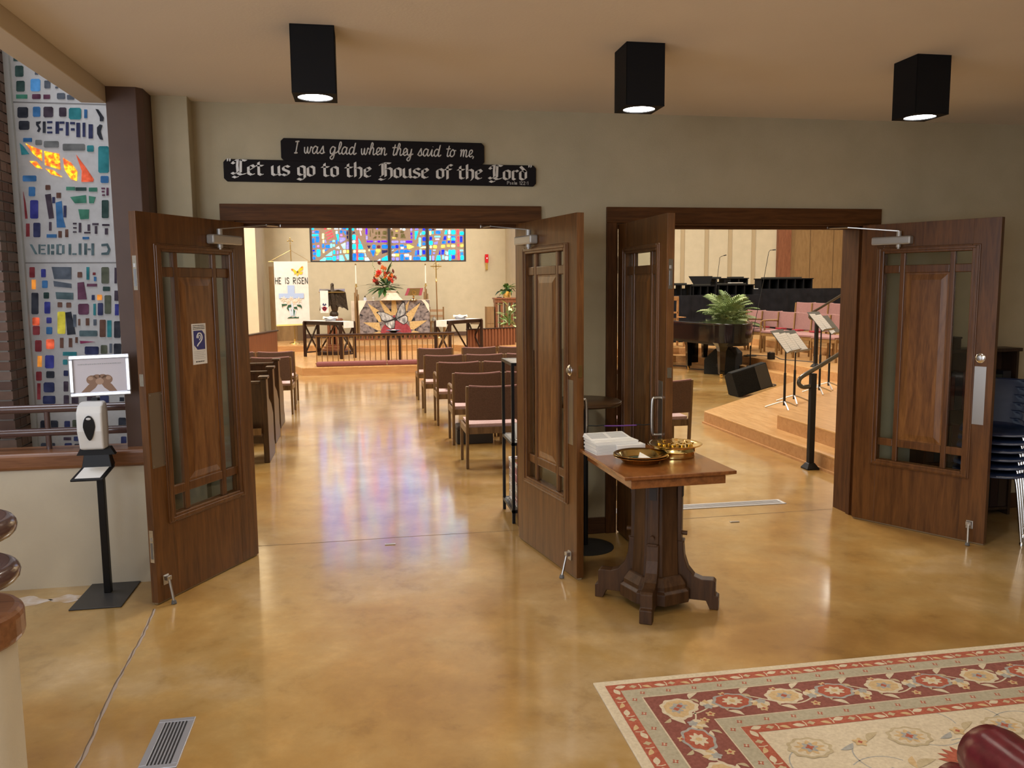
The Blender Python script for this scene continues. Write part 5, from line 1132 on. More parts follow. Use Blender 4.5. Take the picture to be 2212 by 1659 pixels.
def pull(t, s, x, z0, z1):
    """bowed tubular pull on the lobby face"""
    xx = s*x*LW; pts = [(xx,0,z0),(xx,-0.035,z0),(xx,-0.055,z0+0.02),(xx,-0.055,z1-0.02),(xx,-0.035,z1),(xx,0,z1)]
    MB().tube(catmull(pts, 5), 0.0095, 10).build('pull_handle', 'steel', t, smooth=True)
def thumbturn(t, s, x, z):
    xx = s*x*LW
    r = MB().lathe([(0.032,0.0),(0.032,0.006),(0.024,0.012),(0.0,0.013)], 24, (xx,LT,z), 'y').build('deadbolt', 'chrome', t, smooth=True)
    MB().lathe([(0.016,0.012),(0.016,0.020),(0.0,0.022)], 16, (xx,LT,z), 'y').build('thumb_turn', 'steel', r, smooth=True)
def closer_arm(t, sx, sy, theta, s, pin, foot):
    """two-link arm from the spindle on the leaf to a shoe under the door head; foot in world coordinates"""
    R = Matrix.Rotation(-theta if s > 0 else theta, 4, 'Z')
    Mi = (Matrix.Translation((pin[0],pin[1],0)) @ R).inverted()
    F = Mi @ Vector(foot); P0 = Vector((sx,sy,2.075)); mid = P0.lerp(F, 0.62) + Vector((0,0.05,0.010))
    a = MB(); a.bar(P0, mid, 0.020, 0.006); a.build('closer_arm', 'steel', t)
    a = MB(); a.cyl(mid, F, 0.006, n=8); a.build('closer_forearm', 'steel', t, smooth=True)
    a = MB(); a.box(F.x-0.04, F.x+0.04, F.y-0.015, F.y+0.015, F.z-0.010, F.z+0.012); a.build('arm_shoe', 'steel', t, bevel=0.004)

th = (2.0746, 1.7738, 1.5602, 2.1025)
P1, P2, P3, P4 = (-0.759,0.0), (1.048,0.0), (1.706,0.0), (3.542,0.0)
d1, a1, b1 = leaf('door_1', 'open oak door leaf bearing the ear-symbol notice, left of left doorway', P1, th[0], 1)
kickdown(d1, 1, 0.93); plate(d1, 1, 0.925, 0.76, 1.17, 0.105, 'bronze_plate')
edge_plate(d1, 1, 1.72, 1.90); edge_plate(d1, 1, 0.24, 0.42); edge_plate(d1, 1, 1.21, 1.275, False)
closer_arm(d1, a1, b1, th[0], 1, P1, (-0.50, 0.10, 2.118))
d2, a2, b2 = leaf('door_2', 'open oak door leaf between the doorways with dark push plate', P2, th[1], -1)
kickdown(d2, -1, 0.90); plate(d2, -1, 0.90, 0.80, 1.18, 0.085, 'steel'); thumbturn(d2, -1, 0.905, 1.235); pull(d2, -1, 0.91, 0.84, 1.06)
closer_arm(d2, a2, b2, th[1], -1, P2, (0.78, 0.10, 2.118))
e = MB().box(-LW-0.002, -LW, LT/2-0.012, LT/2+0.012, 1.20, 1.27).build('strike_plate', 'brass_dull', d2)
d3, a3, b3 = leaf('door_3', 'open oak door leaf at left side of the right doorway with bow handle', P3, th[2], 1)
edge_plate(d3, 1, 1.70, 1.87); edge_plate(d3, 1, 1.185, 1.245, False); pull(d3, 1, 0.925, 0.84, 1.06); plate(d3, 1, 0.905, 0.74, 1.16, 0.08, 'steel', 0.0)
closer_arm(d3, a3, b3, th[2], 1, P3, (1.98, 0.10, 2.118))
d4, a4, b4 = leaf('door_4', 'wide open oak door leaf at right beside the stacked navy chairs', P4, th[3], -1)
kickdown(d4, -1, 0.90); plate(d4, -1, 0.895, 0.80, 1.18, 0.105, 'steel'); thumbturn(d4, -1, 0.91, 1.235)
closer_arm(d4, a4, b4, th[3], -1, P4, (3.27, 0.10, 2.118))
# notice stuck on the raised panel of the first leaf (built in the leaf's frame)
def on_leaf(x, y, z, pin, theta, s):
    return (Matrix.Translation((pin[0],pin[1],0)) @ Matrix.Rotation(-theta if s > 0 else theta, 4, 'Z')) @ Vector((x,y,z))
p = on_leaf(0.505*LW, LT*0.5+0.0155, 1.29, P1, th[0], 1)
n = thing('assistive_listening_notice', 'white card with dark blue ear symbol stuck on the left door panel', 'notice', p, -th[0]+PI)
MB().box(-0.060,0.060,-0.0015,0.0,0,0.235).build('card', 'paper', n)
MB().box(-0.047,0.047,-0.0022,-0.0015,0.085,0.195).build('blue_field', 'navy', n)
ear = catmull([(-0.022,0,0.105),(-0.010,0,0.118),(0.004,0,0.128),(0.018,0,0.142),(0.022,0,0.160),(0.012,0,0.177),(-0.006,0,0.179),(-0.018,0,0.166),(-0.020,0,0.152)], 5)
MB().tube([(x,-0.0026,z) for x,_,z in ear], 0.0042, 6).build('ear_symbol', 'paper', n)
ear = catmull([(-0.008,0,0.150),(-0.008,0,0.162),(0.002,0,0.167),(0.010,0,0.160),(0.007,0,0.148),(-0.002,0,0.140)], 5)
MB().tube([(x,-0.0026,z) for x,_,z in ear], 0.0028, 6).build('ear_symbol', 'paper', n)
m = MB(); m.prism([(-0.047,0.085),(-0.020,0.085),(-0.047,0.112)], -0.0026, -0.0022, 'xz'); m.prism([(0.047,0.195),(0.026,0.195),(0.047,0.172)], -0.0026, -0.0022, 'xz'); m.build('corner_flash', 'paper', n)
for k, z in enumerate((0.222, 0.212, 0.203)): tiny_print(n, -0.050, 0.050, z, 0.0045, -0.0015, MT['ink'], seed=k)
for k, z in enumerate((0.072, 0.062, 0.052, 0.042, 0.032)): tiny_print(n, -0.050, 0.046-0.01*(k%2), z, 0.003, -0.0015, MT['greyink'], seed=k+9)
tiny_print(n, -0.036, 0.036, 0.012, 0.008, -0.0015, MT['ink'], seed=33)
# elastic cord between the two pulls
q1 = on_leaf(-0.91*LW, -0.050, 0.905, P2, th[1], -1); q2 = on_leaf(0.925*LW, -0.050, 0.905, P3, th[2], 1)
q0 = (q1+q2)/2; cd = thing('elastic_cord', 'purple elastic cord hooked between the two bow door handles', 'cord', q0)
a_, b_ = q1-q0, q2-q0
MB().tube([a_.lerp(b_,t)+Vector((0,0,-0.006*math.sin(PI*t))) for t in [0.28+0.06*i for i in range(9)]], 0.004, 8).build('cord_sleeve', plain('purple_cord', (0.12,0.035,0.22), 0.6), cd, smooth=True)
for u, v in ((0.0,0.30),(0.74,1.0)):
    MB().tube([a_.lerp(b_,u),a_.lerp(b_,(u+v)/2)+Vector((0,0,-0.004)),a_.lerp(b_,v)], 0.0032, 8).build('cord_hook', 'black', cd, smooth=True)

# ------------------------------------------------------------------ hand sanitizer stand
t = thing('sanitizer_stand', 'black floor stand carrying a white hand sanitizer dispenser by the half wall', 'stand', (-1.485,-0.595,0))
MB().box(-0.135,0.135,-0.205,0.205,0,0.008).build('base_plate', plain('stand_base', (0.035,0.033,0.032), 0.45), t, bevel=0.003)
MB().box(-0.019,0.019,0.02,0.058,0.008,1.13).build('pole', 'black', t, bevel=0.004)
MB().prism([(-0.10,0.815),(0.10,0.815),(0.075,0.86),(-0.075,0.86)], -0.02, 0.02, 'xz').build('mount_bracket', 'black', t)
fm = plain('dispenser_shell', (0.74,0.74,0.73), 0.22, coat=0.5)
d = MB(); d.rings([[(-w,-dp,z),(w,-dp,z),(w+0.004,-dp*0.25,z),(w,0.02,z),(-w,0.02,z),(-w-0.004,-dp*0.25,z)] for z, w, dp in ((0.852,0.056,0.055),(0.862,0.062,0.080),(0.96,0.066,0.098),(1.06,0.066,0.094),(1.095,0.063,0.075),(1.115,0.056,0.030))])
D = d.build('dispenser', fm, t, smooth=False, bevel=0.012, segs=3)
o = MB(); pts = [(0.031*math.cos(a)*(1.0 if math.sin(a) > 0 else 1-0.35*abs(math.sin(a))), 0.985+ (0.062 if math.sin(a) > 0 else 0.075)*math.sin(a)) for a in [2*PI*i/28 for i in range(28)]]
o.prism(pts, -0.103, -0.090, 'xz').build('viewing_window', plain('smoked_window', (0.008,0.008,0.009), 0.15), D, bevel=0.002)
MB().ball((0,-0.1035,1.030), 0.013, 0.002, 0.007, 12, 6).build('sensor_lens', plain('sensor_lens', (0.6,0.6,0.6), 0.2), D, smooth=True)
b = MB(); b.hexa([(-0.075,-0.035,0.735),(0.085,-0.035,0.735),(0.085,0.03,0.755),(-0.075,0.03,0.755),(-0.058,-0.01,0.855),(0.062,-0.01,0.855),(0.062,0.022,0.855),(-0.058,0.022,0.855)]); b.build('shroud', 'black', t, bevel=0.004)
b = MB(); b.hexa([(-0.085,-0.19,0.705),(0.080,-0.19,0.705),(0.090,0.00,0.742),(-0.075,0.00,0.742),(-0.085,-0.19,0.717),(0.080,-0.19,0.717),(0.090,0.00,0.754),(-0.075,0.00,0.754)]); tr = b.build('drip_tray', 'black', t, bevel=0.003)
MB().hexa([(-0.066,-0.178,0.7205),(0.062,-0.178,0.7205),(0.070,-0.03,0.7495),(-0.060,-0.03,0.7495),(-0.066,-0.178,0.7215),(0.062,-0.178,0.7215),(0.070,-0.03,0.7505),(-0.060,-0.03,0.7505)]).build('tray_liner', 'paper', tr)
# sign holder on top
sh = MB(); w, z0, z1 = 0.160, 1.135, 1.365; e = 0.022; yf, yb = -0.030, -0.012
sh.box(-w,w,yf,yb,z0,z0+e); sh.box(-w,w,yf,yb,z1-e,z1); sh.box(-w,-w+e,yf,yb,z0+e,z1-e); sh.box(w-e,w,yf,yb,z0+e,z1-e)
S_ = sh.build('sign_frame', plain('snap_frame_aluminium', (0.62,0.63,0.66), 0.28, 0.7), t, bevel=0.005, segs=3)
S_.location = (0.045,0,0); S_.rotation_euler = (math.radians(-6), math.radians(-1.5), 0)
MB().box(-w+e,w-e,-0.020,-0.014,z0+e,z1-e).build('poster', plain('poster_paper', (0.66,0.62,0.66), 0.7), S_)
tiny_print(S_, -0.115, 0.112, z1-e-0.030, 0.006, -0.0205, MT['greyink'], seed=4)
# printed picture of two cupped hands: flat print on the poster
hc = plain('printed_hands', (0.30,0.18,0.12), 0.8); hl = plain('printed_hands_light', (0.46,0.30,0.21), 0.8)
m = MB(); zb = z0+e+0.002
m.prism([(-0.105,zb),(-0.060,zb),(-0.030,zb+0.022),(-0.010,zb+0.050),(-0.040,zb+0.060),(-0.066,zb+0.040)], -0.0206, -0.020, 'xz'); m.prism([(0.085,zb),(0.045,zb),(0.018,zb+0.022),(0.0,zb+0.050),(0.030,zb+0.060),(0.058,zb+0.040)], -0.0206, -0.020, 'xz')
def blob(cx, cz, rx, rz, n=14): return [(cx+rx*math.cos(2*PI*i/n), cz+rz*math.sin(2*PI*i/n)) for i in range(n)]
m.prism(blob(-0.045,zb+0.068,0.030,0.026), -0.0207, -0.020, 'xz'); m.prism(blob(0.034,zb+0.068,0.030,0.026), -0.0207, -0.020, 'xz'); m.prism(blob(-0.018,zb+0.086,0.020,0.012), -0.0207, -0.020, 'xz'); m.prism(blob(0.012,zb+0.086,0.020,0.012), -0.0207, -0.020, 'xz')
m.build('printed_hands', hc, S_)
m = MB(); m.prism(blob(-0.005,zb+0.058,0.022,0.018), -0.0211, -0.0205, 'xz'); m.prism(blob(-0.052,zb+0.076,0.014,0.010), -0.0211, -0.0205, 'xz'); m.prism(blob(0.042,zb+0.076,0.014,0.010), -0.0211, -0.0205, 'xz'); m.build('printed_hands', hl, S_)

# ------------------------------------------------------------------ pedestal table
TX, TY, TH = 1.520, -1.235, 0.785
t = thing('pedestal_table', 'oak pedestal table with cross feet holding the brass plates', 'table', (TX,TY,0), math.radians(2.5))
tw, td = 0.300, 0.385
# top: bevelled board and apron block beneath
o = MB(); o.rings([[(-tw,-td,TH-0.018),(tw,-td,TH-0.018),(tw,td,TH-0.018),(-tw,td,TH-0.018)],[(-tw,-td,TH),(tw,-td,TH),(tw,td,TH),(-tw,td,TH)]])
o.rings([[(-tw+0.045,-td+0.03,TH-0.030),(tw-0.045,-td+0.03,TH-0.030),(tw-0.045,td-0.03,TH-0.030),(-tw+0.045,td-0.03,TH-0.030)],[(-tw+0.004,-td+0.004,TH-0.018),(tw-0.004,-td+0.004,TH-0.018),(tw-0.004,td-0.004,TH-0.018),(-tw+0.004,td-0.004,TH-0.018)]])
o.build('tabletop', 'table_top', t, bevel=0.003)
MB().box(-tw+0.045,tw-0.045,-td+0.03,td-0.03,TH-0.070,TH-0.030).build('apron', 'table_top', t, bevel=0.003)
ped = Matrix.Rotation(math.radians(-29-2.5), 4, 'Z'); off = Matrix.Translation((0.008,-0.055,0))
# octagonal shaft, slightly tapering, with recessed slots
s = MB(); s.T = off @ ped @ Matrix.Rotation(PI/8, 4, 'Z')
def octring(r, z): return [(r*math.cos(PI/4*k), r*math.sin(PI/4*k), z) for k in range(8)]
s.rings([octring(0.135,0.16), octring(0.128,0.30), octring(0.118,0.66), octring(0.122,TH-0.070)])
s.build('shaft', 'table_dark', t, bevel=0.004)
s = MB(); s.T = off @ ped @ Matrix.Rotation(PI/8, 4, 'Z')
s.rings([octring(0.200,0.045), octring(0.200,0.105), octring(0.180,0.118), octring(0.180,0.140), octring(0.150,0.178), octring(0.140,0.182)])
s.build('stepped_base', 'table_dark', t, bevel=0.003)
for k in range(4):
    A = off @ ped @ Matrix.Rotation(-PI/2+k*PI/2, 4, 'Z')
    f = MB(); f.T = A
    prof = [(0.10,0.045),(0.255,0.045),(0.255,0.045),(0.315,0.045),(0.315,0.0),(0.335,0.0),(0.335,0.065),(0.318,0.078),(0.318,0.150),(0.305,0.160),(0.245,0.160),(0.205,0.175),(0.170,0.215),(0.152,0.275),(0.145,0.36),(0.10,0.36)]
    prof = [(0.10,0.045),(0.27,0.045),(0.29,0.0),(0.335,0.0),(0.335,0.072),(0.318,0.080),(0.318,0.150),(0.305,0.162),(0.245,0.160),(0.205,0.175),(0.172,0.215),(0.152,0.275),(0.145,0.36),(0.10,0.36)]
    f.prism(prof, -0.033, 0.033, 'xz'); F_ = f.build('foot', 'table_dark', t, bevel=0.004)
    r = MB(); r.T = A; r.box(0.112,0.136,-0.030,0.030,0.36,TH-0.072); r.box(0.10,0.150,-0.026,0.026,0.352,0.366); r.build('buttress', 'table_dark', t, bevel=0.003)
    r = MB(); r.T = A; r.box(0.128,0.140,-0.018,0.018,0.60,0.665); r.build('carved_notch', plain('notch_dark_%d' % k, (0.012,0.006,0.003), 0.6), t)
    r = MB(); r.T = A; r.cyl((0.13,0.0,0.40), (0.163,0.0,0.40), 0.012, n=10); r.build('peg', 'table_dark', t, smooth=True)

def table_pt(x, y): return (x, y, TH)
# bulletins: fanned stack of folded sheets
bt = thing('bulletin_stack', 'stack of white printed bulletins on the table corner beside the door', 'papers', (1.368,-0.985,TH), math.radians(6))
bt.scale = (1,1,1)
for k in range(12):
    z = k*0.0058; sh_ = 0.0016*k; tilt = 0.004*math.sin(k*1.7)
    a = MB(); 
    a.box(-0.130+tilt,0.130+tilt,-0.095+sh_,0.095+sh_*0.3,z,z+0.0052); a.build('bulletin', 'paper', bt)
z = 12*0.0058
a = MB(); a.hexa([(-0.135,-0.01,z),(0.118,-0.01,z),(0.118,0.115,z),(-0.135,0.115,z),(-0.135,-0.004,z+0.004),(0.118,-0.004,z+0.004),(0.110,0.112,z+0.022),(-0.127,0.112,z+0.022)]); top = a.build('top_bulletin', 'paper', bt, bevel=0.002)
a = MB(); a.box(-0.01,0.252-0.09,-0.100,-0.030,0.0,0.050); a.build('folded_bulletins', 'paper', bt, bevel=0.002)
ml = MB()
for r_ in range(5):
    for c_ in range(2):
        x0 = -0.120+c_*0.12; u = 0.12+0.16*r_; y = -0.004+u*0.116; zz = z+0.004+u*0.018+0.0008
        ml.hexa([(x0,y,zz),(x0+0.100,y,zz),(x0+0.100,y+0.008,zz+0.0012),(x0,y+0.008,zz+0.0012),(x0,y,zz+0.0004),(x0+0.100,y,zz+0.0004),(x0+0.100,y+0.008,zz+0.0016),(x0,y+0.008,zz+0.0016)])
ml.build('printed_text', 'greyink', bt)
ml = MB()
for k in range(9): ml.box(-0.1305,0.1305,-0.0965+0.0016*k,-0.0955+0.0016*k,k*0.0058+0.0051,k*0.0058+0.0060)
ml.build('sheet_shadow_line', 'greyink', bt)
# offering plates: two nested brass plates
def plate_prof(dz): return [(0.0,dz),(0.085,dz),(0.098,dz+0.004),(0.118,dz+0.030),(0.140,dz+0.036),(0.146,dz+0.034),(0.147,dz+0.037),(0.140,dz+0.040),(0.116,dz+0.034),(0.095,dz+0.008),(0.083,dz+0.004),(0.0,dz+0.004)]
op = thing('offering_plate', 'two nested brass offering plates with folded white paper inside', 'plate', (1.432,-1.300,TH), 0)
MB().lathe(plate_prof(0.0), 48).build('plate', 'brass', op, smooth=True)
MB().lathe([(r*0.995,z+0.010) for r,z in plate_prof(0.0)], 48).build('plate', 'brass', op, smooth=True)
MB().lathe([(0.0,0.0148),(0.078,0.0148),(0.078,0.0158),(0.0,0.0158)], 32).build('felt_pad', plain('green_felt', (0.03,0.05,0.025), 0.95), op)
a = MB(); a.hexa([(-0.03,-0.04,0.017),(0.045,-0.05,0.017),(0.060,0.01,0.017),(-0.01,0.02,0.017),(-0.02,-0.03,0.030),(0.035,-0.048,0.020),(0.050,0.01,0.022),(0.0,0.015,0.050)]); a.build('folded_paper', 'paper', op)
a = MB(); a.hexa([(-0.075,-0.03,0.017),(-0.02,-0.045,0.017),(-0.015,-0.02,0.017),(-0.07,-0.005,0.017),(-0.075,-0.03,0.020),(-0.02,-0.045,0.019),(-0.015,-0.02,0.019),(-0.07,-0.005,0.022)]); a.build('banknote', plain('banknote', (0.30,0.34,0.26), 0.8), op)
# communion tray with a ring of small cups
ct = thing('communion_tray', 'round brass communion tray filled with small sealed cups on the table', 'tray', (1.668,-1.180,TH), 0)
MB().lathe([(0.0,0.0),(0.108,0.0),(0.112,0.004),(0.112,0.030),(0.114,0.033),(0.112,0.036),(0.112,0.052),(0.135,0.062),(0.148,0.065),(0.150,0.069),(0.144,0.071),(0.126,0.066),(0.110,0.062),(0.0,0.060)], 48).build('tray_body', 'brass', ct, smooth=True)
cup = None; pk = plain('cup_foil', (0.70,0.55,0.50), 0.25, 0.6)
for ring, cnt in ((0.0,1),(0.045,6),(0.088,11)):
    for k in range(cnt):
        a = 2*PI*k/max(cnt,1)+ring*9
        loc = (ring*math.cos(a), ring*math.sin(a), 0.0615)
        if cup is None: cup = MB().lathe([(0.010,0.0),(0.015,0.012),(0.018,0.014),(0.018,0.0155),(0.0,0.016)], 14).build('cup', pk if k % 3 else MT['brass'], ct, smooth=True, loc=loc)
        else: inst(cup, ct, loc)
# ------------------------------------------------------------------ tall stand hidden behind the second leaf
t = thing('cocktail_stand', 'tall stand with dark round top and black round base behind the table', 'stand', (1.40,-0.285,0))
MB().lathe([(0.0,0.0),(0.19,0.0),(0.19,0.006),(0.17,0.012),(0.03,0.018),(0.0,0.018)], 40).build('base', plain('stand_base_iron', (0.020,0.020,0.020), 0.5), t, smooth=True)
MB().cyl((0,0,0.016),(0,0,0.955), 0.020, n=14).build('pole', 'black', t, smooth=True)
MB().lathe([(0.0,0.955),(0.225,0.955),(0.235,0.965),(0.235,0.978),(0.225,0.985),(0.0,0.985)], 48).build('round_top', wood('stand_top_oak', (0.05,0.025,0.010), (0.11,0.055,0.024), 'x', 0.35), t, smooth=True)

# ------------------------------------------------------------------ black metal shelf in the left doorway
t = thing('metal_shelf', 'slim black metal frame shelf standing behind the middle door leaf', 'shelf', (1.20,0.560,0))
w, d_, h_ = 0.165, 0.205, 1.18
for sx in (-1, 1):
    for sy in (-1, 1): MB().box(sx*w-0.011, sx*w+0.011, sy*d_-0.011, sy*d_+0.011, 0, h_-0.022).build('post', 'black', t)
shm = plain('shelf_board_grey', (0.10,0.088,0.070), 0.5)
for z in (0.10, 0.60, h_):
    b = MB()
    for sx in (-1,1): b.box(sx*w-0.011,sx*w+0.011,-d_+0.011,d_-0.011,z-0.022,z)
    for sy in (-1,1): b.box(-w-0.011,w+0.011,sy*d_-0.011,sy*d_+0.011,z-0.022,z)
    b.build('shelf_rim', 'black', t)
    MB().box(-w+0.011,w-0.011,-d_+0.011,d_-0.011,z-0.016,z-0.002).build('shelf_board', shm, t)
# white basket of books on its bottom shelf, small leaflet rack on the middle one
bk = thing('wire_basket', 'white basket of red books on the bottom of the black metal shelf', 'basket', (1.205,0.56,0.10))
b = MB(); bw, bd, bh = 0.135, 0.165, 0.30
for k in range(8):
    x = -bw+2*bw*k/7
    for sy in (-1,1): b.cyl((x,sy*bd,0.0),(x,sy*bd,bh), 0.003, n=6)
    y = -bd+2*bd*k/7
    for sx in (-1,1): b.cyl((sx*bw,y,0.0),(sx*bw,y,bh), 0.003, n=6)
for z in (0.06,0.12,0.18,0.24): b.tube([(-bw,-bd,z),(bw,-bd,z),(bw,bd,z),(-bw,bd,z)], 0.003, 6, closed=True)
b.build('basket_wire', 'white_plastic', bk)
b = MB()
for sy in (-1,1): b.box(-bw-0.006,bw+0.006,sy*bd-0.008,sy*bd+0.008,bh,bh+0.022)
for sx in (-1,1): b.box(sx*bw-0.008,sx*bw+0.008,-bd+0.008,bd-0.008,bh,bh+0.022)
b.box(-bw,bw,-bd,bd,0.001,0.010); b.build('basket_rim', 'white_plastic', bk, bevel=0.003)
bc = [plain('book_pink', (0.55,0.06,0.14), 0.6), plain('book_red', (0.40,0.03,0.05), 0.6), plain('book_buff', (0.55,0.40,0.28), 0.6), MT['paper']]
for k in range(6):
    z = 0.012+k*0.045
    bo = MB(); bo.box(-0.118,0.118,-0.150,0.150,0.0,0.041); o = bo.build('book', bc[(k*5+1)%4 if k < 3 else k % 2], bevel=0.004, loc=(1.205,0.56,0.10+z))
    tag(o, ('lowest','second lowest','third lowest','fourth lowest','second highest','topmost')[k]+' book in the white basket on the metal shelf', 'book', 'books in the white basket')
t2 = thing('leaflet_holder', 'small clear leaflet holder on the middle board of the metal shelf', 'leaflet holder', (1.15,0.53,0.60))
MB().hexa([(-0.08,-0.09,0.0),(0.08,-0.09,0.0),(0.08,0.05,0.0),(-0.08,0.05,0.0),(-0.08,-0.07,0.006),(0.08,-0.07,0.006),(0.08,0.055,0.10),(-0.08,0.055,0.10)]).build('holder', plain('acrylic_white', (0.55,0.55,0.55), 0.2), t2, bevel=0.003)
MB().hexa([(-0.07,-0.06,0.008),(0.07,-0.06,0.008),(0.07,0.05,0.098),(-0.07,0.05,0.098),(-0.07,-0.062,0.014),(0.07,-0.062,0.014),(0.07,0.048,0.106),(-0.07,0.048,0.106)]).build('leaflet', 'paper', t2)

# ------------------------------------------------------------------ navy stacking chairs at the right edge
shell_m = plain('navy_plastic', (0.012,0.022,0.058), 0.30)
def stack_chair(label, loc, rotz):
    t = thing('stacking_chair', label, 'chair', loc, rotz, 'stack of navy school chairs')
    # shell profile: x forward, z up; seat then back
    prof = [(0.215,0.425),(0.20,0.442),(0.12,0.448),(0.0,0.440),(-0.10,0.436),(-0.165,0.452),(-0.195,0.50),(-0.215,0.60),(-0.245,0.72),(-0.262,0.775)]
    P = catmull([(x,0,z) for x,z in prof], 3); m = len(P); L=[]
    rows = []
    for i, p in enumerate(P):
        u = i/(m-1); hw_ = 0.215 - 0.035*max(0,(u-0.55)/0.45) - 0.05*max(0,(u-0.92)/0.08)
        row = []
        for j in range(9):
            v = -1+2*j/8; curl = 0.026*abs(v)**3
            row.append((p.x + (curl if u > 0.55 else 0), v*hw_, p.z + (curl if u <= 0.55 else 0)))
        rows.append(row)
    mb = MB(); V = [[mb._v(q) for q in r] for r in rows]
    for i in range(m-1):
        for j in range(8): mb._f([V[i][j],V[i][j+1],V[i+1][j+1],V[i+1][j]])
    o = mb.build('shell', shell_m, t, smooth=True); sm = o.modifiers.new('thick','SOLIDIFY'); sm.thickness = 0.007
    for sy in (-1,1):
        MB().tube(catmull([(0.235,sy*0.215,0.018),(0.185,sy*0.165,0.395),(0.16,sy*0.14,0.428),(0.0,sy*0.12,0.426)],5), 0.0105, 10).build('leg', 'chrome', t, smooth=True)
        MB().tube(catmull([(-0.235,sy*0.215,0.018),(-0.155,sy*0.165,0.395),(-0.13,sy*0.14,0.428),(0.0,sy*0.12,0.426)],5), 0.0105, 10).build('leg', 'chrome', t, smooth=True)
        for sx in (-1,1): MB().lathe([(0.0,0.0),(0.015,0.0),(0.015,0.014),(0.011,0.022),(0.0,0.022)], 12, (sx*0.237,sy*0.217,0.0)).build('foot_glide', 'chrome', t, smooth=True)
    return t
words = ('bottom','second','third','fourth','fifth','top')
sc0 = stack_chair('bottom chair of the navy plastic stack beside right door leaf', (4.225,-0.52,0.0), math.radians(-135))
for k in range(1,6):
    dup(sc0, (4.225+0.013*k, -0.52+0.006*k, 0.054*k), math.radians(-135), words[k]+' chair of the navy plastic stack beside right door leaf')
# ------------------------------------------------------------------ dark bookcase behind the right door leaf
t = thing('bookcase', 'dark bookcase against the wall behind the right door leaf', 'bookcase', (4.33,-0.098,0))
bm_ = wood('bookcase_wood', (0.020,0.010,0.006), (0.050,0.026,0.014), 'z', 0.4)
w = 0.37
MB().box(-w,-w+0.02,-0.075,0.080,0,1.22).build('side_panel', bm_, t); MB().box(w-0.02,w,-0.075,0.080,0,1.22).build('side_panel', bm_, t)
MB().box(-w-0.02,w+0.02,-0.085,0.084,1.22,1.245).build('top', bm_, t, bevel=0.003); MB().box(-w+0.02,w-0.02,0.070,0.080,0.03,1.22).build('back_panel', bm_, t)
for z in (0.06,0.42,0.80): MB().box(-w+0.02,w-0.02,-0.070,0.070,z-0.02,z).build('shelf', bm_, t)
ORD = ('first','second','third','fourth','fifth','sixth','seventh','eighth','ninth','tenth','eleventh','twelfth'); rb = random.Random(5); cols = [plain('dark_book_%d'%i, c, 0.6) for i,c in enumerate(((0.03,0.012,0.012),(0.05,0.03,0.02),(0.015,0.015,0.02),(0.07,0.02,0.018),(0.02,0.03,0.028)))]
for lv, z in (('bottom',0.061),('middle',0.421),('upper',0.801)):
    x = -w+0.028; k = 0
    while x < w-0.09:
        bw_ = rb.uniform(0.060,0.072); bh_ = rb.uniform(0.22,0.29); k += 1
        o = MB().box(0,bw_-0.002,-0.060,0.055,0,bh_).build('book', cols[rb.randrange(5)], bevel=0.003, loc=(4.33+x,-0.098,z))
        tag(o, 'dark bound volume, %s from the left on the %s shelf of the bookcase' % (ORD[k-1], lv), 'book', 'books in the dark bookcase'); x += bw_+0.002
o = thing('wooden_box', 'small dark wooden box on top of the bookcase', 'box', (4.16,-0.098,1.245))
MB().box(-0.07,0.07,-0.06,0.06,0,0.075).build('body', bm_, o, bevel=0.003); MB().box(-0.075,0.075,-0.065,0.065,0.075,0.088).build('lid', bm_, o, bevel=0.003); MB().lathe([(0.012,0.088),(0.008,0.12),(0.011,0.135),(0.0,0.14)],12).build('knob', bm_, o, smooth=True)
# ------------------------------------------------------------------ burgundy leather armchair, bottom right corner
lm = mottled('burgundy_leather', [(0.35,(0.085,0.008,0.014)),(0.65,(0.125,0.014,0.022))], (14,14,14), 2, rough=0.26, bump=0.06, spec=0.5)
t = thing('leather_armchair', 'glossy burgundy leather armchair arm on the rug at bottom right', 'armchair', (ARM_X, ARM_Y, 0.011), ARM_R)
for sy in (-1,1):
    a = MB(); a.tube([(0.005,0,0.56),(0.0,-0.012,0.56),(0.0,-0.05,0.56),(0.0,-0.35,0.565),(0.0,-0.70,0.575),(0.0,-0.72,0.575)], [0.055,0.072,0.080,0.080,0.080,0.06], 24)
    o = a.build('rolled_arm', lm, t, smooth=True, loc=(sy*0.36+0.36,0,0))
    b = MB(); b.box(-0.055,0.055,-0.70,-0.035,0.12,0.55); b.build('arm_side', lm, t, bevel=0.03, segs=3, loc=(sy*0.36+0.36,0,0))
MB().box(0.08,0.64,-0.66,0.02,0.30,0.47).build('seat_cushion', lm, t, bevel=0.05, segs=4)
MB().box(0.08,0.64,-0.66,-0.02,0.12,0.30).build('seat_frame', lm, t, bevel=0.02)
MB().hexa([(0.06,-0.78,0.30),(0.66,-0.78,0.30),(0.66,-0.62,0.30),(0.06,-0.62,0.30),(0.06,-0.92,0.98),(0.66,-0.92,0.98),(0.66,-0.76,0.98),(0.06,-0.76,0.98)]).build('backrest', lm, t, bevel=0.05, segs=4)
a = MB(); a.tube([(0.03,0.155,0.385),(0.03,0.145,0.385),(0.03,0.11,0.385),(0.03,-0.04,0.385),(0.03,-0.20,0.385)], [0.03,0.052,0.066,0.066,0.05], 20); a.build('arm_scroll', lm, t, smooth=True)
for sx in (0.02,0.70):
    for y in (-0.06,-0.70): MB().cyl((sx,y,0.0),(sx,y,0.13), 0.018, 0.028, n=12).build('leg', 'dark_wood', t, smooth=True)

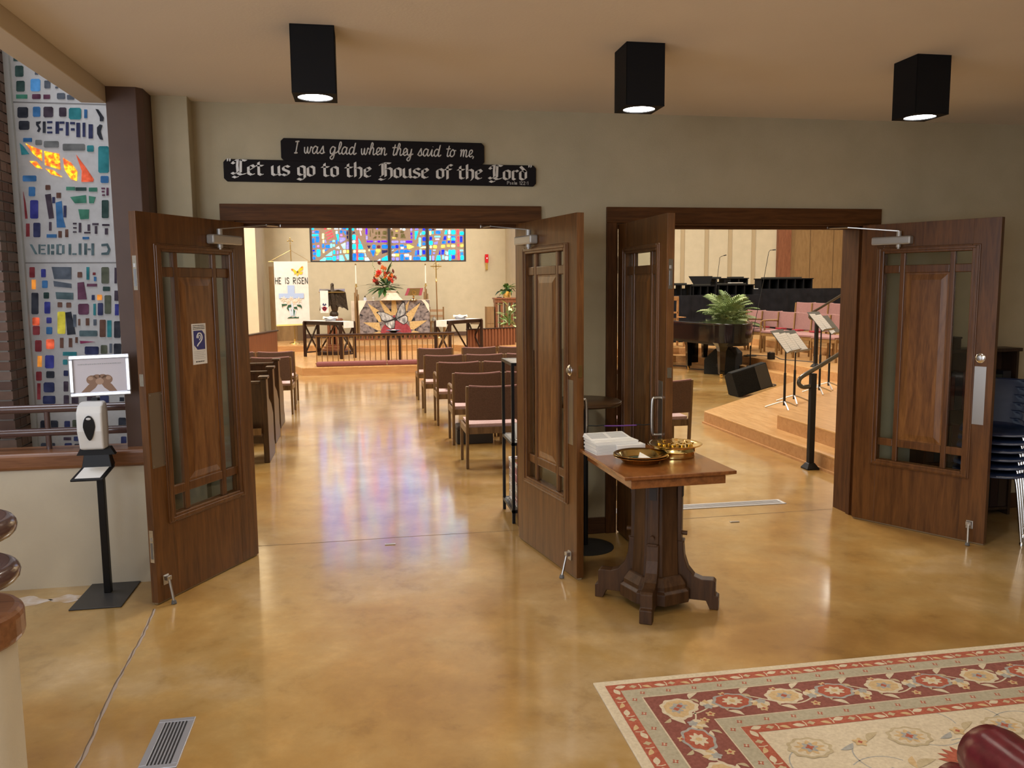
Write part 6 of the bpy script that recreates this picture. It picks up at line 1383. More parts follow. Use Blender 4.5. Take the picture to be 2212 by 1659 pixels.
# ------------------------------------------------------------------ oriental rug (flat woven pattern laid out as thin inlays)
RX0, RX1, RY1, RY0 = 0.932, 3.60, -2.150, -5.75
rug = thing('oriental_rug', 'ivory rug with maroon floral border lying at bottom right', 'rug', (RX0, RY1, 0))
RW, RL = RX1-RX0, RY1-RY0
def pile(name, stops): return mottled(name, stops, (60,60,60), 1.2, rough=0.97, bump=0.4, bdist=0.003)
RC = {'ivory':pile('rug_ivory',[(0.3,(0.56,0.47,0.33)),(0.7,(0.70,0.61,0.45))]),'red':pile('rug_red',[(0.3,(0.34,0.075,0.04)),(0.7,(0.46,0.13,0.075))]),'grey':pile('rug_grey',[(0.3,(0.37,0.33,0.23)),(0.7,(0.47,0.42,0.31))]),
      'maroon':pile('rug_maroon',[(0.3,(0.20,0.060,0.045)),(0.7,(0.28,0.095,0.072))]),'gold':pile('rug_gold',[(0.3,(0.53,0.36,0.17)),(0.7,(0.64,0.47,0.26))]),'slate':pile('rug_slate',[(0.3,(0.30,0.30,0.28)),(0.7,(0.42,0.41,0.38))]),'tan':pile('rug_tan',[(0.3,(0.44,0.35,0.21)),(0.7,(0.54,0.45,0.29))])}
MB().box(0,RW,-RL,0,0,0.009).build('rug_base', RC['ivory'], rug, bevel=0.003)
class Lay:
    def __init__(self): self.m = {}
    def poly(self, c, lvl, pts):
        mb = self.m.setdefault((c,lvl), MB()); self.k = getattr(self,'k',0)+1; z = 0.0094+0.0005*lvl+0.0000004*self.k
        # star-shaped fan so that concave outlines stay clean
        cx = sum(p[0] for p in pts)/len(pts); cy = sum(p[1] for p in pts)/len(pts)
        v0 = mb._v((cx,cy,z)); V = [mb._v((p[0],p[1],z)) for p in pts]
        for i in range(len(V)): mb._f([v0,V[i],V[(i+1)%len(V)]])
    def strip(self, c, lvl, pts, w):
        mb = self.m.setdefault((c,lvl), MB()); z = 0.0094+0.0004*lvl; L=[];R=[]
        for i,p in enumerate(pts):
            a = Vector(pts[max(i-1,0)]); b = Vector(pts[min(i+1,len(pts)-1)]); d = (b-a).normalized(); o = Vector((-d.y,d.x))*w/2
            L.append((p[0]+o.x,p[1]+o.y,z)); R.append((p[0]-o.x,p[1]-o.y,z))
        mb.quadstrip(L,R)
    def flush(self, name, parent):
        for (c,l),mb in self.m.items():
            for f in mb.bm.faces:
                if f.normal.z < 0: pass
            o = mb.build(name+'_'+c, RC[c], parent); o['kind'] = 'stuff'
LAY = Lay()
def frame(c, lvl, a, b):
    for x0,x1,y0,y1 in ((a,RW-a,-b,-a),(a,RW-a,-RL+a,-RL+b),(a,b,-RL+b,-b),(RW-b,RW-a,-RL+b,-b)):
        LAY.poly(c, lvl, [(x0,y0),(x1,y0),(x1,y1),(x0,y1)])
frame('red',0,0.045,0.095); frame('grey',0,0.095,0.165); frame('maroon',0,0.170,0.388); frame('grey',0,0.392,0.462); frame('red',0,0.464,0.510)
for d in (0.044,0.166,0.390,0.511): frame('ivory' if d in (0.166,0.390) else 'red',1,d-0.0025,d+0.0025)
def ros(cx,cy,r,n,c,lvl,dep=0.25,rot=0.0,sq=1.0,ang=0.0):
    P=[]
    for k in range(n*6):
        a=2*PI*k/(n*6); rr=r*(1-dep*0.5+dep*0.5*math.cos(n*a)); x=rr*math.cos(a+rot); y=rr*math.sin(a+rot)*sq
        P.append((cx+x*math.cos(ang)-y*math.sin(ang), cy+x*math.sin(ang)+y*math.cos(ang)))
    LAY.poly(c,lvl,P)
def lf(cx,cy,l,w,ang,c,lvl,bend=0.0):
    P=[]
    for k in range(9): u=k/8; P.append((u*l, w*math.sin(PI*u)*0.5+bend*math.sin(PI*u)))
    for k in range(7,0,-1): u=k/8; P.append((u*l, -w*math.sin(PI*u)*0.5+bend*math.sin(PI*u)))
    LAY.poly(c,lvl,[(cx+x*math.cos(ang)-y*math.sin(ang), cy+x*math.sin(ang)+y*math.cos(ang)) for x,y in P])
rr_ = random.Random(11)
def along(side, s, t):
    """s along the side, t in from the edge -> rug coordinates; angle of travel"""
    if side == 0: return (s, -t), 0.0
    if side == 1: return (t, -s), -PI/2
    if side == 2: return (s, -RL+t), 0.0
    return (RW-t, -s), -PI/2
for side in range(4):
    Ls = RW if side in (0,2) else RL
    for t,c2 in ((0.070,'ivory'),(0.487,'ivory')):
        s = t+0.03; k = 0
        while s < Ls-t:
            (x,y),a = along(side,s,t); kk = k % 3
            if kk == 0: lf(x-0.022*math.cos(a),y-0.022*math.sin(a),0.052,0.026,a+0.25*(-1)**k,c2,1)
            elif kk == 1: ros(x,y,0.017,4,'tan',1,0.35,a,0.8)
            else: lf(x-0.02*math.cos(a),y-0.02*math.sin(a),0.046,0.020,a-0.5,'gold',1,0.006)
            if k % 2: LAY.strip(c2,1,[(x+0.03*math.cos(a)-0.018*math.sin(a),y+0.03*math.sin(a)+0.018*math.cos(a)),(x+0.034*math.cos(a),y+0.034*math.sin(a)),(x+0.030*math.cos(a)+0.018*math.sin(a),y+0.03*math.sin(a)-0.018*math.cos(a))],0.005)
            s += 0.058; k += 1
    for t in (0.130,0.427):
        s = t+0.05
        while s < Ls-t:
            (x,y),a = along(side,s,t); ros(x,y,0.014,4,'red',1,0.55,a+0.4); ros(x,y,0.005,4,'ivory',2,0.2); s += 0.115
    # main border: undulating vine with rosettes, palmettes and leaves
    t0 = 0.279; s = 0.22; V=[]
    while s < Ls-0.2:
        (x,y),a = along(side, s, t0+0.055*math.sin(2*PI*(s-0.2)/0.46)); V.append((x,y)); s += 0.02
    LAY.strip('ivory',1,V,0.007)
    s = 0.29; k = 0
    while s < Ls-0.25:
        (x,y),a = along(side, s, t0+(0.012 if k%2 else -0.010)); m = k % 4
        if m == 0:
            ros(x,y,0.084,9,'ivory',2,0.10,0,0.78,a); ros(x,y,0.066,9,'gold',3,0.08,0,0.75,a); ros(x,y,0.036,6,'slate',4,0.4,0,0.8,a); ros(x,y,0.014,4,'red',5,0.3)
        elif m == 2:
            ros(x,y,0.090,8,'slate',2,0.12,0,0.75,a); ros(x,y,0.074,8,'red',3,0.10,0,0.75,a); ros(x,y,0.046,8,'ivory',4,0.35,0,0.8,a); ros(x,y,0.014,6,'gold',5,0.2)
        else:
            for q in range(5): lf(x,y,0.066-0.010*abs(q-2),0.030,a+(0.9 if k%4==1 else -2.2)+(q-2)*0.52,'gold' if q%2 else 'ivory',2,0.006)
            ros(x,y,0.022,5,'slate',3,0.3); 
        (x2,y2),_ = along(side, s+0.062, t0-0.060*(-1)**k); lf(x2,y2,0.070,0.026,a+0.7*(-1)**k,'ivory',2,0.012); lf(x2,y2,0.046,0.018,a-0.9*(-1)**k,'tan',2,0.008)
        (x3,y3),_ = along(side, s+0.100, t0+0.070*(-1)**k); ros(x3,y3,0.021,5,'gold',2,0.4); ros(x3,y3,0.008,4,'red',3,0.3)
        s += 0.115; k += 1
# field: vines, palmettes and red serrated flowers
fx0, fy0 = 0.53, -0.53
for i in range(9):
    for j in range(13):
        cx = fx0+0.12+0.205*i+(0.10 if j%2 else 0); cy = fy0-0.12-0.195*j
        if cx > RW-0.62 or cy < -RL+0.62: continue
        m = (i*2+j) % 4
        if m == 0: ros(cx,cy,0.090,10,'tan',1,0.12,0,0.8); ros(cx,cy,0.074,10,'ivory',2,0.1,0,0.8); ros(cx,cy,0.060,9,'gold',3,0.4,0,0.8); ros(cx,cy,0.034,6,'slate',4,0.4); ros(cx,cy,0.018,4,'red',5,0.5)
        elif m == 1 and (i+j) % 3 == 0:
            for q in range(9): lf(cx,cy,0.105,0.030,PI*q/8,'red',1)
            ros(cx,cy,0.042,7,'gold',2,0.3)
        elif m == 2: ros(cx,cy,0.030,5,'gold',1,0.4); ros(cx,cy,0.010,4,'red',2,0.3); lf(cx+0.03,cy,0.09,0.028,0.6,'tan',1,0.01); lf(cx-0.03,cy,0.08,0.024,3.6,'slate',1,0.01)
        else: lf(cx,cy,0.11,0.036,rr_.uniform(0,6.3),'tan',1,0.014); lf(cx,cy,0.08,0.026,rr_.uniform(0,6.3),'gold',1,0.01)
        a0 = rr_.uniform(0,6.3); LAY.strip('slate',0,[(cx+0.02*k*math.cos(a0+0.12*k), cy+0.02*k*math.sin(a0+0.12*k)) for k in range(3,12)],0.005)
LAY.flush('rug_motif', rug)

# ================================================================== SANCTUARY
# ------------------------------------------------------------------ aisle chairs
def aisle_chair(label, loc, rotz=0.0, arm=0, group='upholstered aisle chairs', kind='brown'):
    """faces +y; origin on the floor under the rear feet line, x centred"""
    t = thing('upholstered_chair', label, 'chair', loc, rotz, group)
    w = 0.262; wd = 'chair_wood' if kind == 'brown' else 'choir_wood'
    for sx in (-1,1):
        MB().hexa([(sx*w-0.014,-0.018,0),(sx*w+0.014,-0.018,0),(sx*w+0.014,0.022,0),(sx*w-0.014,0.022,0),(sx*w-0.014,-0.075,0.80),(sx*w+0.014,-0.075,0.80),(sx*w+0.014,-0.035,0.80),(sx*w-0.014,-0.035,0.80)]).build('leg', wd, t, bevel=0.006)
        MB().box(sx*w-0.014,sx*w+0.014,0.42,0.462,0,0.405).build('leg', wd, t, bevel=0.006)
        MB().box(sx*w-0.012,sx*w+0.012,0.02,0.42,0.335,0.400).build('side_rail', wd, t, bevel=0.004)
    MB().box(-w+0.014,w-0.014,-0.010,0.016,0.335,0.400).build('rear_rail', wd, t, bevel=0.004); MB().box(-w+0.014,w-0.014,0.43,0.455,0.335,0.400).build('front_rail', wd, t, bevel=0.004)
    # seat cushion, crowned
    s = MB(); n = 6; rows = []
    for i in range(n+1):
        v = -1+2*i/n; rows.append([(u*(w-0.016), 0.235+v*0.235, 0.43+0.035*(1-u**4)*(1-v**4)) for u in [-1+2*j/6 for j in range(7)]])
    V = [[s._v(p) for p in r] for r in rows]; Bt = [[s._v((p[0]*0.98, 0.235+(p[1]-0.235)*0.98, 0.400)) for p in r] for r in rows]
    for i in range(n):
        for j in range(6): s._f([V[i][j],V[i][j+1],V[i+1][j+1],V[i+1][j]]); s._f([Bt[i][j],Bt[i+1][j],Bt[i+1][j+1],Bt[i][j+1]])
    for i in range(n): s._f([V[i][0],V[i+1][0],Bt[i+1][0],Bt[i][0]]); s._f([V[i][6],Bt[i][6],Bt[i+1][6],V[i+1][6]])
    for j in range(6): s._f([V[0][j],Bt[0][j],Bt[0][j+1],V[0][j+1]]); s._f([V[n][j],V[n][j+1],Bt[n][j+1],Bt[n][j]])
    s.build('seat', 'seat_pale' if kind == 'brown' else 'mauve', t, smooth=True)
    # curved backrest pad with a darker outer cover
    def pad(y0, y1, z0, z1, mat, name, dip=0.012):
        m = MB(); R = []
        for i in range(9):
            u = -1+2*i/8; x = u*(w-0.012); cy = -0.028*(1-u*u); tz = z1-dip*(1-u*u)
            f = lambda z: -0.075*(z/0.8)
            R.append([(x,f(z0)+y0+cy,z0),(x,f(z0)+y1+cy,z0),(x,f(tz)+y1+cy,tz),(x,f(tz)+y0+cy,tz)])
        m.rings(R); return m.build(name, mat, t, bevel=0.008)
    pad(-0.012, 0.018, 0.475, 0.812, 'mauve', 'backrest')
    pad(-0.018, -0.012, 0.480, 0.800, 'brownfab' if kind == 'brown' else 'choir_wood', 'back_cover')
    for sx in ((-1,1) if arm == 2 else ((arm,) if arm else ())):
        A = MB(); A.tube(catmull([(sx*w,-0.045,0.625),(sx*w,0.15,0.635),(sx*w,0.38,0.635),(sx*w,0.445,0.615),(sx*w,0.448,0.56),(sx*w,0.445,0.40)],4), 0.016, 8); A.build('armrest', wd, t, smooth=True)
    return t
rows_r = [(2.25,0.92,'nearest the doors'),(3.47,0.92,'second from the doors'),(4.80,0.865,'third from the doors'),(5.92,0.784,'fourth from the doors'),(7.29,0.782,'fifth from the doors')]
colw = ('aisle-end chair','second chair from the aisle','third chair from the aisle','fourth chair from the aisle')
src = {}
for ri,(y,x0,rw) in enumerate(rows_r):
    for ci in range(4):
        arm = -1 if (ci == 0 and ri in (1,2)) else 0
        x = x0+0.272+0.565*ci + (0.12 if (ri == 4 and ci > 0) else 0)
        lab = 'brown-backed %s in the right block row %s' % (colw[ci], rw)
        if arm not in src: src[arm] = aisle_chair(lab, (x,y,0), 0, arm)
        else: dup(src[arm], (x,y,0), 0, lab)
for ri,(y,x1) in enumerate(((6.22,-1.0),(7.26,-1.036))):
    for ci in range(3):
        dup(src[0], (x1-0.272-0.565*ci, y, 0), 0, 'brown-backed %s, %s chair row left of aisle' % (colw[ci], ('nearer','farther')[ri]))
hb = None
for k,(x,y,z) in enumerate(((1.55,3.60,0.47),(1.10,4.93,0.47),(1.66,4.95,0.47),(1.05,6.05,0.47),(1.62,6.05,0.47),(1.05,7.43,0.47))):
    lab = 'red hymnal lying on the seat of %s' % ('second chair, second row right of aisle','aisle chair, third row right of aisle','second chair, third row right of aisle','aisle chair, fourth row right of aisle','second chair, fourth row right of aisle','aisle chair, fifth row right of aisle')[k]
    if hb is None:
        hb = thing('hymnal', lab, 'book', (x,y,z), 0.1, 'red hymnals on the aisle chairs'); MB().box(-0.11,0.11,-0.08,0.08,0,0.036).build('cover', 'red', hb, bevel=0.004); MB().box(-0.105,0.112,-0.074,0.082,0.005,0.031).build('pages', 'paper', hb)
    else: dup(hb, (x,y,z), 0.1*k, lab)
k = thing('kneeler_box', 'low black padded kneeler box under the aisle chair, second row right', 'kneeler', (1.17,3.62,0))
MB().box(-0.20,0.20,-0.12,0.12,0,0.155).build('box', plain('kneeler_black', (0.015,0.012,0.012), 0.6), k, bevel=0.006); MB().box(-0.20,0.20,-0.125,0.125,0.155,0.205).build('pad', plain('kneeler_pad', (0.05,0.035,0.03), 0.8), k, bevel=0.02, segs=3)
# ------------------------------------------------------------------ pews, left of the aisle
def pew(label, loc):
    t = thing('pew', label, 'pew', loc, 0, 'dark oak pews left of the aisle'); L = 2.6
    prof = [(-0.03,0),(0.50,0),(0.50,0.10),(0.44,0.16),(0.44,0.44),(0.30,0.56),(0.10,0.64),(0.075,0.84),(0.06,0.86),(-0.07,0.86),(-0.085,0.84),(-0.05,0.45),(-0.03,0.10)]
    for x in (0.0,-L): MB().prism(prof, x-0.055, x, 'yz').build('pew_end', 'pew', t, bevel=0.006)
    for x in (0.0,-L): MB().box(x-0.075,x+0.018,-0.10,0.055,0.845,0.872).build('end_cap', 'pew', t, bevel=0.006)
    MB().hexa([(-L,-0.03,0.20),(-0.055,-0.03,0.20),(-0.055,0.0,0.20),(-L,0.0,0.20),(-L,-0.07,0.80),(-0.055,-0.07,0.80),(-0.055,-0.04,0.80),(-L,-0.04,0.80)]).build('backrest', 'pew', t)
    MB().box(-L,-0.055,-0.085,-0.025,0.795,0.825).build('top_rail', 'pew', t, bevel=0.006)
    MB().box(-L,-0.055,0.0,0.44,0.40,0.44).build('seat', 'pew', t, bevel=0.006); MB().box(-L,-0.06,0.02,0.43,0.44,0.485).build('seat_cushion', 'mauve', t, bevel=0.015)
    MB().box(-L,-0.055,-0.16,-0.04,0.29,0.305).build('book_rack', 'pew', t); MB().box(-L,-0.055,-0.16,-0.15,0.305,0.37).build('rack_rail', 'chair_wood', t)
    return t
p0 = pew('dark oak pew nearest the doors, left of the aisle', (-0.965,2.98,0))
dup(p0, (-1.012,4.04,0), 0, 'middle dark oak pew of three, left of the aisle'); dup(p0, (-1.055,5.09,0), 0, 'dark oak pew farthest from the doors, left of the aisle')

# ------------------------------------------------------------------ communion rail and kneelers
Z1, Z2 = 0.155, 0.31
t = thing('communion_rail', 'long wooden communion rail with slim balusters before the altar', 'railing', (0.435,12.27,Z1))
hl_ = 1.465
MB().box(-hl_,hl_,-0.045,0.045,0.590,0.620).build('top_rail', wood('rail_top_dark', (0.03,0.012,0.006), (0.07,0.03,0.015), 'x', 0.3), t, bevel=0.006)
MB().box(-hl_+0.01,hl_-0.01,-0.018,0.018,0.566,0.590).build('under_rail', 'choir_wood', t)
MB().box(-hl_,hl_,-0.018,0.018,0.0,0.022).build('foot_rail', 'choir_wood', t)
b0 = None; n = 27
for i in range(n):
    x = -hl_+0.03+(2*hl_-0.06)*i/(n-1)
    if b0 is None: b0 = MB().box(-0.010,0.010,-0.010,0.010,0.022,0.566).build('baluster', 'choir_wood', t, loc=(x,0,0))
    else: inst(b0, t, (x,0,0))
for k,(a,b) in enumerate(((-0.98,0.43),(0.44,1.90))):
    o = MB().box(a-(a+b)/2,b-(a+b)/2,-0.12,0.12,0,0.088).build('kneeler_cushion', 'kneel', loc=((a+b)/2,11.72,Z1), bevel=0.03, segs=3)
    tag(o, 'plum kneeler cushion in front of the communion rail, %s half' % ('left','right')[k], 'cushion', 'kneeler cushions')
# ------------------------------------------------------------------ X-braced side tables
def xtable(label, loc, rot):
    t = thing('side_table', label, 'table', loc, rot); L, Wd, H = 0.62, 0.20, 0.83
    MB().box(-L-0.02,L+0.02,-Wd-0.02,Wd+0.02,H-0.025,H).build('tabletop', 'dark_wood', t, bevel=0.004)
    MB().box(-L+0.02,L-0.02,-Wd+0.01,Wd-0.01,H-0.085,H-0.025).build('apron', 'dark_wood', t)
    for sx in (-1,1):
        for sy in (-1,1): MB().box(sx*L-0.028,sx*L+0.028,sy*Wd-0.028,sy*Wd+0.028,0,H-0.025).build('leg', 'dark_wood', t, bevel=0.004)
        MB().bar((sx*L,-Wd+0.02,0.10),(sx*L,Wd-0.02,H-0.10),0.03,0.03,(1,0,0)).build('brace', 'dark_wood', t); MB().bar((sx*L,Wd-0.02,0.10),(sx*L,-Wd+0.02,H-0.10),0.03,0.028,(1,0,0)).build('brace', 'dark_wood', t)
        MB().bar((sx*L,-Wd,0.10),(sx*L,Wd,0.10),0.03,0.03).build('stretcher', 'dark_wood', t)
    for sy in (-1,1):
        if sy > 0:
            MB().bar((-L+0.03,sy*Wd,0.10),(-0.02,sy*Wd,H-0.10),0.028,0.03).build('brace', 'dark_wood', t); MB().bar((L-0.03,sy*Wd,0.10),(0.02,sy*Wd,H-0.10),0.028,0.03).build('brace', 'dark_wood', t)
    return t
def runner(label, loc, rot):
    L, Wd, H = 0.66, 0.15, 0.83; c = MB(); c.box(-L,L,-Wd,Wd,0.0,0.004)
    for sx in (-1,1): c.box(*sorted((sx*L,sx*(L+0.004))),-Wd,Wd,-0.14,0.004)
    o = c.build('table_runner', 'white_cloth', loc=(loc[0],loc[1],loc[2]+H), rot=(0,0,rot)); return tag(o, label, 'cloth')
RL_, RR_ = math.radians(-47), math.radians(47)
xtable('dark X-braced side table left of the altar with white runner', (-0.80,13.98,Z1), RL_); runner('white runner laid along the left X-braced table', (-0.80,13.98,Z1), RL_)
xtable('dark X-braced side table right of the altar with white runner', (2.16,13.70,Z1), RR_); runner('white runner laid along the right X-braced table', (2.16,13.70,Z1), RR_)
def basin(label, loc):
    t = thing('covered_tray', label, 'tray', loc); 
    MB().lathe([(0.0,0.0),(0.11,0.0),(0.155,0.075),(0.160,0.085),(0.0,0.070)], 24).build('tray', plain('pewter_tray', (0.45,0.46,0.52), 0.35, 0.5), t, smooth=True)
    c = MB(); n = 24; R = []
    for r,z in ((0.0,0.090),(0.10,0.092),(0.165,0.088),(0.172,0.060)): R.append([(max(r,0.001)*math.cos(2*PI*k/n), max(r,0.001)*math.sin(2*PI*k/n), z+ (0.018*math.sin(5*2*PI*k/n) if r > 0.15 else 0)) for k in range(n)])
    c.rings(R, cap=False); c.build('linen_cover', 'white_cloth', t, smooth=True)
basin('linen covered tray on the left X-braced table', (-0.76,13.96,Z1+0.834)); basin('linen covered tray on the right X-braced table', (2.20,13.75,Z1+0.834))
# small font table behind the rail
t = thing('font_table', 'small dark table holding a shallow bowl behind the communion rail', 'table', (0.625,12.86,Z1))
MB().box(-0.17,0.17,-0.15,0.15,0.575,0.600).build('tabletop', 'dark_wood', t, bevel=0.004)
for sx in (-1,1):
    for sy in (-1,1): MB().box(sx*0.125-0.022,sx*0.125+0.022,sy*0.11-0.022,sy*0.11+0.022,0,0.575).build('leg', 'dark_wood', t)
o = thing('baptismal_bowl', 'shallow silver bowl with white napkin on the small dark table', 'bowl', (0.625,12.86,Z1+0.60))
MB().lathe([(0.0,0.0),(0.055,0.0),(0.06,0.006),(0.10,0.030),(0.165,0.052),(0.165,0.056),(0.10,0.038),(0.0,0.012)], 32).build('bowl', 'steel', o, smooth=True); MB().ball((0,0,0.055),0.05,0.05,0.014,14,6).build('napkin', 'white_cloth', o, smooth=True)

# ------------------------------------------------------------------ altar and its frontal
AX, AY = 0.833, 17.55
t = thing('altar', 'altar table draped in white with a grey butterfly quilt frontal', 'altar', (AX,AY+0.30,Z2))
hwA = 0.955; HA = 1.075
MB().box(-hwA+0.05,hwA-0.05,-0.26,0.30,0.16,HA-0.03).build('altar_body', 'cherry', t); MB().box(-hwA+0.04,hwA-0.04,-0.27,0.31,HA-0.03,HA).build('altar_top', 'cherry', t)
MB().box(-hwA-0.05,hwA+0.12,-0.30,0.34,0.0,0.04).build('altar_plinth', 'cherry', t)
for i in range(15): MB().box(-hwA+0.04+i*0.128,-hwA+0.09+i*0.128,-0.25,-0.20,0.04,0.16).build('base_slat', 'cherry', t)
def Q(cx, cy): return (-0.955+(cx-215)*(1.91/1262.0), HA-(cy-740)*(0.885/580.0))
quilt = mottled('grey_batik', [(0.35,(0.055,0.045,0.050)),(0.5,(0.20,0.165,0.165)),(0.65,(0.28,0.235,0.23))], (9,9,9), 1.2, rough=0.95)
goldf = mottled('gold_batik', [(0.35,(0.46,0.30,0.12)),(0.65,(0.60,0.43,0.21))], (20,20,20), 1.5, rough=0.95)
F_ = MB().prism([Q(*p) for p in ((215,740),(1477,740),(1477,1060),(1477,1322),(215,1322),(215,1000))], -0.288, -0.280, 'xz').build('quilt_frontal', quilt, t)
def qp(mat, y, pts, name): return MB().prism([Q(*p) for p in pts], y-0.002, y, 'xz').build(name, mat, F_)
for ray in (((362,780),(565,920),(600,1120),(545,1120)),((575,740),(605,740),(785,945),(780,1010),(690,1010)),((795,740),(868,740),(892,930),(850,1010),(780,1000)),((1115,740),(1060,960),(1030,960),(1040,830)),((1315,782),(1140,1110),(1080,1115),(1050,980)),((1430,1105),(1190,1265),(1115,1265),(1105,1120)),((275,1125),(560,1130),(590,1275),(530,1272)),((440,1322),(560,1285),(600,1322)),((1290,1322),(1170,1280),(1130,1322))):
    qp(goldf, -0.288, ray, 'sun_ray')
redq = mottled('red_batik', [(0.35,(0.24,0.03,0.045)),(0.65,(0.32,0.055,0.07))], (12,12,12), 1.5, rough=0.95); blk = plain('black_applique', (0.010,0.010,0.014), 0.9)
for tri in (((785,950),(740,900),(785,890)),((1050,930),(1085,940),(1060,960)),((1190,1040),(1215,1105),(1140,1112)),((555,1125),(512,1120),(520,1070)),((535,1275),(440,1250),(520,1300)),((1190,1270),(1230,1240),(1220,1290)),((225,970),(285,1000),(225,1010)),((290,850),(340,870),(280,875)),((1450,935),(1455,960),(1390,970)),((1380,795),(1340,840),(1370,830))): qp(blk, -0.2885, tri, 'black_patch')
qp(redq, -0.290, [(588,1322)]+[(862-275*math.cos(a),1322-225*math.sin(a)) for a in [PI*i/20 for i in range(21)]]+[(1137,1322)], 'red_sun'); qp(redq, -0.290, [(810,1010),(850,1000),(850,1040),(815,1040)], 'red_patch')
wing = mottled('grey_wing_print', [(0.34,(0.13,0.135,0.15)),(0.5,(0.34,0.345,0.36)),(0.66,(0.60,0.60,0.62))], (16,16,6), 1.2, rough=0.9)
W1 = [(1005,755),(1028,770),(1040,860),(1050,960),(1020,1000),(900,1060),(865,1090),(855,1060),(880,960),(930,840)]
W2 = [(1040,1000),(1078,1030),(1080,1110),(1050,1150),(1000,1178),(950,1150),(880,1100),(866,1075),(930,1045)]
W3 = [(512,950),(540,932),(640,940),(740,985),(835,1050),(845,1075),(760,1100),(670,1125),(600,1090),(575,1010)]
W4 = [(660,1135),(760,1105),(845,1080),(850,1130),(835,1245),(760,1255),(700,1210),(665,1170)]
for w_ in (W1,W2,W3,W4):
    qp(blk, -0.292, w_, 'wing_edge'); cx = sum(p[0] for p in w_)/len(w_); cy = sum(p[1] for p in w_)/len(w_)
    qp(wing, -0.294, [(cx+(p[0]-cx)*0.86, cy+(p[1]-cy)*0.86) for p in w_], 'wing')
qp(blk, -0.296, [(845,1040),(865,1050),(872,1100),(858,1112),(842,1070)], 'butterfly_body')
# linens: fair linen on top and hanging corners
lin = MB(); lin.box(-hwA-0.02,hwA+0.02,-0.30,0.33,HA,HA+0.006)
lin.prism([Q(*p) for p in ((200,738),(345,738),(300,830),(235,930),(205,1000))], -0.302, -0.296, 'xz'); lin.prism([Q(*p) for p in ((1330,738),(1395,738),(1462,810),(1478,962),(1430,890),(1385,800))], -0.302, -0.296, 'xz')
lin.box(-hwA-0.22,-hwA-0.02,0.05,0.30,HA-0.55,HA-0.01); lin.build('fair_linen', 'cream_cloth', t)
zt = Z2+HA+0.006
# vase with flowers
fa = thing('flower_arrangement', 'tall arrangement of orange and red flowers in an urn on the altar', 'flowers', (0.60,17.75,zt))
MB().lathe([(0.0,0.0),(0.065,0.0),(0.065,0.02),(0.03,0.05),(0.03,0.10),(0.075,0.18),(0.085,0.26),(0.07,0.31),(0.090,0.36),(0.085,0.36),(0.0,0.33)], 24).build('urn', plain('bronze_urn', (0.22,0.13,0.055), 0.4, 0.6), fa, smooth=True)
def bloom(mat, r):
    m = MB()
    for ring,(k,tilt,rr) in enumerate(((7,0.35,1.0),(6,0.75,0.75),(5,1.15,0.5))):
        for j in range(k):
            a = 2*PI*j/k+ring*0.4; d = Vector((math.cos(a)*math.cos(tilt), math.sin(a)*math.cos(tilt), math.sin(tilt))); s_ = Vector((-math.sin(a),math.cos(a),0))
            tip = d*r*rr; m.rings([[Vector((0,0,-0.2*r)), d*r*rr*0.55+s_*r*0.30, tip, d*r*rr*0.55-s_*r*0.30],[Vector((0,0,-0.1*r)), d*r*rr*0.55+s_*r*0.28+Vector((0,0,0.10*r)), tip+Vector((0,0,0.05*r)), d*r*rr*0.55-s_*r*0.28+Vector((0,0,0.10*r))]])
    me = m.mesh('flower'); me.materials.append(mat); return me
fl = {'o':bloom(plain('orange_petal', (0.72,0.16,0.03), 0.7),0.055),'r':bloom(plain('coral_red_petal', (0.70,0.045,0.03), 0.7),0.060),'w':bloom(plain('white_petal', (0.75,0.70,0.55), 0.7),0.038),'d':bloom(plain('russet_petal', (0.22,0.045,0.025), 0.7),0.045),'y':bloom(plain('chartreuse_petal', (0.45,0.48,0.05), 0.7),0.042)}
def FQ(cx, cy): return ((cx-690)*0.001513, (455-cy)*0.001513+0.42)
for kx,(c,cx,cy) in enumerate((('r',578,238),('r',680,265),('r',790,382),('o',660,165),('o',690,190),('o',705,315),('o',555,295),('o',750,345),('o',625,140),('w',652,200),('w',622,318),('w',560,335),('w',852,368),('d',585,65),('d',480,330),('d',855,330),('r',515,385),('d',540,400),('y',680,350),('w',632,380),('d',820,210),('o',790,285),('d',545,430),('d',760,250))):
    x,z = FQ(cx,cy); o = bpy.data.objects.new('flower', fl[c]); C.objects.link(o); o.parent = fa; o.location = (x,-0.10+0.10*abs(x)+0.03*math.sin(kx*2.1),z); o.rotation_euler = (1.1+0.3*math.sin(kx), 0.3*math.sin(kx*3), kx); o.scale = (1.7,1.7,1.7)
def leafmesh(name, mat, l, w, n=5, droop=0.25):
    m = MB(); L=[];R=[];Md=[]
    for i in range(n+1):
        u = i/n; hw2 = w*0.5*math.sin(PI*min(0.999,u*0.94+0.05))**0.8; z = -droop*l*u*u
        L.append((u*l,hw2,z+0.15*hw2)); R.append((u*l,-hw2,z+0.15*hw2)); Md.append((u*l,0,z))
    m.quadstrip(L,Md); m.quadstrip(Md,R); me = m.mesh(name); me.materials.append(mat)
    for p in me.polygons: p.use_smooth = True
    return me
lm_ = [leafmesh('leaf', MT['leaf_dark'], 0.30, 0.05), leafmesh('leaf', MT['leaf'], 0.22, 0.06), leafmesh('leaf', MT['leaf_light'], 0.20, 0.03)]
rf = random.Random(3)
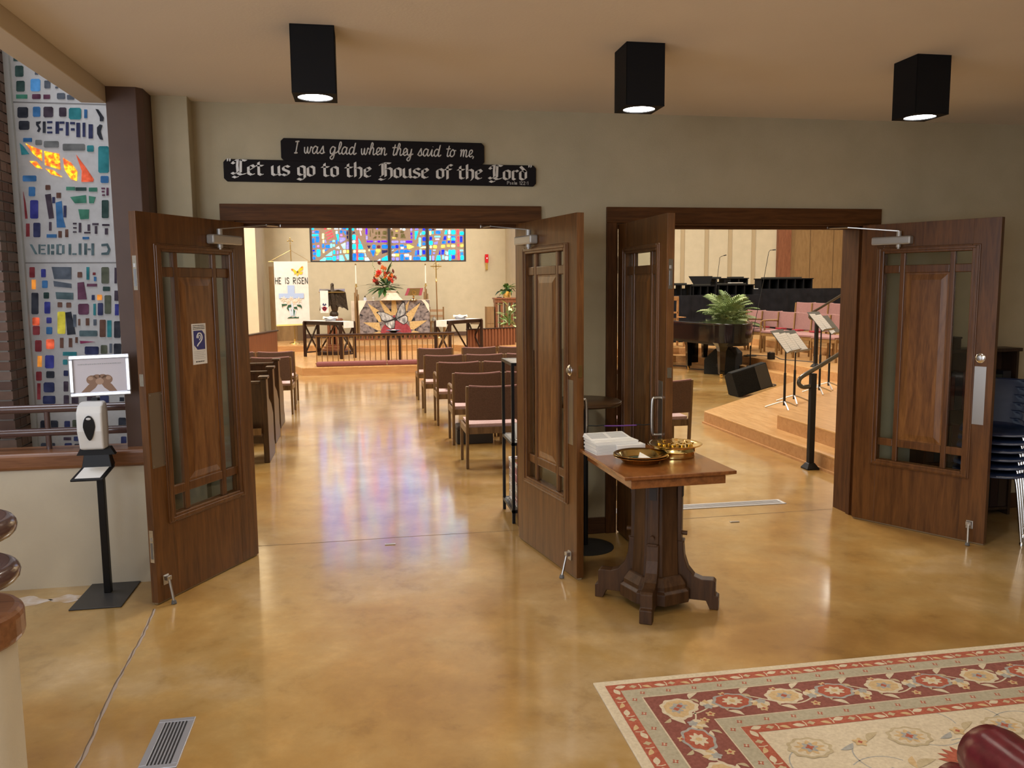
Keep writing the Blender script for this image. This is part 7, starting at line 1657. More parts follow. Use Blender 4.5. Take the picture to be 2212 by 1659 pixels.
for k in range(96):
    a = rf.uniform(0,2*PI); el = rf.uniform(-0.35,1.45) if k % 2 else rf.uniform(-0.3,0.5); o = bpy.data.objects.new('leaf', lm_[k%3]); C.objects.link(o); o.parent = fa
    rad = 0.05+0.10*rf.random()*math.cos(el); zz = 0.34+0.36*max(0,math.sin(el))*rf.random()
    o.location = (rad*math.cos(a), rad*0.6*math.sin(a), zz); o.rotation_euler = (0,-el,a); s_ = rf.uniform(0.9,1.6) if el > 0.35 else rf.uniform(1.4,2.1); o.scale = (s_,s_,s_)
for sx,cx in ((-1,500),(1,775)):
    m = MB()
    for k in range(9): m.ball((sx*0.02*math.sin(k*1.3),0.02*math.cos(k),0.05*k), 0.020-0.001*k, None, None, 8, 5)
    x,z = FQ(cx,250); m.build('bells_of_ireland_spike', 'leaf_light', fa, smooth=True, loc=(x*0.9,0,z-0.06), rot=(0,sx*0.18,0))
# veiled chalice
vc = thing('veiled_chalice', 'chalice under a cream veil on the altar', 'chalice', (0.755,17.50,zt))
MB().rings([[(-0.305,-0.14,0.0),(0.305,-0.14,0.0),(0.305,0.14,0.0),(-0.305,0.14,0.0)],[(-0.20,-0.11,0.11),(0.20,-0.11,0.11),(0.20,0.11,0.11),(-0.20,0.11,0.11)],[(-0.115,-0.09,0.235),(0.115,-0.09,0.235),(0.115,0.09,0.235),(-0.115,0.09,0.235)]]).build('veil', 'cream_cloth', vc, bevel=0.012)
MB().box(-0.14,0.14,-0.12,0.12,0.235,0.268).build('pall', 'cream_cloth', vc, bevel=0.008)
m = MB(); m.tube([(0.0+0.028*math.cos(a),-0.145+0.10*(0.10+0.055*math.sin(a))/0.235,0.10+0.055*math.sin(a)) for a in [2*PI*i/20 for i in range(20)]], 0.004, 6, closed=True); m.build('embroidered_emblem', plain('emblem_rose', (0.55,0.36,0.28), 0.8), vc)
# missal on brass stand
ms = thing('missal_stand', 'brass stand on the altar holding an open red bordered book', 'book stand', (1.35,17.52,zt))
MB().lathe([(0.0,0.0),(0.10,0.0),(0.095,0.012),(0.04,0.035),(0.022,0.06),(0.03,0.09),(0.018,0.12),(0.0,0.12)], 24).build('stem', 'brass', ms, smooth=True)
sl = MB(); sl.hexa([(-0.245,-0.10,0.125),(0.215,-0.10,0.125),(0.215,-0.088,0.125),(-0.245,-0.088,0.125),(-0.155,0.06,0.325),(0.275,0.06,0.325),(0.275,0.072,0.325),(-0.155,0.072,0.325)]); sl.build('red_cover', plain('missal_red', (0.26,0.03,0.05), 0.6), ms, bevel=0.004)
sl = MB(); sl.hexa([(-0.165,-0.112,0.130),(0.135,-0.112,0.130),(0.135,-0.100,0.130),(-0.165,-0.100,0.130),(-0.085,0.045,0.320),(0.195,0.045,0.320),(0.195,0.058,0.320),(-0.085,0.058,0.320)]); sl.build('brass_rest', 'brass_dull', ms, bevel=0.004)
MB().tube([(0.01+0.05*math.cos(a),-0.105+0.05*(0.5+0.5*math.sin(a)),0.20+0.05*math.sin(a)) for a in [2*PI*i/20 for i in range(20)]], 0.007, 6, closed=True).build('pierced_ring', 'brass', ms, smooth=True)
sb = thing('sanitizer_bottle', 'clear pump bottle with black cap on the altar left end', 'bottle', (0.04,17.62,zt))
MB().lathe([(0.0,0.0),(0.042,0.0),(0.045,0.01),(0.045,0.07),(0.02,0.088),(0.0,0.088)], 16).build('bottle', plain('pale_gel', (0.55,0.60,0.75), 0.15), sb, smooth=True); MB().lathe([(0.0,0.088),(0.016,0.088),(0.016,0.112),(0.010,0.118),(0.010,0.135),(0.0,0.135)], 12).build('pump_cap', 'black', sb, smooth=True)
cr = thing('lidded_cruet', 'small glass lidded cruet on the altar beside the pump bottle', 'cruet', (0.27,17.62,zt))
MB().lathe([(0.0,0.0),(0.035,0.0),(0.020,0.02),(0.045,0.05),(0.045,0.07),(0.0,0.072)], 16).build('body', plain('pale_glass', (0.60,0.58,0.52), 0.1), cr, smooth=True); MB().lathe([(0.0,0.072),(0.046,0.072),(0.03,0.095),(0.008,0.105),(0.010,0.118),(0.0,0.124)], 16).build('lid', plain('pale_glass_lid', (0.66,0.64,0.58), 0.1), cr, smooth=True)
# ------------------------------------------------------------------ floor candlesticks
def candlestick(label, loc):
    t = thing('floor_candlestick', label, 'candlestick', loc)
    MB().lathe([(0.0,0.0),(0.14,0.0),(0.14,0.02),(0.10,0.04),(0.0,0.04)], 24).build('base', 'cherry', t, smooth=True)
    for k,(dx,dy,h) in enumerate(((-0.050,0,1.30),(-0.018,-0.03,1.44),(0.018,0.02,1.38),(0.050,-0.01,1.25),(0.0,0.035,1.20))):
        MB().box(dx-0.014,dx+0.014,dy-0.014,dy+0.014,0.04,h).build('rod', 'choir_wood', t, bevel=0.003)
    MB().lathe([(0.016,1.44),(0.016,1.46),(0.055,1.468),(0.055,1.474),(0.020,1.480),(0.020,1.54),(0.0,1.54)], 20).build('drip_cup', 'brass', t, smooth=True)
    MB().cyl((0,0,1.53),(0,0,2.04), 0.020, 0.016, n=14).build('candle', plain('candle_wax', (0.80,0.78,0.72), 0.5), t, smooth=True)
    MB().lathe([(0.014,2.04),(0.020,2.045),(0.020,2.075),(0.006,2.085),(0.0,2.085)], 14).build('brass_follower', 'brass_dull', t, smooth=True)
candlestick('tall wooden floor candlestick with white candle left of the altar', (-0.190,17.75,Z2)); candlestick('tall wooden floor candlestick with white candle right of the altar', (1.735,18.15,Z2))
# processional cross
t = thing('processional_cross', 'brass ringed processional cross on a tall wooden staff beside the altar', 'cross', (2.065,18.25,Z2))
MB().lathe([(0.0,0.0),(0.13,0.0),(0.12,0.02),(0.03,0.04),(0.022,0.20),(0.0,0.20)], 20).build('stand_base', 'brass_dull', t, smooth=True)
MB().cyl((0,0,0.04),(-0.02,0,1.58), 0.016, n=12).build('staff', 'choir_wood', t, smooth=True); MB().lathe([(0.016,1.57),(0.030,1.60),(0.016,1.63),(0.014,1.70)],12,(-0.02,0,0)).build('knop', 'brass', t, smooth=True)
x = MB(); x.box(-0.036,-0.004,-0.012,0.012,1.68,2.17); x.box(-0.175,0.135,-0.012,0.012,1.998,2.028); x.build('cross', 'brass_dull', t, bevel=0.004)
MB().tube([(-0.02+0.085*math.cos(a),0,2.013+0.085*math.sin(a)) for a in [2*PI*i/28 for i in range(28)]], 0.007, 8, closed=True).build('ring', 'brass_dull', t, smooth=True)
# ladder-back chair beyond the altar
t = thing('ladder_back_chair', 'pale wooden ladder-back chair behind the altar right end', 'chair', (2.07,18.66,Z2))
for sx in (-1,1): MB().box(sx*0.20-0.018,sx*0.20+0.018,-0.02,0.02,0,0.86).build('leg', 'choir_wood', t); MB().box(sx*0.20-0.018,sx*0.20+0.018,-0.42,-0.38,0,0.43).build('leg', 'choir_wood', t)
for z in (0.72,0.56): MB().box(-0.19,0.19,-0.012,0.012,z,z+0.07).build('back_slat', plain('pale_slat_%d'%int(z*100), (0.45,0.27,0.15), 0.5), t)
MB().box(-0.22,0.22,-0.44,0.02,0.43,0.46).build('seat', 'choir_wood', t)
o = thing('water_carafe', 'small glass carafe standing on the ladder-back chair seat', 'carafe', (1.98,18.46,Z2+0.46)); MB().lathe([(0.0,0.0),(0.05,0.0),(0.055,0.06),(0.02,0.10),(0.028,0.13),(0.0,0.13)],16).build('carafe', plain('carafe_glass', (0.55,0.55,0.50), 0.1), o, smooth=True)
# sanctuary lamp on the altar wall
t = thing('sanctuary_lamp', 'red glass sanctuary lamp in brass bracket on the altar wall', 'wall lamp', (3.60,18.955,2.235))
MB().box(-0.035,0.035,-0.03,0.04,0.0,0.22).build('bracket', 'brass', t, bevel=0.006); MB().lathe([(0.0,0.20),(0.050,0.205),(0.052,0.45),(0.046,0.45),(0.044,0.215),(0.0,0.212)],20,(0,-0.035,0)).build('red_glass', glass_col('red_lamp_glass', (0.65,0.015,0.02), 0.55, 0.3), t, smooth=True)
MB().ball((0,-0.085,0.335),0.010,0.006,0.018,10,6).build('flame', emis('lamp_flame',(1.0,0.75,0.6),6.0), t, smooth=True)

# ------------------------------------------------------------------ eagle lectern
t = thing('eagle_lectern', 'bronze eagle lectern with spread wings on a clustered wooden column', 'lectern', (-0.71,14.93,Z1))
bz = mottled('dark_bronze', [(0.35,(0.030,0.021,0.015)),(0.65,(0.070,0.050,0.034))], (30,30,30), 1.5, rough=0.45, metal=0.5, bump=0.3, bdist=0.006)
MB().rings([[(r*math.cos(PI/4*k+PI/8),r*math.sin(PI/4*k+PI/8),z) for k in range(8)] for r,z in ((0.42,0.0),(0.42,0.075),(0.40,0.085))]).build('dark_base', 'dark_wood', t, bevel=0.006)
MB().lathe([(0.0,0.085),(0.30,0.085),(0.30,0.13),(0.26,0.14),(0.26,0.19),(0.22,0.20),(0.22,0.24),(0.0,0.24)], 32).build('stepped_base', 'cherry', t, smooth=True)
for k in range(10):
    a = 2*PI*k/10; MB().cyl((0.145*math.cos(a),0.145*math.sin(a),0.24),(0.145*math.cos(a),0.145*math.sin(a),0.80),0.026,n=10).build('column_rod', 'cherry', t, smooth=True)
MB().cyl((0,0,0.24),(0,0,0.80),0.07,n=14).build('core', 'dark_wood', t, smooth=True); MB().lathe([(0.0,0.80),(0.20,0.80),(0.21,0.83),(0.19,0.86),(0.0,0.86)],24).build('capital', 'cherry', t, smooth=True)
MB().ball((0,0,0.95),0.105,0.105,0.10,18,12).build('orb', bz, t, smooth=True)
b = MB(); b.tube(catmull([(0.02,0,1.00),(0.02,0,1.10),(0.0,0.0,1.25),(-0.02,-0.02,1.40),(-0.02,-0.04,1.50),(-0.02,-0.03,1.58),(-0.02,-0.02,1.66)],4), [0.05,0.06,0.07,0.08,0.085,0.09,0.095,0.10,0.10,0.10,0.10,0.095,0.09,0.085,0.08,0.07,0.06,0.05,0.045,0.043,0.042,0.042,0.040,0.036,0.022], 14); E_ = b.build('eagle_body', bz, t, smooth=True)
MB().ball((-0.02,-0.03,1.655),0.042,0.055,0.045,14,10).build('eagle_head', bz, t, smooth=True); MB().cyl((-0.02,-0.07,1.655),(-0.02,-0.125,1.625),0.022,0.003,n=10).build('beak', bz, t, smooth=True)
def wing(sx, outline):
    m = MB(); R = []
    f = [[(sx*x, -0.05-0.10*math.sin(PI*min(1,x/0.34))*0.6, z) for x,z in outline], [(sx*x, -0.015-0.10*math.sin(PI*min(1,x/0.34))*0.6, z) for x,z in outline]]
    m.rings(f); W_ = m.build('wing', bz, t)
    for k in range(7):
        x0 = 0.07+0.032*k; g = MB(); g.hexa([(sx*x0,-0.125,1.43-0.02*k),(sx*(x0+0.026),-0.125,1.43-0.02*k),(sx*(x0+0.026),-0.11,1.43-0.02*k),(sx*x0,-0.11,1.43-0.02*k),(sx*(x0+0.05),-0.105,1.20-0.025*k),(sx*(x0+0.07),-0.105,1.20-0.025*k),(sx*(x0+0.07),-0.09,1.20-0.025*k),(sx*(x0+0.05),-0.09,1.20-0.025*k)]); g.build('feather', bz, W_)
wing(1, [(0.02,1.52),(0.12,1.54),(0.27,1.50),(0.295,1.46),(0.33,1.12),(0.345,1.05),(0.29,1.08),(0.25,1.12),(0.20,1.10),(0.15,1.14),(0.11,1.12),(0.05,1.20)])
wing(-1, [(0.02,1.52),(0.12,1.54),(0.27,1.52),(0.315,1.48),(0.315,1.30),(0.29,1.02),(0.25,1.00),(0.22,1.06),(0.17,1.06),(0.12,1.12),(0.05,1.20)])
MB().hexa([(-0.33,-0.14,1.47),(0.27,-0.14,1.47),(0.27,0.20,1.54),(-0.33,0.20,1.54),(-0.33,-0.14,1.49),(0.27,-0.14,1.49),(0.27,0.20,1.56),(-0.33,0.20,1.56)]).build('book_rest', 'brass_dull', t)
o = MB(); o.box(-0.095,0.095,-0.006,0.0,-0.52,0.0); o.box(-0.095,0.095,-0.006,0.22,0.0,0.006); o = o.build('lectern_antependium', 'white_cloth', loc=(-0.92,14.765,Z1+1.515)); tag(o, 'white cloth with red rose emblem hanging over the eagle lectern', 'cloth')
m = MB()
for k in range(6): a = 2*PI*k/6; m.prism([(0.03*math.cos(a)+0.026*math.cos(b_),-0.42+0.03*math.sin(a)+0.026*math.sin(b_)) for b_ in [2*PI*i/10 for i in range(10)]], -0.009, -0.006, 'xz')
m.build('rose_emblem', plain('rose_red', (0.42,0.03,0.06), 0.8), o); m = MB(); m.prism([(-0.05,-0.33),(0.0,-0.36),(0.05,-0.33),(0.03,-0.29),(0.0,-0.33),(-0.02,-0.28)], -0.009, -0.006, 'xz'); m.prism([(-0.075,-0.40),(-0.045,-0.42),(-0.05,-0.385)], -0.009, -0.006, 'xz'); m.prism([(0.075,-0.40),(0.045,-0.42),(0.05,-0.385)], -0.009, -0.006, 'xz'); m.prism([(-0.008,-0.47),(0.008,-0.47),(0.0,-0.50)], -0.009, -0.006, 'xz'); m.build('emblem_leaf', plain('emblem_blue', (0.03,0.04,0.12), 0.8), o)

# ------------------------------------------------------------------ Easter banner on its pole
t = thing('easter_banner', 'white Easter banner with butterfly and lilies on a brass pole stand', 'banner', (-1.79,16.70,Z2))
MB().lathe([(0.0,0.0),(0.135,0.0),(0.13,0.015),(0.05,0.04),(0.024,0.06),(0.024,0.12),(0.0,0.12)],28).build('pole_base', 'brass', t, smooth=True)
MB().cyl((0.01,0,0.06),(-0.02,0,2.54),0.013,n=10).build('pole', 'brass_dull', t, smooth=True)
x = MB()
for a,b_ in (((-0.075,2.635),(0.035,2.635)),((-0.02,2.575),(-0.02,2.695))): x.bar((a[0],0,a[1]),(b_[0],0,b_[1]),0.016,0.016,(0,1,0))
for px,pz in ((-0.078,2.635),(0.038,2.635),(-0.02,2.70),(-0.02,2.572)): x.ball((px,0,pz),0.020,0.010,0.020,10,6)
x.build('finial_cross', 'brass_dull', t)
MB().cyl((-0.58,-0.02,2.11),(0.47,-0.02,2.10),0.008,n=8).build('crossbar', 'brass_dull', t, smooth=True)
for sx,ex in ((-1,-0.54),(1,0.44)): MB().tube([(-0.02,-0.01,2.40),(ex,-0.02,2.12)],0.004,6).build('hanging_cord', 'brass_dull', t)
c = MB(); R=[]
for i in range(13):
    u=i/12; xx=-0.445+0.84*u; R.append([(xx+0.010,-0.034+0.006*math.sin(9*u),0.47+0.02*u),(xx,-0.028+0.006*math.sin(9*u),0.47+0.02*u),(xx,-0.028,2.115),(xx,-0.034,2.115)])
c.rings(R); B_ = c.build('banner_cloth', mottled('banner_cloth', [(0.3,(0.60,0.56,0.55)),(0.7,(0.69,0.65,0.63))], (5,5,5), 1.5, rough=0.9), t)
MB().hexa([(-0.44,-0.042,0.462),(0.40,-0.042,0.484),(0.40,-0.026,0.484),(-0.44,-0.026,0.462),(-0.44,-0.042,0.50),(0.40,-0.042,0.52),(0.40,-0.026,0.52),(-0.44,-0.026,0.50)]).build('yellow_hem', plain('banner_hem', (0.72,0.56,0.20), 0.9), B_)
bg = plain('banner_letter_green', (0.02,0.035,0.03), 0.9)
adv_ = 0.80*0.80/stroke_width('HE IS RISEN', 0.150, 0.80)
stroke_text('HE IS RISEN', -0.422, 1.550, 0.150, B_, -0.042, bg, 0.14, adv_)
def bp(mat, pts, name, y=-0.043): return MB().prism(pts, y-0.002, y, 'xz').build(name, mat, B_)
lb = plain('banner_blue', (0.34,0.44,0.68), 0.9)
bp(lb, [(-0.350,1.17),(-0.350,1.30),(-0.128,1.30),(-0.128,1.505),(0.048,1.505),(0.048,1.30),(0.272,1.30),(0.272,1.17)], 'blue_cross')
yl = plain('banner_yellow', (0.78,0.45,0.03), 0.9); og = plain('banner_orange', (0.55,0.14,0.03), 0.9); bl2 = plain('banner_dark', (0.10,0.09,0.03), 0.9)
bp(yl, [(-0.02,1.93),(0.03,1.93),(0.12,1.86),(0.10,1.80),(0.05,1.78),(0.06,1.82)], 'butterfly'); bp(yl, [(0.13,1.86),(0.20,1.95),(0.275,2.00),(0.285,1.96),(0.27,1.90),(0.16,1.83)], 'butterfly'); bp(yl, [(0.16,1.83),(0.27,1.86),(0.25,1.79),(0.20,1.78)], 'butterfly'); bp(yl, [(0.12,1.84),(0.11,1.76),(0.13,1.74),(0.17,1.79),(0.16,1.83)], 'butterfly')
bp(og, blob(0.005,1.905,0.022,0.020), 'wing_spot', -0.046); bp(og, blob(0.25,1.965,0.022,0.020), 'wing_spot', -0.046); bp(bl2, blob(0.14,1.845,0.020,0.030), 'butterfly_body', -0.046)
pk = plain('lily_peach', (0.74,0.58,0.46), 0.9); pk2 = plain('lily_pink', (0.66,0.38,0.32), 0.9); dg = plain('lily_green', (0.015,0.07,0.035), 0.9); vb = plain('vase_blue', (0.48,0.58,0.72), 0.9)
for (cx,cz,r) in ((-0.235,1.155,0.085),(-0.045,1.165,0.070),(0.140,1.125,0.085),(-0.12,1.085,0.075),(0.03,1.075,0.070)):
    for k in range(6):
        a = PI*k/3+cx*3; bp(pk, [(cx,cz),(cx+0.6*r*math.cos(a+0.35),cz+0.6*r*math.sin(a+0.35)),(cx+r*math.cos(a),cz+r*math.sin(a)),(cx+0.6*r*math.cos(a-0.35),cz+0.6*r*math.sin(a-0.35))], 'lily_petal', -0.045-0.0004*k)
    bp(pk2, blob(cx,cz,0.014,0.014,8), 'lily_centre', -0.049)
for pts in ([(-0.29,1.03),(-0.16,1.03),(-0.15,1.00),(-0.26,0.98),(-0.275,0.92)],[(0.09,1.01),(0.18,1.01),(0.215,0.96),(0.205,0.89),(0.18,0.95),(0.10,0.97)],[(-0.13,1.00),(-0.04,1.02),(-0.02,0.96),(-0.11,0.94),(-0.12,0.84),(-0.165,0.92)],[(0.01,0.95),(0.09,0.96),(0.105,0.86),(0.08,0.90),(0.02,0.90)],[(-0.06,0.88),(0.01,0.89),(0.05,0.84),(0.03,0.72),(-0.02,0.72),(-0.04,0.82)]): bp(dg, pts, 'lily_leaf', -0.046)
bp(vb, [(-0.12,0.93),(-0.08,0.93),(-0.03,0.72),(-0.08,0.72)], 'stem_bundle', -0.0475); bp(vb, [(-0.05,1.05),(-0.01,1.05),(0.0,0.72),(-0.04,0.72)], 'stem_bundle', -0.0475); bp(vb, [(0.04,0.85),(0.07,0.86),(0.03,0.70),(0.01,0.70)], 'stem_bundle', -0.0475)
bp(dg, [(-0.17,0.66),(0.125,0.66),(0.13,0.70),(0.09,0.685),(0.05,0.70),(-0.02,0.685),(-0.08,0.70),(-0.13,0.685)], 'grass_tuft', -0.046)
# wooden screen and clergy bench at the left of the chancel
t = thing('wooden_screen', 'brown wooden panel screen standing behind the Easter banner', 'screen', (-2.0,17.95,Z2))
MB().box(-0.50,-0.38,-0.04,0.04,0,2.02).build('post', 'panel_wall', t); MB().box(-0.36,0.36,-0.02,0.02,0,0.44).build('lower_panel', 'panel_wall', t); MB().box(0.20,0.34,-0.05,0.04,0,0.46).build('post', plain('screen_post', (0.16,0.105,0.055), 0.6), t)
t = thing('choir_desk_front', 'reddish wooden desk front with dark cap left of the chancel', 'desk', (-2.24,13.95,Z1))
MB().hexa([(-0.03,-1.10,0),(0.03,-1.10,0),(0.03,0.85,0),(-0.03,0.85,0),(-0.03,-1.10,0.58),(0.03,-1.10,0.58),(0.03,0.85,0.58),(-0.03,0.85,0.58)]).build('panel', 'cherry', t); MB().box(-0.06,0.06,-1.13,0.88,0.58,0.61).build('cap', 'dark_wood', t, bevel=0.006)
MB().box(-0.40,-0.03,-1.10,-1.06,0,0.58).build('end_panel', 'cherry', t)
t.rotation_euler = (0,0,math.radians(-12))
# slatted screen at right of the chancel, cabinet and plants behind it
t = thing('slatted_screen', 'low slatted reddish wooden screen with dark cap right of the chancel', 'screen', (3.0,14.35,Z2))
MB().box(-0.64,0.70,-0.02,0.02,0,0.41).build('back_panel', 'cherry', t); MB().box(-0.67,0.72,-0.05,0.05,0.41,0.435).build('cap', 'dark_wood', t, bevel=0.005); s0 = None
for i in range(15):
    x_ = -0.60+0.09*i
    if s0 is None: s0 = MB().box(-0.022,0.022,-0.045,-0.02,0,0.41).build('slat', 'cherry', t, loc=(x_,0,0))
    else: inst(s0, t, (x_,0,0))
t.rotation_euler = (0,0,math.radians(24))
t = thing('flower_stand', 'slatted wooden pedestal stand with brass plant pot on top', 'stand', (3.62,15.55,Z2))
MB().box(-0.36,0.36,-0.20,0.20,1.105,1.145).build('top', 'cherry', t, bevel=0.005); MB().box(-0.34,0.34,-0.18,0.18,1.02,1.105).build('frieze', 'cherry', t)
for x_ in (-0.30,-0.17,-0.04,0.09,0.22,0.32): MB().box(x_-0.03,x_+0.03,-0.15,0.15,0,1.02).build('slat', 'cherry', t)
t = thing('wooden_cabinet', 'plain wooden cabinet left of the slatted flower stand', 'cabinet', (3.17,15.62,Z2))
MB().box(-0.095,0.095,-0.18,0.18,0,0.92).build('body', 'panel_wall', t, bevel=0.004); MB().box(-0.085,0.085,-0.185,-0.18,0.50,0.90).build('door', wood('cabinet_door',(0.22,0.12,0.05),(0.30,0.18,0.08),'z',0.5), t); MB().box(-0.085,0.085,-0.185,-0.18,0.03,0.48).build('door', wood('cabinet_door2',(0.22,0.12,0.05),(0.30,0.18,0.08),'z',0.5), t)
def potted(label, name, loc, pot, leafs, n, spread, hgt, seed, sc):
    t = thing(name, label, 'plant', loc); pot(t); r_ = random.Random(seed)
    for k in range(n):
        a = r_.uniform(0,2*PI); el = r_.uniform(-0.2,1.3); o = bpy.data.objects.new('leaf', leafs[k % len(leafs)]); C.objects.link(o); o.parent = t
        rad = spread*r_.random()*math.cos(el*0.7); o.location = (rad*math.cos(a), rad*math.sin(a), hgt[0]+(hgt[1]-hgt[0])*r_.random()*(0.4+0.6*math.sin(max(el,0)+0.3)))
        o.rotation_euler = (r_.uniform(-0.4,0.4),-el+0.3,a); s_ = sc*r_.uniform(0.7,1.2); o.scale = (s_,s_,s_)
    m = MB()
    for k in range(6): a = 2*PI*k/6; m.tube([(0,0,hgt[0]*0.8),(spread*0.3*math.cos(a),spread*0.3*math.sin(a),(hgt[0]+hgt[1])/2),(spread*0.6*math.cos(a),spread*0.6*math.sin(a),hgt[1]*0.95)],0.005,5)
    m.build('stem', 'leaf', t)
broad = [leafmesh('leaf', MT['leaf'], 0.16, 0.09, 5, 0.4), leafmesh('leaf', MT['leaf_dark'], 0.16, 0.09, 5, 0.4), leafmesh('leaf', plain('pothos_light',(0.16,0.30,0.07),0.45), 0.14, 0.08, 5, 0.4)]
vari = [leafmesh('leaf', MT['leaf_cream'], 0.24, 0.06, 5, 0.4), leafmesh('leaf', MT['leaf'], 0.24, 0.06, 5, 0.4), leafmesh('leaf', MT['leaf_light'], 0.22, 0.06, 5, 0.5)]
potted('leafy green pothos in brass pot on top of the flower stand', 'potted_pothos', (3.60,15.50,Z2+1.145), lambda t: MB().lathe([(0.0,0.0),(0.10,0.0),(0.10,0.15),(0.105,0.16),(0.095,0.16),(0.09,0.13),(0.0,0.13)],24).build('pot','brass',t,smooth=True), broad, 46, 0.16, (0.13,0.33), 21, 1.0)
o = tag(MB().box(-0.055,0.055,-0.05,0.05,0,0.018).build('small_tray', 'dark_wood', loc=(3.40,15.47,Z2+1.145), bevel=0.004), 'small dark tray beside the brass plant pot', 'tray')
potted('variegated long leaved plant in clay pot before the flower stand', 'variegated_plant', (3.57,15.0,Z2), lambda t: MB().lathe([(0.0,0.0),(0.10,0.0),(0.13,0.42),(0.14,0.42),(0.14,0.46),(0.125,0.46),(0.0,0.43)],20).build('pot',plain('clay_pot',(0.30,0.14,0.07),0.8),t,smooth=True), vari, 48, 0.16, (0.46,0.98), 8, 1.0)

# ------------------------------------------------------------------ altar window: four lights of slab glass
AW = struct(MB().box(wx0+0.02, wx1-0.02, YA+0.06, YA+0.14, wz0+0.02, wz1-0.02).build('window_2', 'altar_matrix'))
fr = plain('window_bronze_frame', (0.020,0.018,0.020), 0.5)
f = MB(); f.box(wx0,wx1,YA-0.005,YA+0.10,wz0,wz0+0.035); f.box(wx0,wx1,YA-0.005,YA+0.10,wz1-0.035,wz1); f.box(wx0,wx0+0.035,YA-0.005,YA+0.10,wz0+0.035,wz1-0.035); f.box(wx1-0.035,wx1,YA-0.005,YA+0.10,wz0+0.035,wz1-0.035); f.build('window_frame', fr, AW)
for x_ in ALTAR_MULL[1:4]: MB().box(x_-0.036,x_+0.036,YA-0.004,YA+0.10,wz0+0.035,wz1-0.035).build('mullion', fr, AW)
AC = {'cyan':(0.0,0.36,0.95),'blue':(0.0,0.10,0.85),'deep':(0.0,0.01,0.50),'violet':(0.16,0.14,0.80),'vdeep':(0.06,0.0,0.72),'pale':(0.42,0.68,0.88),'ylw':(0.90,0.78,0.22),'ylw2':(0.80,0.80,0.06),'red':(0.80,0.035,0.05),'org':(0.90,0.42,0.04),'slate':(0.22,0.36,0.45),'dark':(0.004,0.002,0.03),'mauve':(0.30,0.12,0.42),'turq':(0.12,0.70,0.85),'white':(0.80,0.90,0.80),'pink':(0.66,0.34,0.72),'gold':(0.055,0.040,0.008),'gold2':(0.36,0.26,0.05),'maroon':(0.06,0.003,0.010)}
am = {k: glass_col('altar_glass_'+k, c, 2.8, 0.35) for k,c in AC.items()}
for key, flat in ALTAR_GLASS:
    pts = [(flat[i], flat[i+1]) for i in range(0,len(flat),2)]
    if max(p[1] for p in pts) > wz1: continue
    MB().prism(pts, YA+0.050, YA+0.075, 'xz').build('pane', am[key], AW)
ra = random.Random(17); zc = 3.54                      # the upper part of the lights, hidden behind the door head from here
up = {}
for a,b_ in zip(ALTAR_MULL[:-1], ALTAR_MULL[1:]):
    z = zc
    while z < wz1-0.12:
        h_ = min(ra.uniform(0.12,0.24), wz1-0.04-z); x_ = a+0.06
        while x_ < b_-0.12:
            w_ = min(ra.uniform(0.09,0.22), b_-0.06-x_); k_ = ra.choice(['cyan','cyan','blue','blue','deep','violet','pale','turq','ylw','red','slate'])
            up.setdefault(k_, MB()).prism([(x_,z),(x_+w_,z+ra.uniform(-.02,.02)),(x_+w_,z+h_-0.03),(x_+ra.uniform(0,.03),z+h_-0.03)], YA+0.050, YA+0.075, 'xz'); x_ += w_+0.03
        z += h_
for k_, mb in up.items(): mb.build('upper_panes', am[k_], AW)['kind'] = 'stuff'

# ================================================================== RIGHT DOORWAY: choir side
# ------------------------------------------------------------------ grand piano
t = thing('grand_piano', 'black lacquered grand piano with closed lid on the sanctuary floor', 'piano', (0,0,0))
spine = [(6.02,12.05),(6.10,11.2),(6.20,10.4),(6.31,9.6),(6.40,9.05)]
out = catmull([(6.40,9.05,0),(6.50,8.82,0),(6.70,8.70,0),(6.93,8.76,0),(7.12,8.98,0),(7.28,9.40,0),(7.36,9.90,0),(7.42,10.5,0),(7.52,11.1,0),(7.58,12.05,0)], 4)
outl = [(p[0],p[1]) for p in spine[:-1]] + [(p.x,p.y) for p in out]
t.location = (6.8,10.4,0)
loc = [(x-6.8,y-10.4) for x,y in outl]
def grow(P, d):
    cx = sum(p[0] for p in P)/len(P); cy = sum(p[1] for p in P)/len(P); o = []
    for x,y in P: v = Vector((x-cx,y-cy)); v = v*(1+d/max(v.length,0.1)); o.append((cx+v.x,cy+v.y))
    return o
MB().prism(loc, 0.66, 0.985, 'xy').build('case', 'black_gloss', t, smooth=True)
MB().prism(grow(loc,0.012), 0.985, 1.012, 'xy').build('lid', 'black_gloss', t, smooth=True, bevel=0.006)
MB().prism(grow(loc,-0.10), 0.60, 0.66, 'xy').build('soundboard_frame', 'black', t, smooth=True)
MB().box(-0.60,0.66,1.68,1.86,0.60,0.80).build('keybed', 'black_gloss', t, bevel=0.01)
MB().box(-0.54,0.60,1.72,1.85,0.80,0.815).build('keyboard', plain('piano_keys', (0.70,0.68,0.62), 0.3), t)
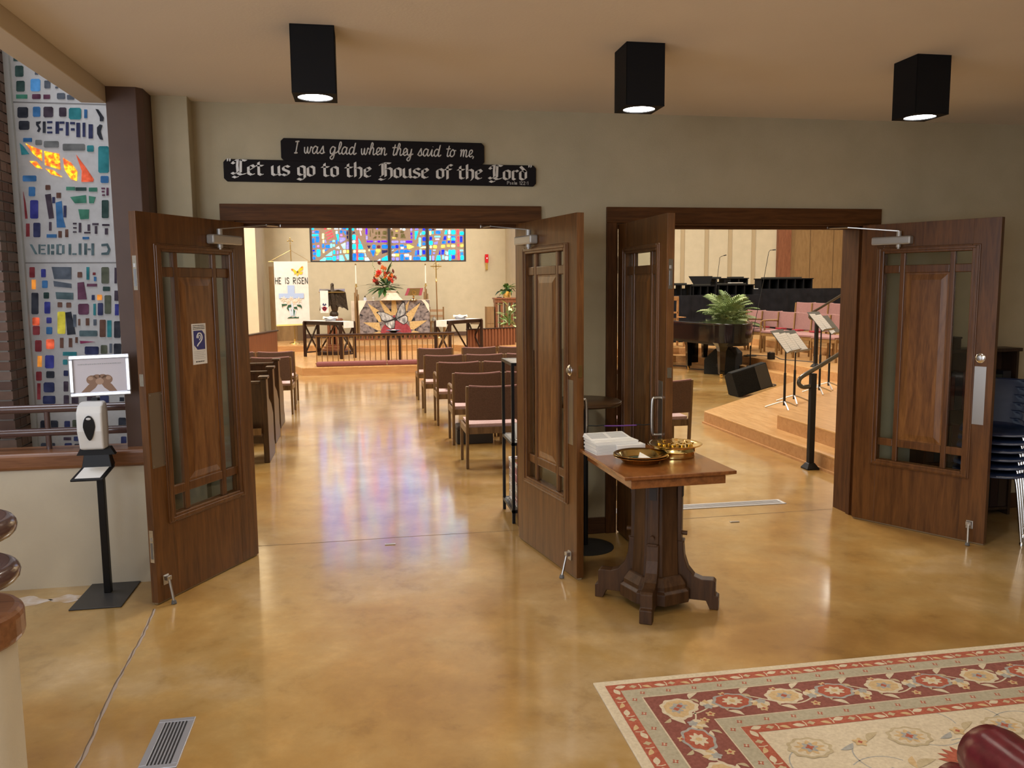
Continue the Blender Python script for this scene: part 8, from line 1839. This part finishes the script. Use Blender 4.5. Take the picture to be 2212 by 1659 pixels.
for lx,ly in ((-0.24,0.25),(-0.28,-1.42),(0.55,1.30),(-0.55,1.30)):
    l = MB(); 
    for z,r in ((0.05,0.045),(0.10,0.05),(0.45,0.065),(0.60,0.10),(0.66,0.13)): pass
    l.rings([[(lx-r,ly-r,z),(lx+r,ly-r,z),(lx+r,ly+r,z),(lx-r,ly+r,z)] for z,r in ((0.075,0.042),(0.10,0.046),(0.50,0.062),(0.585,0.085),(0.66,0.13))]); L_ = l.build('leg', 'black_gloss', t, bevel=0.006)
    MB().cyl((lx-0.014,ly,0.030),(lx+0.014,ly,0.030),0.030,n=14).build('caster', 'brass', L_, smooth=True); MB().box(lx-0.022,lx+0.022,ly-0.015,ly+0.015,0.035,0.078).build('caster_fork', 'brass', L_)
MB().box(-0.10,0.14,0.66,0.74,0.10,0.60).build('pedal_lyre', 'black_gloss', t, bevel=0.01)
# ------------------------------------------------------------------ stage monitors
def wedge(label, loc, rotz, w, d, h, logo=False, sp=0.10):
    t = thing('stage_monitor', label, 'speaker', loc, rotz)
    prof = [(-d/2,0),(d/2,0),(d/2,h*0.55),(d*0.12,h),(-d*0.30,h),(-d/2,h*0.80)]
    MB().prism(prof, -w/2, w/2, 'yz').build('cabinet', 'grille_cloth', t, bevel=0.008)
    g = MB(); a = Vector((0,d/2,h*0.55)); b_ = Vector((0,d*0.12,h)); n_ = Vector((0,(b_-a).z,-(b_-a).y)).normalized()*0.012
    g.hexa([Vector((x_,p.y,p.z))+q for p,q in ((a.lerp(b_,0.05),Vector()),(a.lerp(b_,0.95),Vector())) for x_ in (-w/2+0.015,w/2-0.015)][:2][::1]+[Vector((w/2-0.015,a.lerp(b_,0.95).y,a.lerp(b_,0.95).z)),Vector((-w/2+0.015,a.lerp(b_,0.95).y,a.lerp(b_,0.95).z))]+[Vector((-w/2+0.015,a.lerp(b_,0.05).y,a.lerp(b_,0.05).z))+n_,Vector((w/2-0.015,a.lerp(b_,0.05).y,a.lerp(b_,0.05).z))+n_,Vector((w/2-0.015,a.lerp(b_,0.95).y,a.lerp(b_,0.95).z))+n_,Vector((-w/2+0.015,a.lerp(b_,0.95).y,a.lerp(b_,0.95).z))+n_])
    g.build('grille', 'grille_cloth', t)
    for sx in (-1,1): MB().box(sx*(w/2)-0.004,sx*(w/2)+0.004,-0.10,0.06,h*0.30,h*0.42).build('side_handle', 'black', t, bevel=0.003)
    if logo:
        z = h+0.001; m = MB(); m.box(-0.09,0.09,-d*0.26,-d*0.235,h,z+0.001); m.box(-0.09,0.09,d*0.06,d*0.085,h,z+0.001); m.box(-0.09,-0.075,-d*0.235,d*0.06,h,z+0.001); m.box(0.075,0.09,-d*0.235,d*0.06,h,z+0.001); m.build('connector_plate', plain('plate_silver',(0.42,0.44,0.42),0.4), t)
wedge('black stage monitor with silver framed plate standing under the piano', (6.93,9.80,0), math.radians(52), 0.62, 0.60, 0.50, True)
t = thing('stage_monitor', 'tilted black stage monitor propped on the choir platform edge', 'speaker', (5.64,6.37,0.004))
t.rotation_euler = (0, math.radians(-14.5), math.radians(3))
MB().prism([(0.0,0.0),(0.34,0.0),(0.34,0.30),(0.20,0.38),(0.07,0.38)], 0.0, 0.60, 'yz').build('cabinet', 'grille_cloth', t, bevel=0.008)
MB().hexa([(0.012,-0.002,0.012),(0.37,-0.002,0.012),(0.37,0.010,0.012),(0.012,0.010,0.012),(0.012,0.062,0.368),(0.37,0.062,0.368),(0.37,0.074,0.368),(0.012,0.074,0.368)]).build('grille', 'grille_cloth', t)
MB().hexa([(0.39,-0.002,0.012),(0.588,-0.002,0.012),(0.588,0.010,0.012),(0.39,0.010,0.012),(0.39,0.062,0.368),(0.588,0.062,0.368),(0.588,0.074,0.368),(0.39,0.074,0.368)]).build('horn_panel', plain('horn_charcoal', (0.035,0.033,0.028), 0.6), t)
MB().box(0.598,0.604,0.08,0.24,0.14,0.20).build('side_handle', 'steel', t)
# ------------------------------------------------------------------ palm behind the piano
t = thing('potted_palm', 'bushy parlour palm behind the grand piano', 'plant', (7.77,11.50,Z2))
MB().lathe([(0.0,0.0),(0.13,0.0),(0.17,0.30),(0.18,0.30),(0.18,0.34),(0.16,0.34),(0.0,0.31)],20).build('pot', 'dark_wood', t, smooth=True)
def frond(mat, l, seed):
    r_ = random.Random(seed); m = MB(); N = 12; pts = []
    for i in range(N+1): u = i/N; pts.append(Vector((l*(u*0.75+0.10*u*u), 0, l*(0.95*u-0.62*u*u))))
    m.tube(pts, [0.006*(1-0.8*i/N) for i in range(N+1)], 5)
    for i in range(3, N+1):
        u = i/N; d = (pts[i]-pts[i-1]).normalized(); L = l*0.36*(0.55+0.45*math.sin(PI*u))
        for s_ in (-1,1):
            side = Vector((0,s_,0)); dr = (d*0.75+side*0.8).normalized(); p = pts[i]; e = p+dr*L+Vector((0,0,-0.28*L)); q = p+dr*L*0.5; wv = d*0.018
            m.quadstrip([p-wv*0.4, q-wv, e], [p+wv*0.4, q+wv, e+Vector((0.001,0,0))])
    me = m.mesh('frond'); me.materials.append(mat); return me
fm_ = [frond(plain('palm_green_a',(0.22,0.29,0.11),0.6),0.62,1), frond(plain('palm_green_b',(0.36,0.42,0.20),0.6),0.55,2), frond(plain('palm_green_c',(0.13,0.19,0.065),0.6),0.66,3)]
rp = random.Random(4)
for k in range(80):
    o = bpy.data.objects.new('frond', fm_[k%3]); C.objects.link(o); o.parent = t; a = 2*PI*k*0.381966; lv = k/80
    o.location = (0.05*math.cos(a),0.05*math.sin(a),0.34+0.30*lv+0.08*rp.random()); o.rotation_euler = (rp.uniform(-0.25,0.25), rp.uniform(-0.30,0.30)-0.75*lv, a); s_ = rp.uniform(0.75,1.15); o.scale = (s_,s_,s_)
# tall clergy chair behind the piano
t = thing('clergy_chair', 'tall wooden open-back chair behind the piano at left', 'chair', (7.02,12.95,Z2))
cwd = wood('honey_oak', (0.24,0.105,0.035), (0.38,0.19,0.07), 'z', 0.4)
for sx in (-1,1):
    MB().box(sx*0.26-0.022,sx*0.26+0.022,0.18,0.225,0,1.14).build('leg', cwd, t, bevel=0.006); MB().box(sx*0.26-0.022,sx*0.26+0.022,-0.24,-0.195,0,0.66).build('leg', cwd, t, bevel=0.006); MB().box(sx*0.26-0.03,sx*0.26+0.03,-0.26,0.18,0.66,0.69).build('armrest', cwd, t, bevel=0.006)
MB().box(-0.28,0.28,0.175,0.225,1.06,1.16).build('top_rail', cwd, t, bevel=0.01); MB().box(-0.26,0.26,0.18,0.22,0.76,0.80).build('back_rail', cwd, t); MB().box(-0.28,0.28,-0.25,0.22,0.42,0.47).build('seat', cwd, t, bevel=0.008)
# ------------------------------------------------------------------ black cloth tables and bell risers
def cloth_table(label, x0, x1, y0, y1, z0, z1):
    t = thing('draped_table', label, 'table', ((x0+x1)/2,(y0+y1)/2,z0)); hx=(x1-x0)/2; hy=(y1-y0)/2; H=z1-z0
    MB().box(-hx,hx,-hy,hy,H-0.025,H-0.006).build('tabletop', 'black', t)
    c = MB(); n=70; per=[]
    P=[(-hx,-hy),(hx,-hy),(hx,hy),(-hx,hy)]
    for k in range(4):
        a=Vector(P[k]); b_=Vector(P[(k+1)%4])
        for i in range(n//4+1 if k%2 else n): per.append((a.lerp(b_, i/(n//4+1 if k%2 else n)), Vector((0,-1)) if k==0 else Vector((1,0)) if k==1 else Vector((0,1)) if k==2 else Vector((-1,0)), len(per)))
    top=[(p.x,p.y,H) for p,_,_ in per]; mid=[(p.x+d.x*0.004,p.y+d.y*0.004,H-0.01) for p,d,_ in per]
    lo=[(p.x+d.x*(0.035+0.03*math.sin(k*0.55)+0.015*math.sin(k*1.3)),p.y+d.y*(0.035+0.03*math.sin(k*0.55)+0.015*math.sin(k*1.3)),0.01) for p,d,k in per]
    c.rings([lo,mid,top]); c.build('black_cloth', 'black_cloth', t, smooth=True)
    for sx in (-1,1):
        for sy in (-1,1): MB().box(sx*(hx-0.1)-0.02,sx*(hx-0.1)+0.02,sy*(hy-0.08)-0.02,sy*(hy-0.08)+0.02,0,H-0.025).build('leg', 'black', t)
cloth_table('nearer bell table under black cloth behind the palm', 7.40, 9.95, 14.2, 14.95, Z2, 1.478)
cloth_table('farther bell table under black cloth behind the choir chairs', 8.9, 13.0, 15.5, 16.25, 0.465, 1.612)
rm = plain('riser_black', (0.005,0.005,0.006), 0.7, 0, 0.15)
def riser(label, x0, x1, y, z, h, n, gaps=True):
    t = thing('bell_riser', label, 'riser', ((x0+x1)/2,y,z), 0, 'black bell table risers'); hx=(x1-x0)/2
    MB().box(-hx-0.04,hx+0.04,-0.18,0.20,h-0.025,h).build('shelf', rm, t)
    for k in range(n+1): x_=-hx+2*hx*k/n; MB().box(x_-0.014,x_+0.014,-0.17,0.19,0,h-0.025).build('divider', rm, t)
    if gaps:
        for k in range(n): x_=-hx+2*hx*(k+0.5)/n; MB().box(x_-hx/n*0.55,x_+hx/n*0.55,-0.05,0.05,0,h-0.10).build('bell_case', rm, t, bevel=0.01)
    else: MB().box(-hx,hx,0.15,0.18,0,h-0.025).build('back_board', rm, t)
    MB().box(-hx*0.8,hx*0.6,-0.15,0.15,h,h+0.035).build('music_folder', plain('folder_black_%d'%int(x0*10),(0.020,0.022,0.020),0.5), t)
riser('black open riser at left end of the nearer bell table', 7.60, 8.10, 14.55, 1.478, 0.27, 2, True)
riser('black riser under the slanted desk on the nearer bell table', 8.17, 8.75, 14.55, 1.478, 0.24, 3, False)
riser('long black riser at right end of the nearer bell table', 8.85, 9.78, 14.55, 1.478, 0.26, 4, False)
riser('leftmost black riser on the farther bell table', 9.10, 9.60, 15.85, 1.612, 0.30, 2, True)
riser('middle black riser on the farther bell table', 9.75, 10.25, 15.85, 1.612, 0.30, 2, False)
riser('wide black riser with five dividers on the farther bell table', 10.65, 12.15, 15.85, 1.612, 0.28, 6, False)
t = thing('slanted_music_desk', 'slanted black music desk on the nearer bell table', 'music desk', (8.42,14.50,1.752))
MB().hexa([(-0.22,-0.05,0.0),(0.22,-0.05,0.0),(0.22,-0.03,0.0),(-0.22,-0.03,0.0),(-0.34,-0.02,0.20),(0.30,-0.02,0.20),(0.30,0.0,0.20),(-0.34,0.0,0.20)]).build('desk_board', rm, t); MB().hexa([(0.10,0.02,0.0),(0.24,0.02,0.0),(0.24,0.10,0.0),(0.10,0.10,0.0),(0.16,0.0,0.16),(0.20,0.0,0.16),(0.20,0.02,0.16),(0.16,0.02,0.16)]).build('prop', rm, t)
for k,(x_,y_,z_,s_) in enumerate(((9.35,14.50,1.773,1.0),(10.45,15.80,1.612,0.8))):
    o = tag(MB().box(-0.16*s_,0.16*s_,-0.10,0.10,0,0.012).build('sheet_music', 'paper', loc=(x_,y_,z_)), 'white sheet music lying on the %s bell table' % ('nearer','farther')[k], 'sheet music')
# ------------------------------------------------------------------ choir chairs
CR = math.radians(108)
protos = {}
def choir_chair(label, loc, arms):
    if arms not in protos: protos[arms] = o = aisle_chair(label, loc, CR, arms, 'choir chairs', 'choir')
    else: o = dup(protos[arms], loc, CR, label)
    o.scale = (1.09, 1.0, 1.05); return o
for k,(y,arms) in enumerate(((12.03,0),(11.27,2),(10.54,1),(9.86,0),(9.21,0),(8.55,0))):
    choir_chair('mauve choir chair, %s from the piano in the front choir row' % ('first','second','third','fourth','fifth','sixth')[k], (8.66,y,Z2), arms)
for k,y in enumerate((12.12,11.41,10.75,10.08)):
    choir_chair('mauve choir chair, %s from the left in the raised back choir row' % ('first','second','third','fourth')[k], (9.92,y,0.465), 0)
for k,(y,c) in enumerate(((11.22,'red'),(10.49,'red'),(9.81,'red'),(9.16,'red'))):
    o = MB().box(-0.07,0.07,-0.11,0.11,0,0.03).build('hymnal', c, loc=(8.50,y,Z2+0.494), bevel=0.004); tag(o, 'red hymnal on the seat of the %s front-row choir chair' % ('second','third','fourth','fifth')[k], 'book', 'red hymnals on the choir chairs')
# ------------------------------------------------------------------ music stands
def music_stand(label, loc, rotz, h, sheets=2, tilt=35):
    t = thing('music_stand', label, 'music stand', loc, rotz)
    for k in range(3):
        a = PI/2+2*PI*k/3; MB().tube(catmull([(0,0,0.10),(0.08*math.cos(a),0.08*math.sin(a),0.075),(0.24*math.cos(a),0.24*math.sin(a),0.012)],4),0.010,8).build('foot', 'steel', t, smooth=True)
    MB().cyl((0,0,0.05),(0,0,h*0.55),0.016,n=12).build('lower_tube', 'black', t, smooth=True); MB().cyl((0,0,h*0.5),(0,0,h-0.03),0.010,n=10).build('upper_tube', 'black', t, smooth=True)
    d = MB(); a = math.radians(tilt); R_ = Matrix.Translation((0,0,h)) @ Matrix.Rotation(-a,4,'X')
    d.T = R_; d.box(-0.25,0.25,-0.002,0.002,-0.14,0.20); d.box(-0.25,0.25,-0.05,0.0,-0.145,-0.140); d.build('desk', plain('desk_olive_black_%d'%int(loc[0]*100),(0.045,0.045,0.035),0.45), t)
    for k in range(sheets):
        x0 = (-0.235,0.005)[k]; s_ = MB(); s_.T = R_ @ Matrix.Translation((x0,0,0)) @ Matrix.Rotation(0.03*(-1)**k,4,'Y'); s_.box(0,0.225,-0.006,-0.003,-0.135,0.165-0.03*k); S2 = s_.build('sheet_music', 'paper', t)
        m = MB(); m.T = R_ @ Matrix.Translation((x0,0,0)) @ Matrix.Rotation(0.03*(-1)**k,4,'Y')
        for q in range(8): m.box(0.02,0.205,-0.0068,-0.006,0.13-0.03*q-0.03*k,0.135-0.03*q-0.03*k)
        m.build('printed_staves', plain('stave_grey_%d_%d'%(k,int(loc[0]*100)),(0.62,0.62,0.62),0.8), S2)
    return t
music_stand('black music stand with two white sheets, nearest on the choir step', (5.19,4.14,Z1), math.radians(45), 0.84, 2, 38)
music_stand('black music stand with white sheets just behind the nearest one', (5.60,4.64,Z1), math.radians(40), 0.80, 2, 38)
music_stand('taller black music stand with white sheets nearer the right jamb', (6.42,5.42,Z1), math.radians(42), 1.02, 2, 40)
music_stand('farthest black music stand, half hidden by the right jamb', (6.84,5.88,Z1), math.radians(42), 0.94, 1, 40)
# ------------------------------------------------------------------ handrails at the choir steps
def handrail(label, loc, h, run):
    t = thing('stair_handrail', label, 'handrail', loc)
    MB().rings([[(-r,-r,z),(r,-r,z),(r,r,z),(-r,r,z)] for r,z in ((0.062,0.0),(0.062,0.012),(0.034,0.055),(0.030,0.060))]).build('post_shoe', 'black', t, bevel=0.004)
    MB().box(-0.026,0.026,-0.026,0.026,0.05,h).build('post', 'black', t, bevel=0.003)
    k = 0.155/0.25*0.9
    pts = [(0.0,0,h-0.115),(-0.09,0,h-0.125),(-0.135,0,h-0.10),(-0.135,0,h-0.055),(-0.09,0,h-0.015)] + [(x, 0, h+0.03+k*x) for x in (0.05,0.25,run*0.6,run)]
    MB().tube(catmull(pts,5), 0.020, 10).build('rail', plain('rail_bronze_%d'%int(loc[1]*10),(0.10,0.09,0.075),0.25,0.6), t, smooth=True)
    return t
handrail('black square post handrail at the near choir steps', (4.078,1.565,0), 0.90, 0.62)
o = handrail('far black post handrail behind the music stands', (7.60,7.57,Z2), 0.95, 0.45)
# ------------------------------------------------------------------ choir microphones on thin booms
def boom_mic(label, loc, pts, r=0.006):
    t = thing('choir_microphone', label, 'microphone', loc)
    MB().lathe([(0.0,0.0),(0.13,0.0),(0.13,0.015),(0.02,0.03),(0.0,0.03)],20).build('base', 'black', t, smooth=True)
    MB().tube(pts, r, 8).build('boom', 'black', t, smooth=True); a, b_ = Vector(pts[-2]), Vector(pts[-1]); MB().cyl(a.lerp(b_,0.5), b_, 0.011, n=8).build('capsule', 'black', t, smooth=True)
boom_mic('left choir microphone on a thin gooseneck behind the palm', (8.10,12.95,Z2), [(0,0,0.02),(0.02,0,0.9),(0.06,0,1.5),(0.12,0,2.05),(0.16,0,2.08),(0.28,0,2.11)])
boom_mic('right choir microphone on a tall thin gooseneck by the choir chairs', (7.56,9.95,Z2), [(0,0,0.02),(0.08,0.02,0.55),(0.27,0.04,1.48),(0.37,0.05,2.05),(0.40,0.05,2.09),(0.52,0.06,2.10)])
t = thing('short_mic_stand', 'short black microphone stand on the lower choir step by the piano', 'stand', (7.335,9.47,Z1))
MB().lathe([(0.0,0.0),(0.07,0.0),(0.07,0.012),(0.0,0.016)],16).build('base', 'black', t, smooth=True); MB().cyl((0,0,0.01),(0,0,0.36),0.012,n=10).build('tube', 'black', t, smooth=True); MB().cyl((0,0,0.34),(0.0,0.0,0.40),0.018,n=10).build('clip', 'black', t, smooth=True)
cm = plain('cable_black',(0.02,0.02,0.025),0.5)
for k,(lab,pts) in enumerate((('black cables trailing along the upper choir step',[(7.62,10.2,Z2+0.008),(7.9,9.6,Z2+0.008),(7.75,9.0,Z2+0.008),(8.0,8.4,Z2+0.008),(7.85,7.9,Z2+0.008)]),('black cable looped on the floor between piano and monitor',[(6.9,9.2,0.008),(7.05,8.7,0.008),(6.8,8.2,0.008),(6.95,7.7,0.008),(6.6,7.4,0.008)]),('black cable on the floor beside the piano leg',[(6.3,11.6,0.008),(6.75,11.3,0.008),(6.6,10.8,0.008),(6.9,10.4,0.008)]))):
    P = catmull(pts,6); o0 = P[0]; mb = MB(); mb.tube([p-o0 for p in P], 0.008, 6); tag(mb.build('cable', cm, smooth=True, loc=o0), lab, 'cable')
t = thing('floor_box', 'small black cable box on the choir step', 'cable box', (7.60,9.15,Z2)); MB().box(-0.05,0.05,-0.06,0.06,0,0.13).build('box','black',t,bevel=0.004); MB().box(-0.03,0.03,-0.03,0.03,0.13,0.145).build('socket','steel',t)
